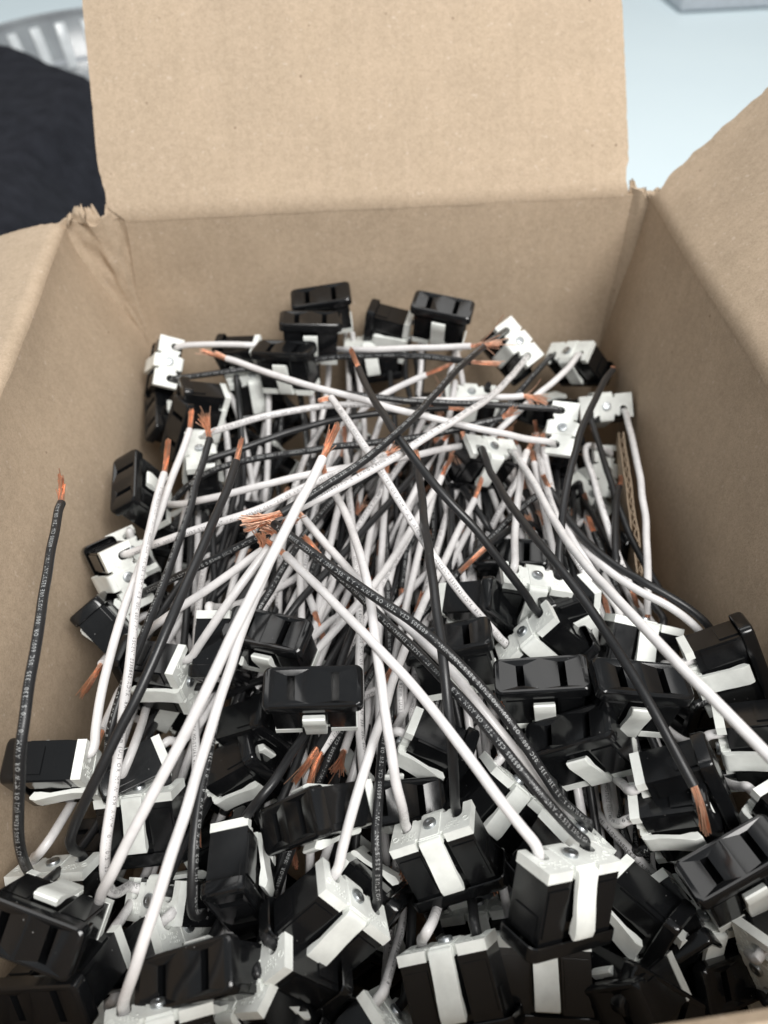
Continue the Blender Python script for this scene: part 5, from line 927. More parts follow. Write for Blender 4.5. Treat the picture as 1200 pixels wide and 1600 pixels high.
('B23','B',0,'p','-452 1572 -934 -453 1615 -938 -453 1642 -942 -466 1720 -1062 -461 1822 -1175 -409 1852 -1106 -348 1877 -1001 -296 1953 -964 -247 2038 -943 -199 2125 -926 -150 2213 -911 -102 2301 -900 -55 2390 -894 -7 2478 -897 40 2566 -910 85 2653 -933 130 2738 -963 174 2823 -997 219 2907 -1030',[258,2982,-1060]),
('B24','W',0,'p','-178 1665 -1137 -213 1690 -1138 -235 1707 -1138 -231 1739 -1162 -220 1800 -1197 -200 1854 -1196 -169 1901 -1155 -129 1946 -1087 -86 1993 -1010 -40 2048 -938 5 2112 -878 50 2185 -833 94 2264 -800 137 2350 -780 178 2441 -772 219 2542 -779 261 2660 -807 303 2805 -863 345 2954 -928 377 3032 -938 406 3095 -940 436 3172 -955 467 3261 -981',[495,3343,-1005]),
('B25','B',1,'p','156 1435 -995 174 1397 -984 184 1373 -977 189 1377 -1012 202 1445 -1120 209 1564 -1195 200 1602 -1073 193 1656 -972 191 1744 -930 191 1839 -904 194 1937 -884 199 2035 -870 205 2134 -861 212 2233 -855 221 2332 -854 230 2431 -858 239 2530 -867 250 2628 -882 261 2725 -901 273 2822 -921 284 2919 -940',[295,3007,-958]),
('B26','W',0,'p','429 1581 -1101 406 1569 -1136 390 1561 -1156 389 1573 -1167 385 1603 -1180 383 1642 -1171 382 1694 -1139 383 1759 -1093 386 1835 -1041 389 1918 -990 393 2003 -939 396 2091 -888 401 2194 -856 410 2329 -859 421 2478 -882 425 2588 -874 431 2714 -883 441 2872 -926 445 2986 -937 438 3031 -894 431 3070 -852 425 3113 -818 421 3165 -794 418 3231 -784 418 3310 -785 418 3398 -793',[419,3487,-802]),
('B26','B',0,'p','467 1429 -1070 444 1416 -1104 428 1408 -1125 428 1425 -1139 427 1464 -1159 428 1513 -1161 430 1573 -1139 433 1644 -1099 438 1725 -1053 445 1820 -1016 453 1920 -985 455 2004 -935 455 2086 -886 457 2183 -859 463 2307 -868 470 2435 -893 468 2519 -885 462 2578 -864 456 2645 -860 454 2728 -879 455 2829 -921 456 2929 -968 449 2977 -974 445 2994 -971',[423,3081,-959]),
('B27','W',1,'p','892 1474 -1108 862 1443 -1113 843 1424 -1117 837 1419 -1143 820 1432 -1167 797 1487 -1142 773 1560 -1089 749 1638 -1030 725 1718 -974 702 1801 -923 680 1889 -882 658 1982 -853 638 2079 -835 619 2177 -827 601 2276 -828 585 2374 -836 569 2471 -855 555 2567 -882 542 2660 -918 530 2752 -956 518 2844 -995 511 2890 -1015',[500,2973,-1049]),
('B27','B',0,'p','824 1514 -969 794 1484 -974 775 1465 -978 777 1484 -986 784 1526 -996 794 1580 -992 807 1647 -973 824 1725 -945 841 1811 -914 859 1904 -887 879 2005 -871 903 2126 -879 941 2288 -933 999 2507 -1048 1039 2687 -1125 1041 2771 -1113 1027 2815 -1069 1002 2830 -1005 979 2851 -952 972 2914 -941 972 2954 -944',[969,3044,-946]),
('B28','B',1,'p','-845 1773 -1107 -831 1747 -1138 -823 1730 -1158 -818 1722 -1185 -803 1697 -1203 -782 1660 -1159 -759 1620 -1087 -735 1585 -1035 -710 1556 -1033 -658 1483 -1006 -588 1379 -955 -534 1318 -984 -510 1297 -1016',[-460,1248,-1073]),
('B29','W',0,'p','-517 1717 -1038 -509 1682 -1013 -504 1661 -997 -504 1650 -1013 -509 1635 -1023 -524 1627 -1001 -545 1584 -928 -577 1506 -850 -629 1448 -856 -656 1419 -869',[-716,1356,-893]),
('B29','B',0,'p','-361 1730 -1071 -353 1695 -1047 -348 1674 -1030 -339 1666 -1040 -313 1654 -1029 -275 1652 -970 -222 1647 -898 -155 1635 -860 -85 1617 -877 -24 1597 -936 4 1588 -973',[60,1568,-1041]),
('B30','W',0,'p','-50 1785 -1189 -15 1760 -1193 8 1745 -1197 14 1737 -1218 18 1714 -1224 9 1682 -1169 -8 1646 -1084 -27 1607 -996 -49 1558 -918 -74 1490 -865 -102 1405 -838 -128 1312 -821 -151 1219 -799 -163 1172 -787',[-184,1087,-765]),
('B30','B',0,'p','-129 1691 -1291 -94 1666 -1295 -71 1651 -1299 -66 1687 -1387 -65 1699 -1443 -82 1666 -1377 -109 1630 -1273 -142 1649 -1248 -178 1659 -1205 -214 1614 -1076 -258 1520 -881 -327 1489 -816 -413 1478 -812 -500 1479 -854 -581 1488 -923 -661 1511 -1020 -701 1525 -1074',[-755,1543,-1144]),
('B31','W',0,'p','98 1977 -1180 73 2006 -1200 56 2023 -1213 47 2018 -1213 26 2004 -1204 3 1984 -1177 -24 1954 -1127 -54 1916 -1061 -86 1873 -987 -121 1824 -914 -159 1769 -848 -199 1709 -798 -244 1645 -769 -293 1580 -765 -346 1518 -790 -404 1465 -849 -462 1406 -910 -517 1329 -948 -570 1244 -983 -624 1154 -1012',[-668,1080,-1036]),
('B31','B',0,'p','136 1910 -1320 111 1939 -1341 94 1956 -1353 91 1963 -1352 81 1969 -1347 66 1961 -1332 50 1953 -1297 34 1926 -1209 19 1889 -1097 3 1861 -998 -14 1832 -904 -33 1797 -813 -57 1747 -738 -87 1678 -695 -120 1593 -686 -152 1500 -692 -182 1404 -701 -210 1308 -709',[-235,1222,-716]),
('B32','W',0,'p','418 1866 -1171 391 1836 -1155 374 1818 -1144 365 1807 -1159 345 1783 -1156 323 1754 -1096 299 1722 -1011 269 1682 -933 229 1628 -884 180 1565 -883 133 1520 -953 91 1484 -1053',[57,1456,-1131]),
('B32','B',1,'p','530 1753 -1188 503 1723 -1172 486 1705 -1161 474 1694 -1175 447 1672 -1171 415 1650 -1118 382 1614 -1038 352 1553 -965 334 1472 -923 330 1379 -897 332 1331 -885',[333,1243,-863]),
('B33','W',1,'p','914 1806 -1302 943 1775 -1311 960 1754 -1318 964 1766 -1335 968 1786 -1359 961 1801 -1355 940 1807 -1316 907 1802 -1242 862 1787 -1144 811 1769 -1040 756 1754 -950 698 1745 -888 634 1738 -855 563 1725 -845 484 1699 -845 400 1658 -851 312 1603 -853 221 1523 -827 175 1479 -811',[111,1420,-789]),
('B33','B',0,'p','848 1713 -1190 877 1682 -1199 894 1661 -1205 885 1653 -1202 865 1634 -1190 836 1615 -1161 798 1595 -1114 751 1574 -1058 698 1553 -1001 640 1529 -952 577 1501 -915 507 1462 -887 432 1414 -869 354 1359 -864 276 1304 -878 200 1250 -908 126 1193 -942 53 1133 -975 17 1103 -991',[-49,1048,-1021]),
('B34','W',0,'p','-1010 2198 -1014 -1033 2197 -1051 -1047 2194 -1074 -1049 2191 -1103 -1041 2171 -1130 -1013 2128 -1101 -975 2075 -1043 -938 2025 -998 -900 1966 -972 -845 1863 -922 -796 1765 -904 -755 1680 -918 -722 1608 -965 -698 1553 -1044',[-676,1503,-1116]),
('B34','B',0,'p','-875 2217 -1098 -897 2216 -1135 -912 2213 -1158 -916 2211 -1186 -919 2191 -1211 -913 2147 -1175 -902 2092 -1103 -887 2030 -1029 -868 1959 -969 -846 1882 -941 -814 1786 -923 -782 1696 -940 -753 1617 -988 -729 1551 -1063 -719 1522 -1108',[-701,1472,-1181]),
('B35','B',0,'p','-583 2212 -1097 -589 2193 -1135 -593 2182 -1160 -591 2161 -1165 -586 2117 -1168 -580 2064 -1155 -570 2001 -1125 -559 1931 -1085 -546 1857 -1047 -533 1782 -1022 -519 1707 -1013 -504 1630 -1019 -487 1546 -1029 -467 1453 -1035 -443 1352 -1036 -417 1247 -1034 -388 1133 -1014 -356 1011 -977 -340 950 -958',[-318,866,-933]),
('B36','W',1,'p','-120 2234 -1168 -140 2270 -1180 -155 2293 -1186 -159 2293 -1204 -166 2284 -1226 -173 2253 -1213 -179 2190 -1155 -184 2106 -1073 -193 2019 -1003 -207 1932 -957 -226 1840 -930 -249 1744 -917 -276 1648 -909 -306 1554 -905 -340 1469 -911 -378 1394 -935 -398 1359 -951',[-439,1286,-983]),
('B36','B',0,'p','-194 2154 -1285 -215 2190 -1296 -229 2213 -1303 -235 2245 -1350 -245 2256 -1380 -253 2197 -1319 -263 2139 -1244 -273 2081 -1158 -283 2025 -1075 -295 1965 -996 -309 1898 -926 -328 1821 -872 -350 1733 -841 -375 1639 -833 -405 1555 -856 -450 1517 -964 -484 1435 -1009 -509 1324 -1009 -539 1230 -1041 -557 1188 -1068',[-586,1112,-1106]),
('B37','W',1,'p','142 2119 -1293 116 2086 -1305 100 2066 -1314 96 2054 -1312 87 2029 -1303 80 1998 -1279 73 1960 -1235 66 1913 -1171 60 1860 -1093 54 1802 -1011 48 1739 -934 43 1671 -869 38 1597 -821 34 1518 -796 31 1438 -797 28 1360 -827 27 1286 -881 26 1205 -935 25 1112 -970 25 1011 -989 24 871 -912',[24,793,-869]),
('B37','B',0,'p','19 2186 -1214 -6 2153 -1226 -23 2133 -1235 -29 2121 -1239 -40 2093 -1239 -52 2057 -1216 -65 2011 -1168 -78 1955 -1100 -92 1893 -1025 -110 1827 -954 -131 1756 -895 -157 1681 -850 -187 1601 -824 -223 1522 -818 -265 1450 -838 -313 1390 -888 -367 1335 -955 -419 1266 -999 -470 1190 -1030',[-518,1119,-1059]),
('B38','W',1,'p','580 2076 -1208 569 2037 -1193 562 2012 -1185 560 2003 -1208 561 1985 -1236 563 1960 -1217 549 1871 -1093 537 1794 -992 522 1723 -927 498 1641 -888 466 1553 -878 429 1466 -894 389 1384 -930 349 1307 -977 329 1269 -1002',[293,1200,-1047]),
('B38','B',1,'p','425 2117 -1218 414 2078 -1202 407 2053 -1194 401 2036 -1188 390 2001 -1168 376 1962 -1133 361 1920 -1081 345 1875 -1020 327 1831 -959 309 1788 -907 290 1743 -871 269 1693 -849 244 1627 -832 214 1543 -817 183 1452 -819 153 1367 -848 123 1285 -894 93 1198 -940 63 1104 -975 33 1006 -1004 18 957 -1018',[-7,874,-1043]),
('B39','W',0,'p','852 2257 -1091 821 2235 -1112 800 2221 -1124 789 2207 -1124 766 2175 -1118 741 2139 -1096 713 2101 -1060 683 2061 -1018 651 2024 -984 617 1988 -966 578 1952 -966 531 1899 -963 467 1800 -915 401 1701 -876 337 1613 -852 271 1521 -821 206 1432 -792 173 1389 -779',[121,1319,-758]),
('B40','W',1,'p','-823 2422 -921 -790 2447 -908 -769 2463 -900 -766 2446 -910 -759 2407 -924 -753 2351 -923 -747 2277 -905 -741 2190 -877 -736 2096 -846 -730 2000 -819 -724 1905 -798 -717 1809 -785 -710 1716 -780 -703 1625 -785 -696 1536 -797 -685 1440 -802 -670 1337 -797 -653 1234 -794 -637 1131 -793 -621 1029 -794 -613 979 -796',[-599,890,-798]),
('B40','B',0,'p','-866 2535 -1026 -833 2559 -1014 -812 2575 -1006 -801 2572 -1031 -774 2540 -1065 -742 2467 -1067 -709 2376 -1053 -679 2287 -1041 -653 2201 -1036 -624 2095 -1010 -599 1993 -991 -577 1895 -980 -560 1805 -987 -557 1752 -1060 -547 1676 -1111 -531 1576 -1136 -512 1462 -1141 -497 1362 -1173 -486 1269 -1220',[-476,1190,-1261]),
('B41','W',0,'p','-539 2420 -1187 -519 2446 -1215 -504 2462 -1232 -501 2467 -1262 -492 2458 -1294 -481 2411 -1270 -469 2345 -1208 -458 2283 -1149 -453 2243 -1121 -448 2207 -1111 -428 2096 -1032 -401 1949 -933 -383 1846 -909 -366 1747 -905 -349 1649 -911 -333 1551 -927 -316 1456 -953 -301 1366 -994 -291 1299 -1085 -294 1288 -1303',[-295,1284,-1393]),
('B41','B',1,'p','-525 2530 -1072 -505 2556 -1100 -491 2572 -1117 -487 2579 -1148 -485 2567 -1191 -494 2521 -1204 -512 2470 -1210 -520 2363 -1150 -535 2276 -1117 -561 2234 -1142 -574 2130 -1101 -573 1967 -998 -588 1860 -970 -608 1763 -962 -630 1670 -966 -659 1592 -998 -689 1514 -1037 -701 1395 -1010 -714 1281 -996 -736 1184 -1013 -758 1090 -1037 -781 995 -1060 -792 948 -1072',[-812,863,-1093]),
('B42','W',0,'p','-18 2461 -1364 -13 2419 -1362 -10 2391 -1361 -9 2384 -1357 -12 2356 -1347 -25 2312 -1327 -41 2273 -1291 -60 2261 -1264 -79 2268 -1253 -98 2180 -1130 -117 2055 -972 -142 1981 -896 -174 1904 -847 -210 1820 -821 -251 1731 -816 -292 1642 -822 -336 1556 -838 -385 1490 -893 -440 1437 -976 -484 1346 -999 -524 1245 -1000',[-556,1161,-1001]),
('B42','B',0,'p','-176 2442 -1383 -171 2400 -1380 -168 2373 -1380 -170 2359 -1370 -176 2330 -1348 -184 2297 -1320 -195 2258 -1281 -208 2212 -1227 -222 2160 -1158 -237 2103 -1078 -252 2043 -994 -267 1979 -914 -284 1913 -843 -302 1843 -784 -321 1770 -744 -342 1694 -725 -365 1619 -732 -391 1547 -765 -420 1482 -825 -450 1416 -899 -475 1334 -954 -497 1242 -1000 -515 1138 -1028 -516 1000 -978 -519 866 -937 -524 807 -935',[-529,718,-924]),
('B43','W',0,'p','221 2423 -1324 192 2399 -1346 173 2385 -1360 172 2380 -1359 170 2365 -1354 170 2342 -1337 173 2311 -1304 178 2271 -1254 184 2223 -1184 191 2166 -1099 197 2103 -1007 204 2037 -920 211 1971 -848 219 1907 -798 228 1844 -775 237 1782 -779 246 1718 -805 252 1640 -828 253 1526 -813 252 1411 -802 253 1307 -817 258 1221 -868 264 1145 -945 268 1058 -998',[271,981,-1045]),
('B43','B',0,'p','138 2403 -1189 109 2379 -1211 90 2365 -1225 89 2355 -1234 87 2331 -1246 89 2301 -1241 93 2258 -1210 100 2202 -1155 108 2133 -1081 117 2057 -1000 127 1978 -924 137 1898 -859 147 1816 -808 158 1732 -773 170 1645 -755 182 1557 -753 194 1471 -768 207 1389 -798 222 1312 -847 237 1236 -904 252 1153 -953 265 1063 -993 271 947 -968 263 780 -812',[260,714,-751]),
('B44','W',0,'p','452 2411 -1163 448 2394 -1124 446 2385 -1098 429 2356 -1076 394 2296 -1032 355 2233 -988 311 2164 -945 264 2091 -904 214 2015 -868 161 1938 -837 105 1859 -814 48 1780 -798 -11 1701 -789 -71 1623 -789 -133 1549 -799 -197 1480 -825 -264 1418 -869 -333 1363 -929 -402 1303 -983 -470 1234 -1025 -504 1200 -1046',[-562,1141,-1082]),
('B44','B',0,'p','609 2430 -1141 606 2413 -1101 603 2403 -1076 601 2368 -1050 597 2298 -1002 592 2226 -961 587 2155 -932 582 2088 -920 574 2024 -926 564 1961 -945 541 1865 -932 508 1743 -891 475 1631 -866 441 1524 -847 403 1404 -806 383 1342 -782',[357,1261,-751]),
('B45','W',0,'p','992 2462 -1097 1008 2452 -1058 1017 2445 -1034 998 2425 -1023 955 2381 -1002 905 2329 -978 847 2268 -953 784 2202 -932 721 2136 -918 661 2074 -918 606 2018 -931 555 1965 -956 503 1898 -969 441 1784 -929 381 1667 -891 326 1562 -876 276 1466 -879 228 1376 -895 183 1288 -918 139 1202 -947 96 1116 -977',[57,1040,-1004]),
('B45','B',0,'p','885 2559 -1029 901 2549 -990 910 2542 -965 916 2530 -986 922 2493 -1016 903 2391 -988 878 2279 -960 853 2176 -946 824 2078 -938 792 1983 -932 755 1891 -926 715 1802 -922 671 1716 -921 625 1633 -923 577 1551 -926 526 1467 -926 471 1379 -918 414 1288 -904 385 1241 -895',[338,1165,-882]),
('B46','W',0,'p','-800 3005 -971 -816 3044 -981 -827 3068 -986 -855 3166 -1090 -870 3177 -1150 -872 3080 -1121 -884 2997 -1100 -895 2908 -1070 -890 2774 -1003 -880 2630 -930 -880 2528 -902 -884 2444 -898 -879 2345 -884 -867 2231 -860 -857 2129 -854 -847 2030 -856 -836 1931 -866 -824 1834 -885 -811 1740 -915 -801 1657 -963 -798 1587 -1038 -796 1519 -1119 -789 1473 -1139',[-781,1399,-1189]),
('B46','B',0,'p','-946 2941 -982 -962 2979 -991 -973 3004 -996 -976 3012 -1025 -977 3007 -1066 -973 2981 -1084 -967 2946 -1087 -948 2871 -1052 -905 2719 -952 -873 2593 -884 -854 2497 -854 -838 2400 -836 -823 2302 -826 -810 2203 -821 -798 2104 -819 -787 2004 -817 -777 1905 -815 -769 1805 -815 -761 1705 -816 -754 1605 -818 -747 1505 -819',[-740,1416,-820]),
('B47','W',0,'p','-477 2871 -1054 -463 2897 -1085 -453 2914 -1104 -451 2922 -1136 -445 2916 -1174 -435 2869 -1157 -424 2800 -1102 -413 2727 -1035 -402 2654 -968 -391 2578 -904 -381 2499 -843 -371 2415 -791 -361 2325 -750 -352 2231 -722 -344 2133 -706 -337 2033 -701 -331 1934 -703 -325 1834 -711 -320 1735 -726 -315 1638 -747 -312 1542 -776 -309 1450 -814 -311 1375 -884 -311 1293 -944 -307 1237 -945',[-303,1148,-961]),
('B47','B',1,'p','-600 2970 -1028 -586 2996 -1060 -576 3013 -1078 -575 3025 -1116 -567 3012 -1161 -554 2951 -1164 -540 2875 -1147 -523 2773 -1102 -506 2676 -1062 -492 2587 -1034 -478 2493 -1008 -465 2398 -989 -458 2325 -1001 -456 2280 -1052 -448 2196 -1064 -423 2022 -975 -407 1900 -949 -397 1801 -956 -388 1703 -969 -379 1606 -988 -371 1509 -1010 -363 1413 -1034 -355 1317 -1058 -351 1269 -1070',[-343,1182,-1091]),
('B48','W',0,'p','-252 2786 -1253 -236 2765 -1287 -225 2751 -1308 -222 2750 -1324 -221 2729 -1341 -227 2676 -1330 -238 2611 -1291 -251 2555 -1244 -265 2506 -1200 -275 2417 -1117 -284 2316 -1034 -295 2226 -984 -305 2133 -953 -314 2035 -938 -323 1936 -934 -330 1836 -936 -337 1736 -940 -344 1636 -945 -349 1536 -952 -354 1436 -963 -359 1340 -982 -367 1251 -1013',[-374,1166,-1043]),
('B48','B',0,'p','-144 2902 -1272 -128 2881 -1307 -117 2868 -1328 -117 2912 -1381 -112 2941 -1440 -99 2879 -1422 -83 2741 -1316 -69 2662 -1248 -56 2603 -1190 -42 2564 -1156 -28 2514 -1120 -12 2377 -1007 4 2272 -949 20 2177 -921 37 2079 -909 54 1981 -907 70 1882 -913 86 1785 -926 103 1699 -963 121 1638 -1046 141 1594 -1165 156 1493 -1194 163 1330 -1106 168 1260 -1079',[173,1178,-1042]),
('B49','B',0,'p','124 2946 -1157 107 2985 -1166 97 3010 -1171 94 3020 -1199 83 3019 -1229 64 2992 -1214 42 2949 -1168 20 2858 -1072 -1 2785 -995 -23 2716 -926 -46 2644 -863 -71 2566 -810 -97 2481 -770 -125 2391 -747 -153 2297 -738 -181 2202 -738 -209 2108 -742 -237 2013 -747 -264 1918 -753 -291 1823 -761 -318 1728 -772 -344 1634 -783 -371 1539 -794',[-395,1453,-805]),
('B50','W',0,'p','592 2682 -1245 550 2671 -1243 524 2665 -1244 515 2663 -1269 497 2642 -1288 477 2591 -1252 459 2528 -1184 442 2464 -1110 424 2399 -1036 405 2331 -965 383 2259 -901 356 2181 -847 324 2096 -808 288 2007 -786 249 1917 -778 207 1826 -782 165 1736 -794 122 1649 -813 79 1563 -842 36 1481 -878 -7 1400 -918 -50 1319 -958 -72 1278 -978',[-111,1206,-1014]),
('B50','B',1,'p','554 2836 -1226 512 2826 -1224 485 2819 -1224 476 2816 -1249 457 2791 -1269 437 2736 -1236 419 2669 -1174 401 2600 -1107 384 2529 -1041 367 2454 -979 351 2374 -925 334 2287 -884 318 2195 -858 304 2099 -844 290 2002 -842 277 1905 -849 265 1809 -866 255 1715 -893 246 1628 -934 242 1568 -1027 241 1523 -1148 221 1358 -1056',[211,1280,-1012]),
('B51','W',1,'p','961 2815 -1313 969 2806 -1354 973 2800 -1380 994 2853 -1422 1005 2868 -1436 1005 2845 -1451 1001 2810 -1457 969 2699 -1357 948 2617 -1268 950 2603 -1245 936 2549 -1186 884 2398 -1038 846 2293 -961 809 2205 -928 769 2116 -916 725 2028 -916 680 1940 -920 633 1855 -923 584 1768 -921 534 1688 -926 487 1621 -951 429 1519 -923 401 1472 -915',[357,1396,-896]),
('B51','B',1,'p','1029 2677 -1269 1037 2668 -1310 1041 2662 -1336 1047 2665 -1341 1048 2659 -1347 1028 2634 -1340 998 2605 -1314 973 2593 -1278 954 2601 -1246 933 2603 -1204 871 2494 -1048 814 2401 -914 770 2351 -833 721 2299 -765 666 2240 -712 603 2174 -680 536 2104 -668 468 2033 -671 399 1962 -682 330 1892 -695 261 1822 -712 193 1753 -734 126 1684 -760 59 1616 -788 -9 1548 -816',[-69,1487,-841]),
('B52','W',0,'p','-897 3117 -936 -936 3132 -943 -962 3140 -948 -970 3142 -975 -977 3118 -1013 -972 3060 -1025 -968 3007 -1038 -970 2974 -1067 -954 2886 -1050 -908 2706 -955 -881 2582 -913 -879 2526 -941 -874 2460 -963 -838 2304 -897 -814 2184 -873 -798 2084 -876 -783 1987 -889 -769 1891 -909 -754 1796 -935 -741 1702 -964 -728 1610 -997 -722 1565 -1014',[-710,1481,-1045]),
('B52','B',0,'p','-866 3126 -1093 -906 3141 -1100 -932 3150 -1105 -937 3147 -1125 -940 3127 -1148 -930 3081 -1139 -915 3030 -1116 -902 2992 -1100 -885 2939 -1074 -854 2832 -1007 -816 2694 -924 -787 2578 -873 -769 2483 -854 -752 2385 -842 -735 2281 -834 -721 2182 -837 -708 2083 -848 -697 1986 -867 -688 1889 -893 -680 1795 -926 -672 1702 -962 -666 1610 -1001 -662 1565 -1021',[-657,1483,-1057]),
('B53','W',0,'p','-526 3278 -985 -551 3310 -971 -567 3330 -961 -574 3336 -995 -588 3339 -1065 -597 3301 -1120 -598 3217 -1140 -600 3129 -1156 -597 3006 -1139 -598 2898 -1132 -594 2752 -1084 -600 2647 -1073 -615 2578 -1096 -637 2530 -1142 -648 2432 -1138 -645 2279 -1074 -648 2151 -1035 -655 2036 -1009 -665 1933 -998',[-675,1844,-988]),
('B53','B',0,'p','-655 3196 -1032 -680 3228 -1018 -696 3248 -1008 -702 3255 -1035 -712 3256 -1080 -713 3213 -1092 -708 3142 -1078 -691 3018 -1019 -689 2955 -1013 -686 2872 -997 -666 2708 -916 -662 2595 -887 -664 2495 -875 -668 2395 -868 -673 2295 -864 -680 2196 -864 -688 2096 -868 -697 1997 -875 -708 1898 -887 -719 1800 -901 -731 1702 -916 -743 1603 -930',[-753,1515,-943]),
('B54','W',0,'p','-156 3079 -1006 -120 3056 -1009 -96 3042 -1010 -89 3037 -1037 -81 3005 -1064 -83 2940 -1043 -92 2862 -992 -102 2781 -935 -113 2700 -880 -124 2616 -829 -137 2528 -784 -150 2436 -751 -164 2341 -728 -178 2244 -714 -193 2146 -709 -208 2048 -710 -224 1951 -717 -239 1854 -731 -255 1758 -752 -270 1664 -779 -285 1571 -810 -301 1478 -842 -316 1385 -874',[-330,1301,-902]),
('B54','B',0,'p','-115 3159 -1138 -79 3136 -1141 -55 3123 -1142 -48 3118 -1170 -40 3087 -1200 -43 3019 -1183 -53 2936 -1139 -64 2851 -1089 -76 2766 -1039 -88 2679 -993 -101 2596 -957 -113 2503 -923 -125 2402 -894 -137 2303 -878 -149 2205 -869 -161 2106 -866 -172 2007 -867 -184 1908 -871 -196 1809 -880 -207 1711 -895 -218 1614 -913 -229 1517 -936 -240 1421 -959 -251 1325 -982 -256 1276 -993',[-266,1189,-1014]),
('B55','W',0,'p','231 3122 -1180 226 3082 -1194 222 3056 -1203 223 3079 -1262 214 3116 -1359 181 3078 -1359 136 2995 -1298 90 2913 -1231 42 2768 -1108 -3 2681 -1051 -50 2632 -1046 -97 2597 -1072 -139 2463 -1014 -181 2337 -972 -223 2246 -968 -264 2157 -964 -305 2067 -957 -344 1977 -948 -382 1887 -938 -420 1796 -929 -458 1706 -919',[-492,1623,-910]),
('B56','W',1,'p','500 3196 -951 499 3175 -913 499 3162 -889 493 3139 -892 481 3091 -900 468 3045 -916 455 3000 -942 437 2934 -956 408 2800 -917 379 2673 -885 353 2572 -875 326 2465 -858 296 2344 -828 266 2231 -806 237 2124 -793 208 2024 -789 179 1926 -794 150 1831 -805 121 1737 -822 91 1644 -844 62 1551 -868 32 1459 -894 3 1367 -921',[-23,1284,-945]),
('B56','B',0,'p','640 3126 -987 639 3105 -949 639 3093 -925 633 3070 -918 617 3007 -914 594 2921 -923 568 2827 -937 541 2732 -950 514 2637 -961 484 2542 -967 454 2447 -968 422 2353 -965 389 2259 -958 355 2166 -950 320 2073 -942 286 1980 -935 250 1887 -929 214 1794 -926 177 1702 -923 140 1609 -922 103 1517 -920 65 1424 -918',[32,1341,-916]),
('B57','W',1,'p','964 3086 -949 997 3113 -955 1018 3131 -957 1013 3125 -971 1002 3108 -992 981 3077 -997 949 3026 -982 907 2956 -949 860 2874 -909 811 2791 -872 763 2713 -846 715 2635 -828 664 2542 -805 613 2447 -789 563 2357 -783 514 2270 -787 466 2185 -798 419 2101 -816 373 2018 -839 327 1934 -863 281 1850 -889 258 1807 -901',[217,1731,-925]),
('B57','B',0,'p','860 3204 -980 893 3231 -986 914 3249 -988 916 3244 -1002 920 3231 -1025 921 3209 -1037 915 3171 -1032 903 3111 -1007 884 3029 -963 861 2932 -911 839 2835 -866 821 2749 -840 809 2678 -835 801 2614 -847 782 2516 -835 752 2377 -792 723 2239 -754 699 2116 -736 681 2010 -738 668 1916 -755 657 1829 -785 648 1747 -825 641 1666 -868 621 1555 -868 607 1487 -850',[589,1401,-832]),
('B60','W',0,'p','-29 576 -1519 -14 537 -1527 -6 511 -1534 23 449 -1554 52 386 -1613',[92,436,-1613]),
('B60','B',0,'p','-107 520 -1391 -92 480 -1400 -84 455 -1406 -55 392 -1426 -26 329 -1486',[14,379,-1486]),
('B65','W',0,'p','-601 885 -1410 -638 907 -1400 -661 920 -1395 -717 955 -1382 -773 990 -1409',[-733,1040,-1409]),
('B65','B',0,'p','-535 1022 -1458 -571 1044 -1448 -594 1057 -1443 -650 1092 -1430 -706 1127 -1457',[-666,1177,-1457]),
('B70','W',0,'p','-903 1336 -1526 -933 1362 -1510 -951 1381 -1501 -1002 1419 -1482 -1053 1457 -1504',[-1013,1507,-1504]),
('B70','B',0,'p','-805 1375 -1405 -835 1402 -1390 -854 1420 -1381 -905 1459 -1362 -956 1497 -1383',[-916,1547,-1383]),
('B71','W',0,'p','-528 1235 -1502 -506 1206 -1478 -494 1189 -1461 -454 1142 -1437 -415 1096 -1452',[-375,1146,-1452]),
('B71','B',0,'p','-451 1355 -1430 -429 1327 -1405 -417 1309 -1389 -377 1262 -1364 -338 1216 -1379',[-298,1266,-1379]),
('B74','W',0,'p','694 1187 -1521 728 1166 -1505 749 1152 -1495 808 1122 -1482 867 1092 -1510',[907,1142,-1510]),
('B74','B',0,'p','691 1280 -1390 725 1258 -1375 746 1244 -1364 805 1214 -1352 864 1184 -1379',[904,1234,-1379]),
('B76','W',0,'p','-853 1668 -1562 -880 1668 -1595 -897 1669 -1617 -945 1664 -1678 -993 1659 -1779',[-953,1709,-1779]),
('B76','B',0,'p','-944 1775 -1486 -972 1775 -1519 -988 1776 -1541 -1036 1771 -1602 -1084 1766 -1703',[-1044,1816,-1703]),
('B88','W',0,'p','-900 2344 -1382 -896 2302 -1375 -892 2276 -1369 -887 2206 -1373 -882 2136 -1418',[-842,2186,-1418]),
('B88','B',0,'p','-752 2351 -1441 -747 2309 -1434 -744 2282 -1428 -739 2212 -1433 -733 2143 -1477',[-693,2193,-1477]),
('B89','W',0,'p','-400 2271 -1398 -374 2238 -1409 -357 2218 -1416 -319 2161 -1439 -281 2104 -1502',[-241,2154,-1502]),
('B89','B',0,'p','-495 2236 -1522 -470 2203 -1532 -452 2183 -1540 -414 2126 -1563 -376 2069 -1626',[-336,2119,-1626]),
('B94','W',0,'p','-896 2881 -1565 -899 2923 -1555 -900 2950 -1549 -911 3016 -1539 -921 3082 -1568',[-881,3132,-1568]),
('B94','B',0,'p','-791 2861 -1446 -794 2903 -1436 -795 2930 -1430 -806 2996 -1420 -816 3062 -1449',[-776,3112,-1449]),
('B97','W',0,'p','226 2716 -1428 254 2725 -1396 270 2731 -1375 320 2748 -1339 369 2765 -1342',[409,2815,-1342]),
('B97','B',0,'p','170 2866 -1423 198 2875 -1391 214 2881 -1370 264 2897 -1333 313 2914 -1337',[353,2964,-1337]),
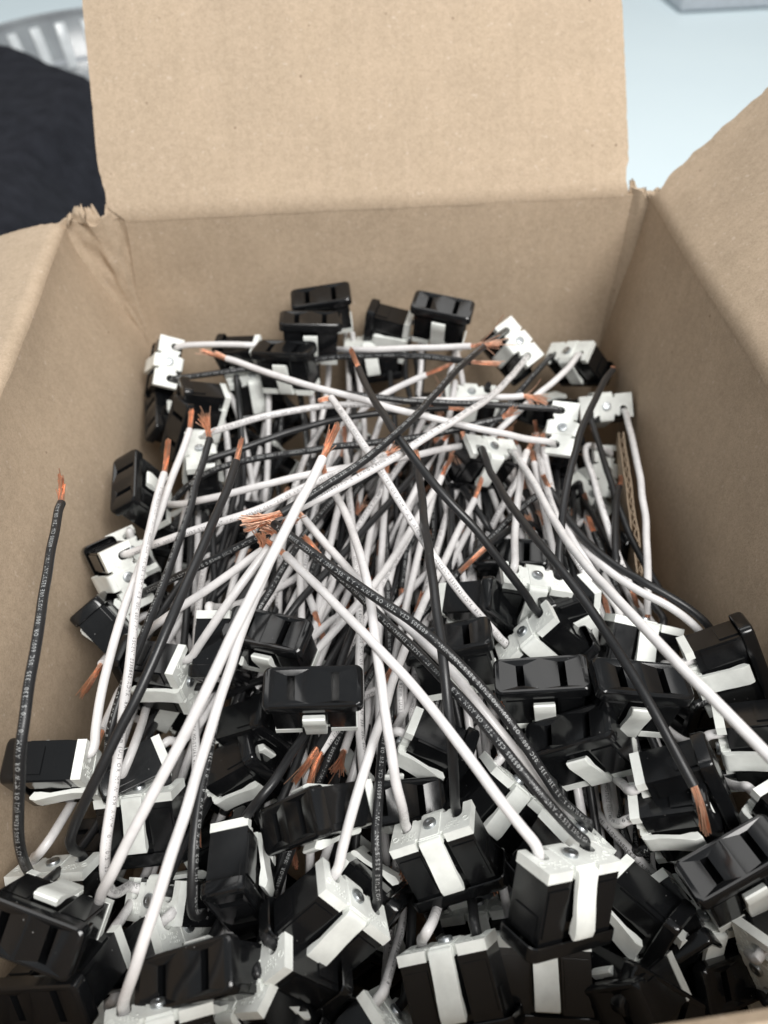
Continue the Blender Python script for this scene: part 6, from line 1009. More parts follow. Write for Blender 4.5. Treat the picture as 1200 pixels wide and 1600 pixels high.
('B100','W',0,'p','-956 3069 -1482 -934 3038 -1502 -919 3017 -1513 -885 2969 -1560 -850 2921 -1647',[-810,2971,-1647]),
('B100','B',0,'p','-823 3157 -1472 -801 3126 -1492 -786 3105 -1503 -752 3057 -1550 -717 3009 -1637',[-677,3059,-1637]),
('B101','W',0,'p','-342 3046 -1418 -303 3048 -1437 -279 3051 -1449 -216 3047 -1488 -152 3044 -1567',[-112,3094,-1567]),
('B101','B',0,'p','-409 3017 -1560 -371 3019 -1579 -346 3022 -1591 -283 3019 -1630 -219 3015 -1710',[-179,3065,-1710]),
('B102','W',0,'p','-87 3051 -1562 -117 3025 -1579 -136 3009 -1591 -181 2961 -1625 -226 2913 -1699',[-186,2963,-1699]),
('B102','B',0,'p','-186 3082 -1440 -215 3056 -1457 -234 3040 -1468 -279 2992 -1503 -324 2944 -1577',[-284,2994,-1577]),
('B103','W',0,'p','128 2948 -1386 102 2913 -1393 88 2891 -1398 42 2840 -1420 -5 2788 -1482',[35,2838,-1482]),
('B103','B',0,'p','138 2975 -1543 112 2941 -1551 98 2918 -1555 52 2867 -1577 6 2816 -1639',[46,2866,-1639]),
('B105','W',0,'p','857 3045 -1513 847 3019 -1546 840 3002 -1566 829 2963 -1633 818 2925 -1741',[858,2975,-1741]),
('B105','B',0,'p','965 2939 -1462 955 2913 -1495 948 2896 -1515 936 2857 -1582 925 2818 -1689',[965,2868,-1689]),
('B106','W',1,'p','-728 882 -1267 -750 903 -1298 -764 915 -1317 -801 951 -1444 -812 980 -1494 -765 996 -1396 -717 1039 -1313 -681 1103 -1260 -659 1192 -1256 -635 1285 -1252 -594 1352 -1186 -551 1427 -1126 -511 1521 -1103 -456 1581 -1027 -387 1599 -896 -329 1659 -843 -277 1742 -837 -225 1827 -840 -173 1912 -846 -121 1998 -853 -70 2083 -863 -18 2167 -876 32 2252 -893 83 2336 -912 134 2420 -931 184 2504 -950',[230,2580,-967]),
('B106','B',0,'p','-616 840 -1373 -637 861 -1404 -652 873 -1423 -651 885 -1412 -647 910 -1387 -637 940 -1358 -621 975 -1321 -600 1016 -1275 -577 1062 -1220 -554 1114 -1161 -530 1171 -1103 -506 1234 -1047 -479 1302 -994 -449 1372 -942 -414 1441 -889 -377 1510 -841 -340 1587 -810 -305 1672 -795 -271 1761 -790 -239 1853 -791 -208 1947 -793 -177 2041 -796 -148 2135 -798 -118 2229 -800',[-91,2315,-803]),
('B107','W',1,'p','-432 1382 -1355 -442 1364 -1392 -449 1353 -1416 -461 1372 -1456 -477 1403 -1498 -482 1450 -1500 -467 1462 -1432 -457 1497 -1357 -450 1537 -1267 -442 1576 -1160 -436 1624 -1067 -431 1679 -982 -426 1738 -902 -420 1803 -827 -413 1877 -762 -405 1961 -713 -395 2054 -685 -385 2151 -676 -373 2250 -681 -362 2348 -695 -351 2446 -713 -339 2542 -737 -327 2636 -768 -316 2728 -805 -304 2820 -844 -293 2911 -884 -287 2957 -903',[-276,3039,-938]),
('B107','B',0,'p','-576 1450 -1347 -587 1431 -1384 -594 1420 -1408 -598 1415 -1393 -607 1430 -1396 -605 1473 -1413 -586 1507 -1370 -569 1550 -1311 -554 1601 -1240 -543 1665 -1175 -542 1767 -1165 -517 1801 -1049 -483 1814 -901 -458 1880 -831 -431 1964 -790 -402 2055 -773 -372 2149 -774 -341 2243 -784 -310 2337 -799 -280 2430 -819 -249 2522 -844 -219 2612 -874 -189 2703 -905 -174 2748 -921',[-147,2829,-948]),
('B108','W',0,'p','-450 709 -1177 -471 672 -1172 -483 648 -1169 -487 666 -1193 -495 705 -1231 -497 751 -1241 -492 807 -1217 -482 870 -1166 -469 944 -1110 -458 1032 -1072 -446 1131 -1052 -429 1225 -1019 -407 1312 -976 -379 1391 -924 -346 1453 -852 -314 1520 -797 -284 1598 -769 -257 1685 -760 -230 1777 -763 -204 1871 -772 -178 1966 -784 -153 2061 -797',[-129,2147,-809]),
('B108','B',0,'p','-479 703 -1335 -500 666 -1329 -512 642 -1326 -532 654 -1421 -536 670 -1458 -515 715 -1428 -502 803 -1467 -475 880 -1427 -429 919 -1257 -386 965 -1115 -352 1031 -1028 -321 1112 -981 -293 1202 -957 -266 1297 -948 -241 1396 -953 -222 1534 -1020 -201 1644 -1037 -174 1695 -959 -153 1781 -935 -135 1877 -927 -116 1975 -920 -107 2024 -917',[-90,2112,-911]),
('B109','W',1,'p','-366 1357 -1212 -371 1363 -1170 -373 1368 -1143 -374 1380 -1124 -374 1426 -1081 -369 1499 -1029 -362 1581 -975 -355 1666 -923 -347 1753 -874 -337 1842 -830 -327 1934 -794 -314 2029 -767 -299 2126 -750 -284 2224 -742 -267 2322 -739 -249 2420 -739 -231 2518 -743 -213 2616 -748 -193 2714 -758 -173 2811 -771 -153 2908 -786 -133 3004 -802 -112 3101 -817',[-94,3188,-831]),
('B109','B',1,'p','-285 1222 -1183 -291 1228 -1140 -293 1232 -1113 -292 1254 -1103 -285 1313 -1074 -270 1403 -1054 -259 1540 -1100 -244 1666 -1127 -218 1719 -1038 -192 1780 -968 -168 1870 -945 -145 1965 -934 -121 2061 -926 -96 2157 -925 -70 2252 -931 -45 2347 -947 -19 2439 -970 7 2531 -998 32 2622 -1028 58 2713 -1058',[81,2796,-1084]),
('B110','W',1,'p','-379 1357 -1261 -400 1374 -1226 -412 1385 -1205 -428 1447 -1281 -418 1483 -1225 -383 1504 -1088 -353 1565 -1012 -322 1634 -946 -290 1705 -884 -256 1779 -828 -220 1857 -781 -180 1941 -747 -138 2027 -727 -95 2116 -718 -51 2205 -718 -6 2294 -721 38 2382 -726 83 2471 -733 129 2559 -745 174 2646 -758 220 2733 -773 265 2821 -788',[306,2900,-801]),
('B110','B',0,'p','-238 1381 -1190 -258 1398 -1155 -271 1409 -1134 -270 1443 -1123 -267 1513 -1098 -260 1585 -1064 -249 1659 -1019 -236 1734 -966 -221 1813 -912 -207 1895 -864 -194 1983 -825 -182 2074 -796 -171 2169 -776 -161 2265 -763 -153 2363 -755 -145 2461 -751 -138 2560 -749 -132 2659 -749 -127 2762 -751 -122 2872 -759 -119 3000 -780 -117 3153 -819 -115 3310 -862 -111 3380 -840',[-105,3465,-814]),
('B111','W',1,'p','-254 1192 -1278 -279 1158 -1284 -296 1136 -1287 -306 1146 -1354 -310 1151 -1379 -302 1204 -1391 -291 1291 -1402 -268 1342 -1306 -236 1348 -1115 -210 1387 -996 -185 1449 -920 -158 1517 -853 -126 1594 -800 -88 1678 -768 -48 1767 -755 -5 1858 -756 38 1949 -759 82 2039 -758 127 2129 -750 172 2219 -741 218 2308 -730 263 2398 -719 286 2442 -714',[327,2522,-704]),
('B111','B',0,'p','-137 1096 -1227 -162 1062 -1233 -179 1040 -1235 -184 1033 -1265 -188 1051 -1316 -182 1131 -1372 -167 1221 -1361 -148 1304 -1312 -124 1348 -1175 -100 1399 -1060 -74 1452 -953 -48 1530 -894 -20 1619 -862 10 1713 -845 41 1807 -839 73 1903 -842 105 1998 -850 137 2092 -865 169 2184 -887 202 2275 -915 233 2365 -947 265 2456 -978 281 2501 -994',[310,2581,-1022]),
('B112','W',0,'p','-15 776 -1323 -19 818 -1334 -20 844 -1340 -22 849 -1344 -22 874 -1346 -18 924 -1331 -11 983 -1288 -3 1044 -1221 5 1109 -1155 13 1184 -1105 21 1242 -1013 29 1304 -926 37 1381 -865 46 1470 -825 54 1565 -804 63 1663 -798 70 1762 -802 78 1861 -811 85 1960 -821 91 2058 -836 97 2156 -854 103 2253 -876 109 2351 -898 111 2399 -908',[117,2487,-928]),
('B112','B',0,'p','-129 796 -1212 -132 837 -1223 -134 864 -1230 -136 872 -1265 -133 904 -1291 -122 971 -1279 -109 1080 -1308 -93 1185 -1308 -75 1260 -1229 -56 1312 -1104 -38 1369 -997 -23 1448 -935 -9 1541 -904 3 1639 -888 14 1739 -882 23 1839 -881 32 1939 -882 39 2040 -881 46 2140 -878 52 2241 -875 56 2341 -871 60 2442 -868 64 2542 -865 66 2593 -863',[70,2683,-860]),
('B113','W',0,'p','-64 1264 -1324 -102 1249 -1308 -126 1241 -1297 -138 1278 -1412 -153 1329 -1500 -155 1372 -1480 -148 1391 -1327 -140 1419 -1178 -139 1518 -1163 -137 1631 -1168 -126 1638 -996 -115 1669 -863 -106 1745 -802 -95 1833 -767 -82 1928 -751 -68 2025 -749 -53 2123 -754 -38 2220 -760 -22 2318 -767 -5 2415 -776 12 2512 -787 29 2608 -799 47 2705 -812',[62,2793,-823]),
('B113','B',0,'p','-7 1281 -1175 -45 1266 -1159 -69 1258 -1149 -78 1283 -1234 -88 1324 -1299 -84 1358 -1214 -75 1429 -1140 -66 1550 -1148 -54 1621 -1070 -40 1673 -964 -25 1755 -910 -9 1847 -875 10 1942 -852 32 2039 -840 55 2136 -835 79 2234 -834 103 2331 -835 129 2428 -835 155 2525 -836 183 2622 -838 211 2720 -842 241 2834 -861 274 2976 -902 289 3025 -904',[311,3111,-919]),
('B114','W',1,'p','141 783 -1261 161 745 -1266 173 721 -1267 179 728 -1316 187 750 -1374 190 796 -1376 192 867 -1352 191 944 -1308 188 1013 -1228 184 1074 -1120 180 1140 -1021 180 1214 -945 182 1295 -886 187 1380 -843 194 1474 -824 204 1572 -821 215 1671 -825 228 1769 -832 241 1868 -843 255 1966 -858 271 2063 -875 286 2160 -893 302 2257 -913',[316,2344,-930]),
('B114','B',0,'p','277 850 -1211 298 812 -1216 310 788 -1218 315 799 -1228 324 824 -1237 332 857 -1220 339 901 -1176 345 956 -1115 352 1019 -1049 359 1089 -985 365 1163 -922 372 1242 -864 380 1334 -828 391 1441 -818 403 1562 -833 418 1698 -871 436 1850 -932 446 1969 -953 443 2036 -909 441 2102 -866 442 2188 -846 450 2311 -867 465 2468 -924',[473,2552,-954]),
('B115','W',0,'p','195 796 -1249 186 830 -1224 181 852 -1210 186 894 -1208 198 974 -1194 209 1049 -1153 221 1122 -1090 235 1196 -1020 251 1275 -959 269 1362 -913 289 1456 -885 312 1556 -874 336 1663 -879 363 1778 -902 392 1899 -939 416 1995 -954 435 2066 -944 455 2140 -943 476 2218 -952 498 2300 -968',[521,2386,-984]),
('B115','B',0,'p','345 795 -1195 336 829 -1170 331 852 -1156 334 895 -1157 339 982 -1154 342 1068 -1134 345 1151 -1093 347 1231 -1037 348 1312 -978 352 1398 -929 357 1491 -897 366 1593 -884 378 1707 -891 393 1833 -918 408 1958 -945 416 2043 -922 423 2124 -893 434 2221 -881 448 2337 -890 464 2457 -903 473 2538 -878 476 2574 -861',[484,2655,-823]),
('B116','W',0,'p','350 1444 -1368 343 1475 -1397 339 1495 -1414 338 1509 -1401 337 1539 -1373 337 1575 -1343 338 1618 -1305 340 1668 -1257 342 1721 -1197 344 1778 -1128 347 1839 -1056 350 1905 -986 352 1979 -924 356 2064 -878 360 2164 -854 366 2282 -858 373 2416 -885 375 2520 -894 372 2593 -879 370 2677 -881 370 2778 -904 372 2895 -946 370 2978 -962 362 3013 -940',[346,3087,-892]),
('B116','B',1,'p','237 1504 -1273 229 1535 -1302 225 1556 -1320 223 1562 -1333 226 1612 -1387 237 1714 -1458 240 1747 -1358 242 1771 -1219 250 1832 -1135 259 1903 -1063 267 1978 -998 276 2064 -948 285 2157 -917 293 2256 -903 301 2356 -903 309 2456 -912 316 2555 -929 322 2653 -955 328 2748 -987 334 2843 -1023 339 2938 -1058',[344,3022,-1090]),
('B117','W',0,'p','516 1244 -1282 556 1254 -1295 581 1262 -1305 585 1277 -1311 593 1312 -1319 598 1358 -1317 600 1415 -1298 596 1477 -1257 587 1538 -1193 575 1600 -1118 564 1671 -1046 556 1758 -996 552 1866 -973 543 1965 -943 526 2042 -888 507 2121 -842 491 2224 -827 484 2369 -864 473 2493 -887 452 2560 -861 433 2643 -852 421 2767 -882 414 2921 -940 397 2998 -938 374 3033 -901 352 3064 -864',[314,3117,-802]),
('B117','B',0,'p','526 1105 -1361 566 1115 -1374 590 1123 -1384 593 1134 -1373 597 1159 -1350 597 1192 -1323 594 1236 -1287 587 1289 -1244 579 1351 -1197 571 1419 -1146 562 1492 -1093 552 1567 -1039 541 1650 -991 532 1748 -962 525 1865 -962 513 1965 -948 493 2037 -905 473 2111 -870 457 2203 -857 448 2323 -874 441 2451 -903 426 2525 -878 408 2579 -835 391 2635 -794 382 2663 -774',[360,2733,-723]),
('B118','W',0,'p','643 1512 -1283 666 1540 -1306 681 1559 -1320 681 1571 -1316 679 1599 -1304 675 1632 -1278 667 1673 -1236 657 1721 -1178 644 1775 -1113 631 1836 -1046 617 1903 -984 601 1975 -927 582 2052 -877 561 2136 -841 540 2237 -827 522 2359 -841 504 2490 -865 481 2595 -863 461 2730 -882 447 2906 -933 422 3008 -920 406 3035 -894',[374,3105,-847]),
('B118','B',0,'p','509 1590 -1322 532 1618 -1345 547 1637 -1359 567 1689 -1443 584 1725 -1464 597 1752 -1423 612 1788 -1355 639 1859 -1315 653 1898 -1211 664 1927 -1091 683 1982 -1005 705 2051 -938 727 2131 -887 750 2221 -857 774 2318 -848 798 2425 -862 817 2522 -878 832 2606 -893 847 2695 -927 861 2783 -970 875 2871 -1016 888 2959 -1062',[901,3037,-1104]),
('B119','W',0,'p','658 940 -1296 647 975 -1273 642 998 -1259 638 1019 -1256 629 1064 -1242 619 1115 -1212 610 1173 -1166 600 1238 -1110 593 1311 -1051 588 1391 -998 586 1479 -956 588 1575 -927 593 1677 -910 602 1784 -907 615 1896 -917 624 1988 -912 630 2059 -892 638 2134 -883 651 2214 -889 667 2299 -908 685 2389 -934 694 2434 -948',[712,2519,-974]),
('B119','B',0,'p','671 858 -1159 661 893 -1137 655 916 -1123 655 943 -1138 651 997 -1153 642 1051 -1134 628 1106 -1082 613 1168 -1016 599 1241 -955 588 1328 -911 580 1429 -889 572 1541 -885 563 1661 -893 552 1791 -914 540 1923 -944 513 2006 -920 479 2065 -874 443 2107 -819 409 2151 -774 381 2220 -765 359 2312 -785 339 2415 -820 329 2469 -839',[314,2552,-869]),
('B120','W',0,'p','769 889 -1309 761 866 -1345 757 853 -1369 759 864 -1369 764 890 -1363 769 926 -1346 774 973 -1315 781 1031 -1271 790 1098 -1219 801 1172 -1167 815 1254 -1121 831 1345 -1085 846 1440 -1057 857 1534 -1029 862 1622 -997 863 1707 -964 862 1793 -936 861 1882 -918 863 1978 -909 868 2083 -910 879 2206 -928 902 2365 -981 940 2567 -1073 952 2699 -1095 911 2680 -969 872 2618 -857',[846,2582,-780]),
('B120','B',0,'p','619 944 -1311 611 922 -1347 606 909 -1371 614 927 -1400 626 963 -1442 633 998 -1444 633 1034 -1400 630 1071 -1322 627 1114 -1229 625 1163 -1135 626 1221 -1050 630 1289 -980 636 1369 -929 645 1462 -901 654 1565 -891 657 1659 -874 652 1740 -843 646 1822 -821 642 1909 -809 638 2000 -808 635 2095 -813 633 2192 -823 630 2290 -836 628 2388 -850',[626,2477,-862]),
('B121','W',0,'p','773 747 -1297 744 765 -1323 725 777 -1338 728 787 -1374 734 828 -1444 744 905 -1500 728 964 -1419 711 1021 -1308 705 1092 -1226 701 1167 -1156 701 1250 -1100 703 1338 -1057 705 1432 -1027 708 1529 -1010 712 1628 -1004 717 1727 -1003 722 1827 -1004 728 1926 -1002 734 2025 -998 741 2124 -993 748 2223 -987 756 2323 -981 763 2422 -976 767 2471 -973',[774,2561,-968]),
('B121','B',1,'p','664 641 -1248 635 659 -1274 616 671 -1289 615 688 -1301 614 726 -1321 616 772 -1330 619 827 -1314 619 883 -1266 616 938 -1186 611 994 -1088 607 1054 -992 605 1125 -916 609 1210 -867 617 1309 -848 629 1421 -855 644 1541 -881 650 1641 -885 648 1718 -861 647 1796 -844 648 1880 -839 652 1968 -846 658 2060 -860 661 2107 -869',[667,2196,-885]),
('B22','W',0,'W61','-911 1478 -979 -934 1463 -1012 -947 1452 -1032 -944 1482 -1001 -940 1526 -941 -941 1539 -889 -936 1492 -825 -941 1424 -782 -943 1341 -756 -943 1249 -721',[-975,1194,-783]),
('O10','B',0,'W43','982 2830 -796 983 2796 -769 988 2788 -783 987 2758 -786 986 2689 -790 986 2606 -788 981 2512 -782 976 2419 -774 975 2319 -771 967 2223 -765 973 2127 -769 981 2031 -778 999 1935 -790 1026 1842 -811 1040 1799 -821',[1060,1759,-852]),
('B28','W',0,'W60','-802 1900 -1194 -787 1874 -1225 -780 1857 -1245 -798 1845 -1179 -829 1816 -1038 -862 1805 -931 -909 1828 -904 -952 1831 -890 -988 1802 -891 -1024 1761 -907 -1037 1671 -872 -991 1488 -699',[-1076,1371,-775]),
('B25','W',1,'W63','215 1418 -1143 233 1381 -1131 242 1356 -1125 204 1375 -1099 132 1413 -1039 68 1445 -972 12 1448 -902 -41 1425 -839 -92 1360 -770 -137 1279 -723 -186 1212 -722 -232 1137 -716',[-267,1050,-762]),
('B35','W',0,'W66','-440 2140 -1087 -447 2121 -1125 -450 2110 -1149 -433 2089 -1108 -401 2046 -1025 -370 1994 -929 -345 1926 -835 -321 1856 -766 -300 1788 -735 -279 1726 -736 -269 1694 -736',[-240,1614,-811]),
('O76','W',1,'W42','1065 2695 -947 1078 2671 -913 1060 2672 -892 1027 2675 -877 974 2666 -847 937 2625 -822 915 2546 -800 906 2456 -780 903 2361 -766 894 2261 -752 890 2163 -744 890 2065 -744 893 1968 -749 903 1869 -763 918 1773 -780',[939,1734,-830]),
('B49','W',0,'W68','211 2955 -1291 194 2994 -1300 184 3018 -1305 177 2964 -1247 165 2844 -1121 154 2771 -1037 148 2737 -982 143 2720 -919 148 2715 -852 168 2746 -800 205 2796 -749 223 2822 -721',[293,2882,-657]),
('B55','B',0,'W67','235 3070 -1029 230 3029 -1043 226 3004 -1051 211 3029 -1014 181 3077 -945 159 3139 -884 143 3227 -838 145 3311 -791 161 3364 -721 174 3366 -669',[138,3426,-591]),
('O76','B',0,'W44','1063 2564 -1039 1076 2541 -1005 1073 2512 -986 1058 2466 -971 1031 2368 -942 1007 2277 -912 977 2181 -876 947 2080 -836 918 1982 -794 889 1898 -750 877 1868 -743 877 1882 -733 886 1934 -721 904 2010 -724 928 2099 -734 952 2181 -742 987 2272 -766 1016 2337 -800',[1020,2363,-763]),
('B24','B',0,'W62','-227 1602 -998 -262 1627 -999 -283 1645 -999 -251 1609 -970 -198 1527 -897 -162 1466 -844 -149 1413 -815 -164 1341 -776 -192 1255 -728 -222 1171 -692 -239 1132 -680',[-314,1060,-754]),
('O53','W',0,'W52','-1099 855 -873 -1103 887 -845 -1092 890 -814 -1073 882 -785 -1042 879 -739 -1020 911 -729 -1013 966 -751 -1012 1044 -794 -1016 1085 -818',[-1008,1108,-803]),
('O8','B',1,'W54','908 3219 -760 880 3213 -727 860 3192 -712 834 3149 -706 779 3062 -695 721 2978 -692 660 2902 -706 596 2835 -736 531 2776 -785 463 2717 -843',[432,2692,-874]),
('O44','W',0,'W56','-868 1046 -819 -873 1079 -791 -865 1086 -759 -836 1078 -694 -815 1111 -665 -807 1170 -669 -825 1279 -743 -850 1395 -825 -849 1467 -836 -832 1513 -805',[-811,1531,-751]),
('O35','W',0,'W57','60 556 -801 53 597 -788 51 606 -760 56 604 -735 66 610 -701 83 642 -731 101 700 -825 115 748 -873 119 768 -885',[131,797,-857]),
('O17','B',0,'W51','-447 1524 -675 -441 1530 -717 -435 1552 -740 -418 1590 -742 -373 1656 -723 -322 1723 -701 -262 1808 -703 -198 1889 -696 -137 1966 -690 -80 2048 -684 -21 2131 -686 35 2212 -690 87 2293 -694 139 2379 -705 185 2463 -720 232 2544 -732 273 2615 -740',[307,2632,-704]),
('O10','W',0,'W35','1142 2839 -793 1143 2805 -766 1139 2773 -746 1130 2727 -731 1109 2630 -703 1093 2532 -682 1077 2435 -668 1063 2338 -662 1050 2234 -660 1030 2136 -660 1020 2036 -673 1000 1941 -688 983 1843 -710 965 1745 -744 955 1665 -799',[946,1620,-835]),
('O8','W',0,'W53','1012 3119 -691 985 3113 -659 966 3092 -641 946 3050 -631 898 2964 -615 844 2887 -601 781 2809 -593 716 2742 -590 647 2678 -600 579 2628 -633 509 2594 -689 456 2570 -768 401 2539 -841 338 2424 -840 280 2331 -862',[249,2294,-901]),
('O24','W',0,'W39','817 1586 -763 828 1621 -740 821 1636 -711 800 1662 -689 761 1720 -655 731 1799 -640 709 1887 -643 699 1982 -660 694 2076 -681 692 2171 -698 695 2256 -707 702 2341 -720 701 2399 -710 696 2433 -677 699 2469 -677',[695,2504,-632]),
('O47','W',1,'W34','-123 922 -565 -91 941 -587 -86 967 -608 -93 1011 -619 -100 1100 -636 -105 1196 -638 -102 1294 -631 -103 1393 -627 -100 1495 -625 -101 1595 -625 -106 1699 -634 -109 1799 -643 -117 1894 -656 -122 1989 -664 -129 2094 -686 -135 2192 -701 -142 2283 -708 -144 2368 -709 -150 2464 -720 -157 2576 -754 -160 2644 -779',[-163,2695,-707]),
('O48','B',0,'W45','-447 863 -689 -446 905 -694 -439 919 -673 -422 924 -639 -384 944 -591 -347 987 -580 -317 1056 -598 -286 1135 -635 -256 1213 -673 -224 1292 -706 -194 1380 -747 -163 1461 -773 -131 1528 -770 -111 1558 -762',[-74,1581,-703]),
('B3','W',0,'W40','1091 1240 -1033 1132 1247 -1046 1150 1250 -1054 1143 1279 -1008 1128 1330 -907 1117 1388 -827 1111 1450 -773 1084 1496 -711 1027 1533 -657 956 1571 -618 881 1620 -605 820 1686 -607 777 1767 -622 748 1853 -648 733 1946 -676 719 2030 -699 711 2103 -710 706 2185 -732 712 2236 -756',[693,2265,-706]),
('B39','B',0,'W65','926 2119 -1058 895 2097 -1078 874 2083 -1090 834 2083 -1044 753 2077 -943 693 2094 -871 641 2101 -800 588 2101 -753 537 2062 -708 484 1999 -669 423 1928 -634 366 1853 -601',[271,1788,-649]),
('O23','W',1,'W38','678 1685 -665 717 1703 -665 722 1720 -647 708 1759 -635 683 1838 -620 668 1927 -618 663 2021 -631 660 2121 -645 664 2217 -664 669 2313 -682 676 2402 -698 685 2500 -721 698 2600 -745 708 2655 -758',[698,2676,-703]),
('O17','W',0,'W48','-297 1470 -662 -291 1477 -704 -271 1481 -702 -240 1505 -681 -177 1556 -643 -117 1614 -613 -59 1696 -616 -11 1784 -630 35 1874 -643 76 1961 -654 115 2049 -669 156 2143 -682 195 2226 -691 233 2303 -698 248 2341 -697',[290,2376,-623]),
('B3','B',0,'W41','1124 1311 -894 1150 1318 -907 1150 1323 -914 1149 1356 -879 1145 1415 -808 1129 1471 -737 1097 1515 -674 1036 1557 -631 964 1604 -605 890 1659 -592 824 1728 -596 778 1807 -607 744 1897 -627 719 1978 -635 703 2058 -647 693 2137 -662 676 2204 -664',[650,2232,-617]),
('O21','W',0,'W37','439 1712 -607 448 1721 -566 455 1746 -558 462 1791 -568 477 1882 -589 496 1975 -597 516 2070 -602 540 2162 -603 562 2255 -609 591 2349 -615 608 2394 -624',[651,2445,-580]),
('O34','B',1,'W33','-105 657 -723 -72 678 -704 -61 686 -673 -62 700 -635 -58 740 -570 -58 802 -535 -51 881 -532 -44 974 -551 -35 1070 -575 -22 1166 -600 -6 1263 -626 14 1358 -653 36 1452 -682 61 1541 -709 89 1628 -730 100 1666 -739',[125,1701,-671]),
('O34','W',0,'W32','-205 705 -608 -173 725 -588 -158 737 -558 -149 763 -532 -127 824 -494 -101 903 -477 -75 989 -480 -49 1083 -501 -22 1172 -523 0 1258 -536 29 1334 -535 57 1408 -535 87 1514 -580 121 1632 -640 156 1731 -671 196 1823 -693 232 1914 -714 269 2007 -728 306 2095 -741 344 2174 -746 378 2241 -739',[410,2304,-689]),
('O65','B',0,'W20','-722 2358 -611 -714 2360 -569 -695 2373 -564 -655 2391 -565 -571 2428 -565 -478 2467 -558 -386 2503 -552 -290 2537 -551 -194 2573 -553 -97 2602 -562 3 2624 -568 102 2645 -579 201 2663 -590 302 2679 -601',[364,2671,-607]),
('B2','W',0,'W22','-183 2433 -1195 -160 2408 -1221 -145 2389 -1236 -145 2405 -1184 -143 2437 -1076 -146 2476 -983 -149 2540 -912 -150 2596 -835 -145 2632 -748 -121 2685 -686 -75 2725 -629 -6 2753 -587 80 2777 -553 173 2792 -517 214 2796 -502',[322,2815,-465]),
('O55','B',1,'W50','-624 721 -930 -591 737 -908 -575 733 -878 -567 710 -815 -559 682 -730 -552 667 -655 -542 678 -587 -537 729 -537 -535 804 -501 -530 897 -475 -519 993 -458 -511 1092 -450 -502 1195 -458 -495 1312 -511 -499 1462 -607 -476 1547 -611 -442 1612 -585 -403 1677 -566 -370 1760 -561 -336 1850 -574 -303 1938 -585 -261 2027 -597 -216 2116 -614 -173 2203 -632 -130 2291 -651 -107 2334 -660',[-57,2357,-610]),
('O12','W',0,'W11','-994 2368 -720 -978 2374 -760 -961 2358 -761 -942 2321 -735 -903 2247 -685 -850 2187 -637 -785 2144 -594 -707 2120 -555 -618 2113 -529 -520 2116 -503 -424 2123 -484 -331 2132 -467 -230 2145 -458 -134 2164 -458 -41 2188 -463 49 2226 -478 138 2264 -500 218 2325 -534 297 2419 -605 372 2522 -686 407 2561 -717',[467,2573,-715]),
('O12','B',1,'W21','-971 2210 -733 -955 2216 -772 -933 2227 -771 -902 2242 -737 -835 2270 -661 -757 2288 -604 -673 2307 -568 -580 2324 -551 -484 2335 -539 -388 2340 -530 -291 2344 -522 -192 2348 -510 -93 2348 -504 7 2354 -498 106 2359 -494 205 2368 -486 301 2383 -477 396 2405 -470 494 2422 -461',[539,2431,-427]),
('O1','B',1,'W16','-999 3040 -653 -976 3017 -625 -946 3010 -614 -896 3014 -613 -797 3022 -608 -700 3037 -607 -602 3050 -605 -511 3073 -609 -422 3071 -599 -325 3029 -561 -235 3002 -533 -145 2970 -506 -55 2936 -484 37 2903 -462 131 2864 -444 223 2823 -425 311 2779 -413 402 2732 -400',[509,2721,-405]),
('O13','B',1,'W12','-932 1815 -727 -904 1793 -703 -883 1780 -674 -843 1778 -650 -763 1776 -602 -678 1778 -556 -587 1795 -517 -498 1818 -483 -410 1841 -453 -364 1855 -441',[-309,1851,-406]),
('O65','W',1,'W19','-752 2515 -614 -744 2517 -571 -726 2506 -544 -685 2507 -529 -596 2513 -506 -507 2531 -491 -415 2557 -492 -319 2583 -496 -219 2607 -502 -122 2623 -515 -23 2633 -523 78 2644 -527 182 2651 -530 283 2656 -539 382 2665 -547 485 2676 -549 584 2683 -558 631 2688 -558',[728,2665,-579]),
('O21','B',0,'W36','595 1698 -639 604 1708 -598 610 1732 -573 614 1770 -552 632 1850 -517 654 1935 -488 682 2024 -471 715 2119 -461 751 2208 -459 784 2300 -461 825 2388 -469 868 2475 -477 914 2566 -492 956 2651 -504 1002 2739 -521 1055 2822 -539',[1054,2827,-525]),
('O14','W',0,'W6','-952 1628 -739 -922 1610 -765 -901 1596 -753 -876 1587 -714 -827 1578 -639 -763 1577 -579 -686 1589 -524 -609 1614 -484 -528 1650 -447 -451 1692 -416 -410 1714 -401',[-417,1748,-365]),
('O9','B',1,'W18','781 2608 -610 770 2592 -571 746 2596 -562 699 2599 -560 607 2601 -549 514 2602 -536 414 2595 -520 316 2587 -504 216 2585 -490 117 2583 -477 17 2590 -462 -82 2600 -450 -181 2622 -446 -273 2655 -441 -366 2698 -439 -452 2747 -438 -536 2802 -441 -618 2857 -438 -661 2886 -439',[-770,2909,-405]),
('O43','B',1,'W8','-936 1096 -692 -893 1100 -693 -875 1101 -671 -870 1119 -637 -856 1165 -577 -838 1237 -540 -818 1321 -514 -795 1414 -496 -775 1510 -483 -755 1605 -472 -739 1706 -463 -724 1806 -455 -710 1902 -450 -701 1997 -445 -699 2099 -439 -689 2199 -443 -682 2301 -441 -679 2347 -441',[-696,2416,-385]),
('O1','W',0,'W15','-976 3172 -566 -954 3149 -537 -925 3137 -521 -878 3128 -512 -783 3111 -503 -688 3101 -501 -594 3096 -506 -505 3131 -540 -419 3184 -587 -329 3213 -614 -228 3170 -598 -124 3014 -501 -24 2934 -452 72 2900 -430 167 2876 -413 263 2855 -403 360 2835 -389 409 2821 -380',[552,2818,-363]),
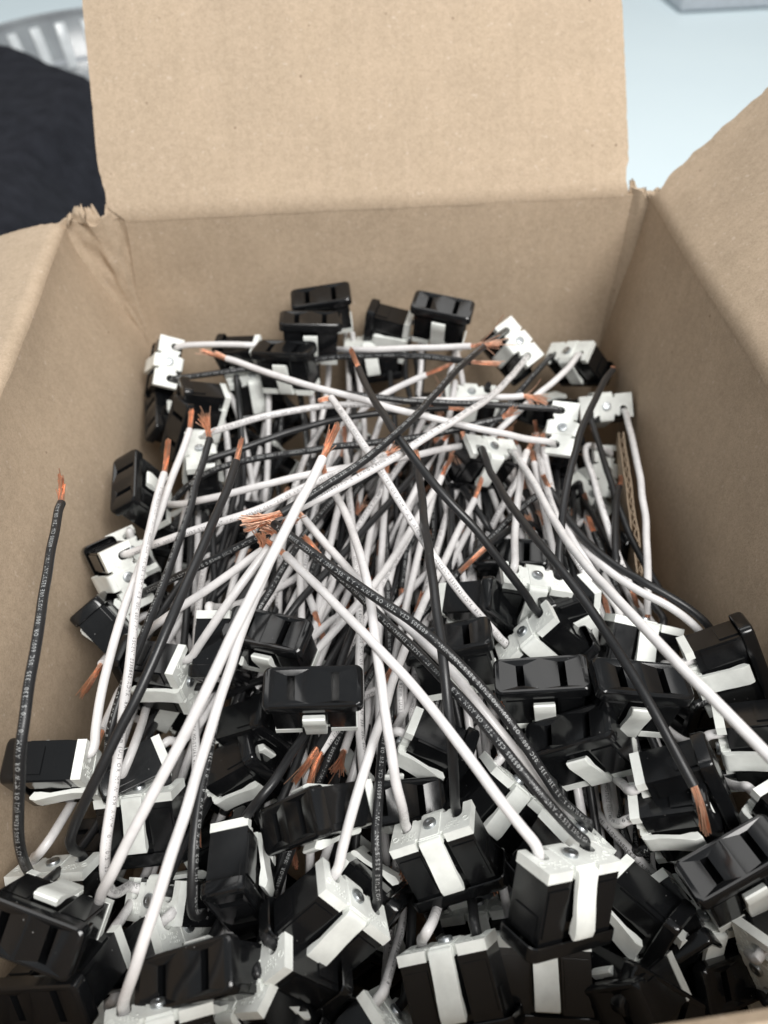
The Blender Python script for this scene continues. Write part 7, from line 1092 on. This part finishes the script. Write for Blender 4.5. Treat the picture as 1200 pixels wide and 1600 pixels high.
('O43','W',0,'W9','-929 1068 -535 -886 1072 -536 -874 1095 -528 -875 1140 -511 -871 1234 -479 -862 1329 -454 -853 1424 -437 -844 1524 -428 -833 1622 -428 -825 1723 -432 -819 1825 -436 -810 1924 -442 -805 2025 -447 -801 2126 -454 -793 2227 -460 -783 2324 -462 -774 2432 -460',[-767,2493,-414]),
('O13','W',1,'W10','-981 1898 -600 -953 1876 -575 -924 1866 -556 -877 1866 -536 -783 1866 -497 -687 1866 -457 -594 1877 -433 -504 1897 -420 -418 1933 -415 -340 1985 -412 -264 2043 -421 -192 2099 -433 -112 2146 -438 -33 2202 -456 11 2251 -481',[66,2261,-469]),
('O9','W',0,'W17','741 2470 -679 730 2453 -640 712 2436 -614 674 2419 -590 590 2387 -545 507 2369 -501 414 2361 -467 322 2369 -442 227 2385 -421 132 2409 -406 38 2440 -396 -52 2478 -385 -141 2521 -384 -233 2565 -383 -317 2615 -388 -399 2671 -394 -476 2727 -403 -552 2786 -411 -621 2836 -414 -663 2860 -415',[-708,2877,-397]),
('O54','W',1,'W2','-753 805 -888 -779 800 -854 -795 800 -832 -795 781 -795 -791 747 -722 -784 732 -644 -774 743 -559 -763 791 -491 -755 870 -450 -753 962 -423 -756 1060 -406 -762 1160 -394 -767 1258 -386 -777 1359 -383 -788 1460 -382 -795 1559 -379 -800 1659 -379 -805 1759 -384 -808 1860 -388 -811 1960 -392 -811 2060 -396 -811 2112 -402',[-789,2204,-309]),
('O72','W',0,'W29','434 850 -693 457 878 -669 457 890 -639 434 902 -599 389 932 -521 337 976 -456 281 1033 -406 227 1104 -374 174 1180 -358 119 1261 -360 63 1341 -368 5 1421 -379 -48 1504 -391 -103 1586 -408 -149 1669 -428 -200 1757 -445 -246 1842 -463 -290 1924 -477',[-328,1952,-454]),
('O15','W',0,'W5','-712 1422 -593 -669 1416 -591 -643 1415 -571 -615 1430 -533 -558 1464 -464 -499 1514 -405 -441 1580 -364 -381 1657 -332 -353 1698 -318',[-395,1715,-299]),
('O32','W',0,'W30','44 857 -729 27 883 -699 20 886 -664 19 883 -622 13 883 -540 0 916 -471 -8 975 -416 -20 1053 -371 -28 1140 -332 -38 1227 -300 -46 1321 -284 -54 1417 -284 -67 1513 -302 -81 1606 -328 -99 1698 -356 -116 1790 -382 -139 1883 -407 -165 1973 -433 -197 2068 -452 -213 2118 -460',[-225,2140,-412]),
('O11','B',0,'W25','396 2420 -659 415 2415 -620 420 2393 -597 419 2346 -577 417 2252 -540 417 2157 -508 426 2065 -472 436 1968 -442 450 1872 -411 470 1780 -387 489 1685 -359 515 1588 -335 543 1493 -317 571 1400 -305 604 1306 -307 637 1210 -315 673 1115 -334 704 1028 -355 737 937 -385 771 846 -418',[796,766,-499]),
('O22','W',1,'W24','431 1493 -736 400 1506 -709 379 1507 -679 356 1508 -638 302 1520 -556 247 1543 -481 195 1586 -416 144 1644 -362 98 1718 -320 52 1801 -285 11 1886 -263 -28 1976 -253 -67 2067 -256 -102 2161 -262 -135 2254 -274 -168 2348 -292 -185 2393 -299',[-228,2379,-299]),
('O33','B',1,'W27B','473 708 -540 480 740 -511 475 743 -479 452 744 -442 409 756 -376 359 797 -327 305 865 -298 254 944 -287 203 1031 -295 153 1116 -311 101 1202 -329 48 1287 -349 -6 1368 -369 -60 1452 -387 -112 1535 -405 -170 1620 -425 -221 1706 -441',[-268,1749,-395]),
('O32','B',0,'W31','187 871 -659 170 896 -629 163 901 -594 161 907 -550 158 931 -466 154 975 -391 149 1041 -326 145 1119 -274 141 1209 -243 136 1302 -229 135 1402 -231 132 1496 -244 134 1591 -269 130 1688 -299 132 1781 -332 136 1874 -368 136 1970 -398 136 2062 -429 140 2154 -464',[132,2201,-426]),
('O58','W',0,'W4','-672 403 -636 -677 440 -613 -672 449 -581 -658 461 -545 -628 494 -482 -600 548 -427 -570 622 -383 -546 707 -352 -521 799 -332 -502 895 -314 -483 991 -307 -464 1089 -294 -444 1184 -288 -427 1278 -283 -405 1373 -281 -381 1466 -280 -359 1565 -282 -335 1659 -278',[-315,1689,-244]),
('O33','W',0,'W28','339 666 -465 345 698 -436 335 715 -407 307 746 -387 254 811 -354 203 887 -332 153 968 -323 99 1055 -318 42 1134 -305 -19 1204 -285 -78 1282 -284 -141 1371 -296 -199 1453 -303 -261 1535 -312 -321 1617 -322',[-375,1643,-283]),
('O7','W',1,'W14','711 3111 -670 717 3086 -635 712 3058 -614 695 3014 -596 663 2926 -560 627 2841 -525 593 2755 -490 554 2671 -455 515 2586 -424 474 2501 -388 429 2421 -359 378 2340 -328 325 2263 -297 267 2187 -274 202 2115 -253 135 2044 -239 63 1975 -233 -12 1912 -227 -92 1856 -231 -174 1807 -238 -261 1762 -249 -354 1722 -259',[-440,1694,-279]),
('O22','B',0,'W23','543 1538 -631 512 1552 -604 490 1558 -575 466 1574 -535 409 1607 -457 353 1646 -386 295 1693 -320 232 1744 -269 172 1810 -229 122 1888 -205 81 1975 -197 46 2067 -204 20 2162 -218 -9 2255 -233 -34 2353 -251 -57 2450 -264 -75 2547 -277',[-101,2576,-213]),
('O72','B',1,'W27','542 863 -810 565 891 -786 563 896 -756 540 889 -712 496 880 -625 450 881 -546 408 904 -469 363 952 -409 316 1011 -357 258 1076 -311 195 1133 -263 126 1196 -225 55 1261 -206 -23 1320 -193 -96 1385 -188 -168 1455 -190 -232 1530 -203 -294 1604 -218 -350 1679 -241',[-403,1700,-222]),
('O53','B',0,'W7','-941 849 -846 -945 881 -817 -944 885 -784 -936 871 -738 -914 846 -649 -890 836 -562 -853 851 -482 -808 884 -408 -761 935 -343 -717 1001 -289 -671 1070 -240 -633 1151 -200 -602 1238 -170 -577 1328 -156 -557 1421 -153 -540 1518 -158 -528 1616 -169 -517 1714 -186 -505 1811 -200 -499 1908 -213 -496 1956 -219',[-476,2011,-173]),
('B1','B',1,'W1','-1054 915 -1080 -1058 872 -1080 -1062 845 -1081 -1066 841 -1054 -1077 837 -1005 -1096 839 -973 -1117 856 -946 -1081 833 -790 -1016 800 -582 -985 809 -463 -955 830 -363 -930 862 -277 -914 908 -202 -905 975 -154 -909 1058 -129 -918 1150 -123 -933 1246 -124 -955 1341 -137 -974 1438 -150 -994 1535 -160 -1013 1632 -178 -1034 1729 -193 -1040 1776 -203',[-1040,1838,-150]),
('O7','B',1,'W13','614 3207 -586 620 3182 -551 615 3155 -530 596 3113 -509 562 3028 -469 528 2945 -432 488 2862 -399 445 2778 -367 405 2692 -335 361 2609 -310 318 2525 -283 276 2437 -262 234 2349 -243 190 2264 -225 146 2174 -208 94 2085 -191 39 2006 -181 -22 1932 -181 -89 1861 -180 -165 1799 -183 -240 1739 -189 -322 1683 -199',[-437,1671,-208]),
('O11','W',0,'W26','537 2459 -723 556 2454 -684 563 2433 -660 564 2385 -635 564 2287 -588 569 2204 -555 572 2116 -520 575 2021 -484 576 1931 -452 579 1836 -419 586 1743 -387 592 1651 -354 601 1562 -317 614 1471 -283 633 1380 -248 651 1289 -213 674 1199 -184 700 1106 -157 728 1017 -136 764 928 -120 805 841 -115 853 757 -122',[917,711,-172]),
('O49','W',0,'W3','-829 674 -645 -825 701 -678 -815 705 -668 -797 697 -623 -763 692 -538 -720 705 -461 -677 749 -397 -630 803 -338 -580 865 -279 -529 931 -223 -481 998 -166 -434 1071 -111 -393 1145 -67 -350 1227 -31 -310 1315 -7 -272 1406 9 -237 1501 18 -204 1592 19 -174 1687 21',[-129,1760,78]),
]

LABELS = {
    'O1': 'outlet in the far left corner showing its white back, white wire leaving toward the right',
    'O2': 'topmost black outlet against the far wall, two-slot face tilted up to the left',
    'O3': 'face-up black outlet just below the topmost one at the far wall',
    'O4': 'face-up black outlet resting over the long white wire near the far left',
    'O5': 'plain black outlet lying on its side at the far wall, between two face-up ones',
    'O6': 'face-up black outlet at the far wall, right of centre, white clip in front',
    'O7': 'outlet in the far right with tilted white back beside a splayed copper end',
    'O8': 'outlet in the far right corner with white back and one clip pointing down',
    'O9': 'outlet whose upright white back shows two notches with wires leaving left',
    'O10': 'outlet hugging the right wall with white back and a long white wire down',
    'O11': 'large outlet right of centre, tilted white back with black and white wires arching forward',
    'O12': 'outlet by the left wall with its two-slot face turned to the wall',
    'O13': 'outlet by the left wall with white back, steel rivet and a printed white wire',
    'O14': 'plain black outlet end against the left wall below the white-backed one',
    'O15': 'black outlet lying sideways left of centre, white back facing right with rivet',
    'O16': 'black outlet standing behind the sideways one at left, white clip showing',
    'O17': 'face-up black outlet left of centre crossed by the longest white wire',
    'O18': 'face-up black two-slot outlet in the middle of the box with white clip below',
    'O19': 'black outlet lying on its side right of centre, below the loose copper strands',
    'O20': 'black outlet with face half hidden under wires, printed white wire running behind it',
    'O21': 'outlet with white back and rivet, right of centre, wires standing straight up',
    'O22': 'outlet with bold white back slanting, centre right, steel rivet and open notches',
    'O23': 'black outlet lying sideways between two white-backed outlets right of centre',
    'O24': 'upright outlet at right with broad white back edge and clip in front',
    'O25': 'face-up black outlet right of centre, left one of the neighbouring pair',
    'O26': 'face-up black outlet right of centre crossed by a black wire, right one of the pair',
    'O27': 'black outlet with face turned up left, below the pair, large white clip underneath',
    'O28': 'black outlet lying against the right wall with long white clip in front',
    'O29': 'outlet cut by the right edge, lying sideways with white back to the left',
    'O30': 'black outlet lying sideways in the centre with white back edge on its upper left',
    'O31': 'outlet with white back under the printed black wires, front right of centre',
    'O32': 'front outlet in the middle, white back up with rivet and long white clip',
    'O33': 'front right outlet standing highest, white back up with rivet and curved clip',
    'O34': 'front outlet tilted to the left, white back with rivet and broad clip',
    'O35': 'outlet at the bottom edge in the middle, white back edge and wide clip',
    'O36': 'dim outlet at the bottom behind the highest front one, only its clip clear',
    'O37': 'black outlet leaning against the highest front one on its right side',
    'O38': 'face-up black outlet at the right edge in front, slots catching bright light',
    'O39': 'shaded outlet at lower right beneath the face-up one, wavy white clip',
    'O40': 'white clip and back of an outlet cut by the lower right edge',
    'O41': 'black outlet lying sideways at right with bare copper resting on it',
    'O42': 'black outlet lying just behind the one with copper resting on it',
    'O43': 'black outlet lying against the left wall, white back facing right',
    'O44': 'upright outlet at left with white back, rivet and long straight clip',
    'O45': 'black outlet wedged behind the upright one at left, cap corner showing',
    'O46': 'black outlet lying sideways left of centre with white clip below',
    'O47': 'black outlet with its shiny two-slot face turned lower left, front centre',
    'O48': 'outlet standing on its face at front left, plain black narrow side',
    'O49': 'large blurred outlet in the lower left corner, face toward the viewer',
    'O50': 'lowest blurred outlet in the bottom left corner under the larger one',
    'O51': 'face-up outlet at the bottom left with wide slots, tilted up right',
    'O52': 'outlet at the bottom between the face-up one and the left-tilted one',
    'O53': 'outlet in the left corner with white back under two black wires',
    'O54': 'shaded outlet with dim white back at lower left behind a white wire',
    'O55': 'outlet with a light cap corner just above the bottom face-up one',
    'O56': 'small white cap corner behind the left-tilted front outlet',
    'O57': 'white back of an outlet under the bottom face-up one',
    'O58': 'outlet at the bottom left edge where a long white wire begins',
    'O59': 'dim grey-white back deep between the left-tilted and bottom middle outlets',
    'O61': 'outlet behind the sideways one at the right edge, white corner showing',
    'O62': 'black outlet under the far left corner one with face to the left wall',
    'O63': 'black outlet lying sideways just below the far left corner white back',
    'O64': 'white back of a shaded outlet at far left with wires dropping from it',
    'O65': 'outlet at left with white back behind two upright copper wire ends',
    'O66': 'black outlet against the far wall left of centre, white back to the right',
    'O67': 'pale embossed white back at the far wall beneath the long white wire',
    'O70': 'face-up black outlet half hidden behind the white back right of centre',
    'O71': 'dim white back at the left wall above the outlet with printed white wire',
    'O72': 'outlet behind the highest front one with bright rivet and printed black wire',
    'O73': 'dim white back between the leaning black outlet and the right face-up one',
    'O74': 'black outlet wedged between the middle face-up one and the sideways ones at left',
    'B1': 'mostly buried black outlet left of the upright outlet at left',
    'O80': 'mostly buried black outlet left of the shaded outlet with wavy clip',
    'B3': 'mostly buried black outlet right of the right one of the face-up pair',
    'O82': 'mostly buried black outlet in front of the shaded outlet with wavy clip',
    'O76': 'mostly buried black outlet right of the upright white back at far right',
    'O78': 'mostly buried black outlet in front of the highest front outlet',
    'O77': 'mostly buried black outlet in front of the sideways outlet in the centre',
    'O75': 'mostly buried black outlet behind the large tilted white back',
    'B12': 'deep outlet seen by its wires, right of the middle face-up outlet',
    'B112': 'mostly buried black outlet in front of the left-tilted front outlet',
    'B115': 'mostly buried black outlet in front of the front middle outlet with long clip',
    'O81': 'mostly buried black outlet in front of the far left corner outlet',
    'B57': 'mostly buried black outlet behind the upright white back at far right',
    'B47': 'mostly buried black outlet right of the white back behind upright copper ends',
    'B18': 'mostly buried black outlet behind the shiny outlet face at front centre',
    'B46': 'mostly buried black outlet right of the outlet facing the left wall',
    'B22': 'mostly buried black outlet in front of the sideways outlet left of centre',
    'B10': 'mostly buried black outlet in front of the upright outlet at left',
    'B53': 'mostly buried black outlet right of the far left corner outlet',
    'B110': 'deep outlet seen by its wires, left of the large tilted white back',
    'B11': 'mostly buried black outlet behind the outlet standing on its face',
    'B40': 'mostly buried black outlet in front of the white back behind upright copper ends',
    'B54': 'mostly buried black outlet in front of the face-up outlet at the far wall',
    'B2': 'mostly buried black outlet left of the large tilted white back',
    'B4': 'mostly buried black outlet left of the bottom left face-up outlet',
    'B24': 'deep outlet seen by its wires, behind the middle face-up outlet',
    'B6': 'deep outlet seen by its wires, right of the shiny outlet face at front centre',
    'B25': 'deep outlet seen by its wires, right of the outlet crossed by the longest wire',
    'B34': 'mostly buried black outlet right of the white back at the left wall',
    'B39': 'mostly buried black outlet right of the white back with upright wires',
    'B45': 'mostly buried black outlet in front of the upright white back at far right',
    'B30': 'deep outlet seen by its wires, in front of the middle face-up outlet',
    'B107': 'deep outlet seen by its wires, right of the white back behind upright copper ends',
    'B114': 'mostly buried black outlet behind the bottom middle outlet',
    'B51': 'deep outlet seen by its wires, behind the white back with upright wires',
    'B37': 'mostly buried black outlet left of the white back with upright wires',
    'B8': 'deep outlet seen by its wires, right of the left one of the face-up pair',
    'B31': 'deep outlet seen by its wires, behind the sideways outlet in the centre',
    'O79': 'mostly buried black outlet left of the bottom middle outlet',
    'B14': 'deep outlet seen by its wires, behind the bold slanting white back',
    'B120': 'mostly buried black outlet left of the outlet with copper resting on it',
    'B111': 'mostly buried black outlet right of the shiny outlet face at front centre',
    'B13': 'deep outlet seen by its wires, left of the white back with upright wires',
    'B16': 'deep outlet seen by its wires, behind the outlet crossed by the longest wire',
    'B56': 'deep outlet seen by its wires, in front of the large tilted white back',
    'B109': 'deep outlet seen by its wires, right of the outlet facing the left wall',
    'B35': 'mostly buried black outlet behind the outlet crossed by the longest wire',
    'B9': 'mostly buried black outlet in front of the face-up outlet at the right edge',
    'B52': 'mostly buried black outlet behind the white back behind upright copper ends',
    'B50': 'deep outlet seen by its wires, left of the bold slanting white back',
    'B113': 'deep outlet seen by its wires, left of the upright white back at far right',
    'B5': 'deep outlet seen by its wires, right of the sideways outlet left of centre',
    'B49': 'mostly buried black outlet left of the upright white back at far right',
    'B28': 'deep outlet seen by its wires, left of the sideways outlet left of centre',
    'B43': 'deep outlet seen by its wires, left of the left one of the face-up pair',
    'B26': 'deep outlet seen by its wires, left of the white back hugging the right wall',
    'B23': 'mostly buried black outlet in front of the outlet crossed by the longest wire',
    'B17': 'deep outlet seen by its wires, in front of the face-up outlet at the far wall',
    'B15': 'mostly buried black outlet in front of the outlet with copper resting on it',
    'B106': 'deep outlet seen by its wires, right of the white back at the left wall',
    'B55': 'mostly buried black outlet left of the white back hugging the right wall',
    'B41': 'mostly buried black outlet behind the sideways outlet left of centre',
    'B108': 'deep outlet seen by its wires, in front of the white back behind upright copper ends',
    'B119': 'deep outlet seen by its wires, behind the left one of the face-up pair',
    'B44': 'deep outlet seen by its wires, in front of the upright white back at far right',
    'B19': 'deep outlet seen by its wires, left of the right one of the face-up pair',
    'B27': 'deep outlet seen by its wires, right of the large tilted white back',
    'B21': 'mostly buried black outlet in front of the right one of the face-up pair',
    'B117': 'deep outlet seen by its wires, behind the right one of the face-up pair',
    'B42': 'deep outlet seen by its wires, behind the shiny outlet face at front centre',
    'B20': 'deep outlet seen by its wires, in front of the white back hugging the right wall',
    'B116': 'deep outlet seen by its wires, left of the outlet against the right wall',
    'B70': 'mostly buried black outlet right of the upright outlet at left',
    'B29': 'deep outlet seen by its wires, behind the front middle outlet with long clip',
    'B60': 'mostly buried black outlet right of the bottom left face-up outlet',
    'B38': 'deep outlet seen by its wires, in front of the white back with upright wires',
    'B118': 'deep outlet seen by its wires, behind the outlet with copper resting on it',
}
GROUP = 'wired outlets heaped in the cardboard box'
DEEP = 'black outlet mostly buried under the crossing wires deep in the box'
roots = {}
for nm, v in POSES.items():
    e = empty('power_outlet')
    q = Quaternion(v[:4]); e.rotation_mode = 'QUATERNION'; e.rotation_quaternion = q; e.location = wp(v[4:7])
    lab = LABELS.get(nm)
    tag(e, lab or DEEP, 'outlet', GROUP if lab else 'outlets buried at the bottom of the heap')
    link('body', ME['body'], e); link('face_plate', ME['face'], e); link('back_cap', ME['cap'], e)
    link('snap_arm', ME['arm0'], e); link('snap_arm', ME['arm1'], e); link('rivet', ME['rivet'], e)
    mw = Matrix.LocRotScale(Vector(wp(v[4:7])), q, Vector((1, 1, 1)))
    roots[nm] = (e, np.array(mw.inverted()))
TXT = {'W1': ('605305', 1, -.35), 'W2': ('STURE', -1, .45), 'W24': ('OR 1000V', -1, .1), 'W27': ('(UL)', 1, .1), 'W27B': ('MOIST', 1, 0.), 'W33': ('MOIST', 1, .1),
       'W34': ('MOIST', -1, .1), 'W50': ('ASCENT', 1, .35), 'W12': ('ASCENT', 1, .1), 'W14': ('ASCENT', -1, .5), 'W18': ('MTW', -1, .2), 'W10': ('105C', 1, .2), 'W13': ('AWM', -1, .7)}
SPRAY = {'W15': .42, 'W13': .30, 'W12': .42, 'W10': .35, 'W19': .35, 'W8': .36, 'W21': .36, 'W37': .42, 'W25': .14, 'W18': .16, 'W5': .32, 'W6': .3}
for k, (own, col, text, idn, pts, cu) in enumerate(WIRES):
    rng = np.random.default_rng(1000+k)
    e, inv = roots[own]
    P = catmull(np.array([int(x) for x in pts.split()], float).reshape(-1, 3)*.1, 4)
    tip = P[-1]+(np.array(cu)*.1-P[-1])*(1.15 if idn != 'p' else 1.0)
    cl = np.linalg.norm(tip-P[-1])
    if cl > 13: tip = P[-1]+(tip-P[-1])*13/cl
    man = idn != 'p'
    V, F = tube(P, WR, 14 if man else 9)
    wo = mesh_obj('wire', to_local(V, inv), F, M['jacket_white' if col == 'W' else 'jacket_black'], e, 50)
    wo['label'] = ('white' if col == 'W' else 'black')+' stranded wire with a stripped copper end'
    sp = SPRAY.get(idn, .07 if man else rng.choice([.05, .1, .3]))
    V, F = copper(P, tip, rng, sp)
    mesh_obj('copper_end', to_local(V, inv), F, M['copper'], wo, 60)
    if text:
        ph, fl, an = int(rng.integers(0, len(PRINT))), (1 if rng.random() < .5 else -1), rng.normal(0, .5)
        if idn in TXT: t0, fl, an = TXT[idn]; ph = PRINT.index(t0)
        V, F = print_mesh(P, ph, rng, an, 1.6, fl)
        if len(V): mesh_obj('print', to_local(V, inv), F, M['ink_black' if col == 'W' else 'ink_white'], wo)
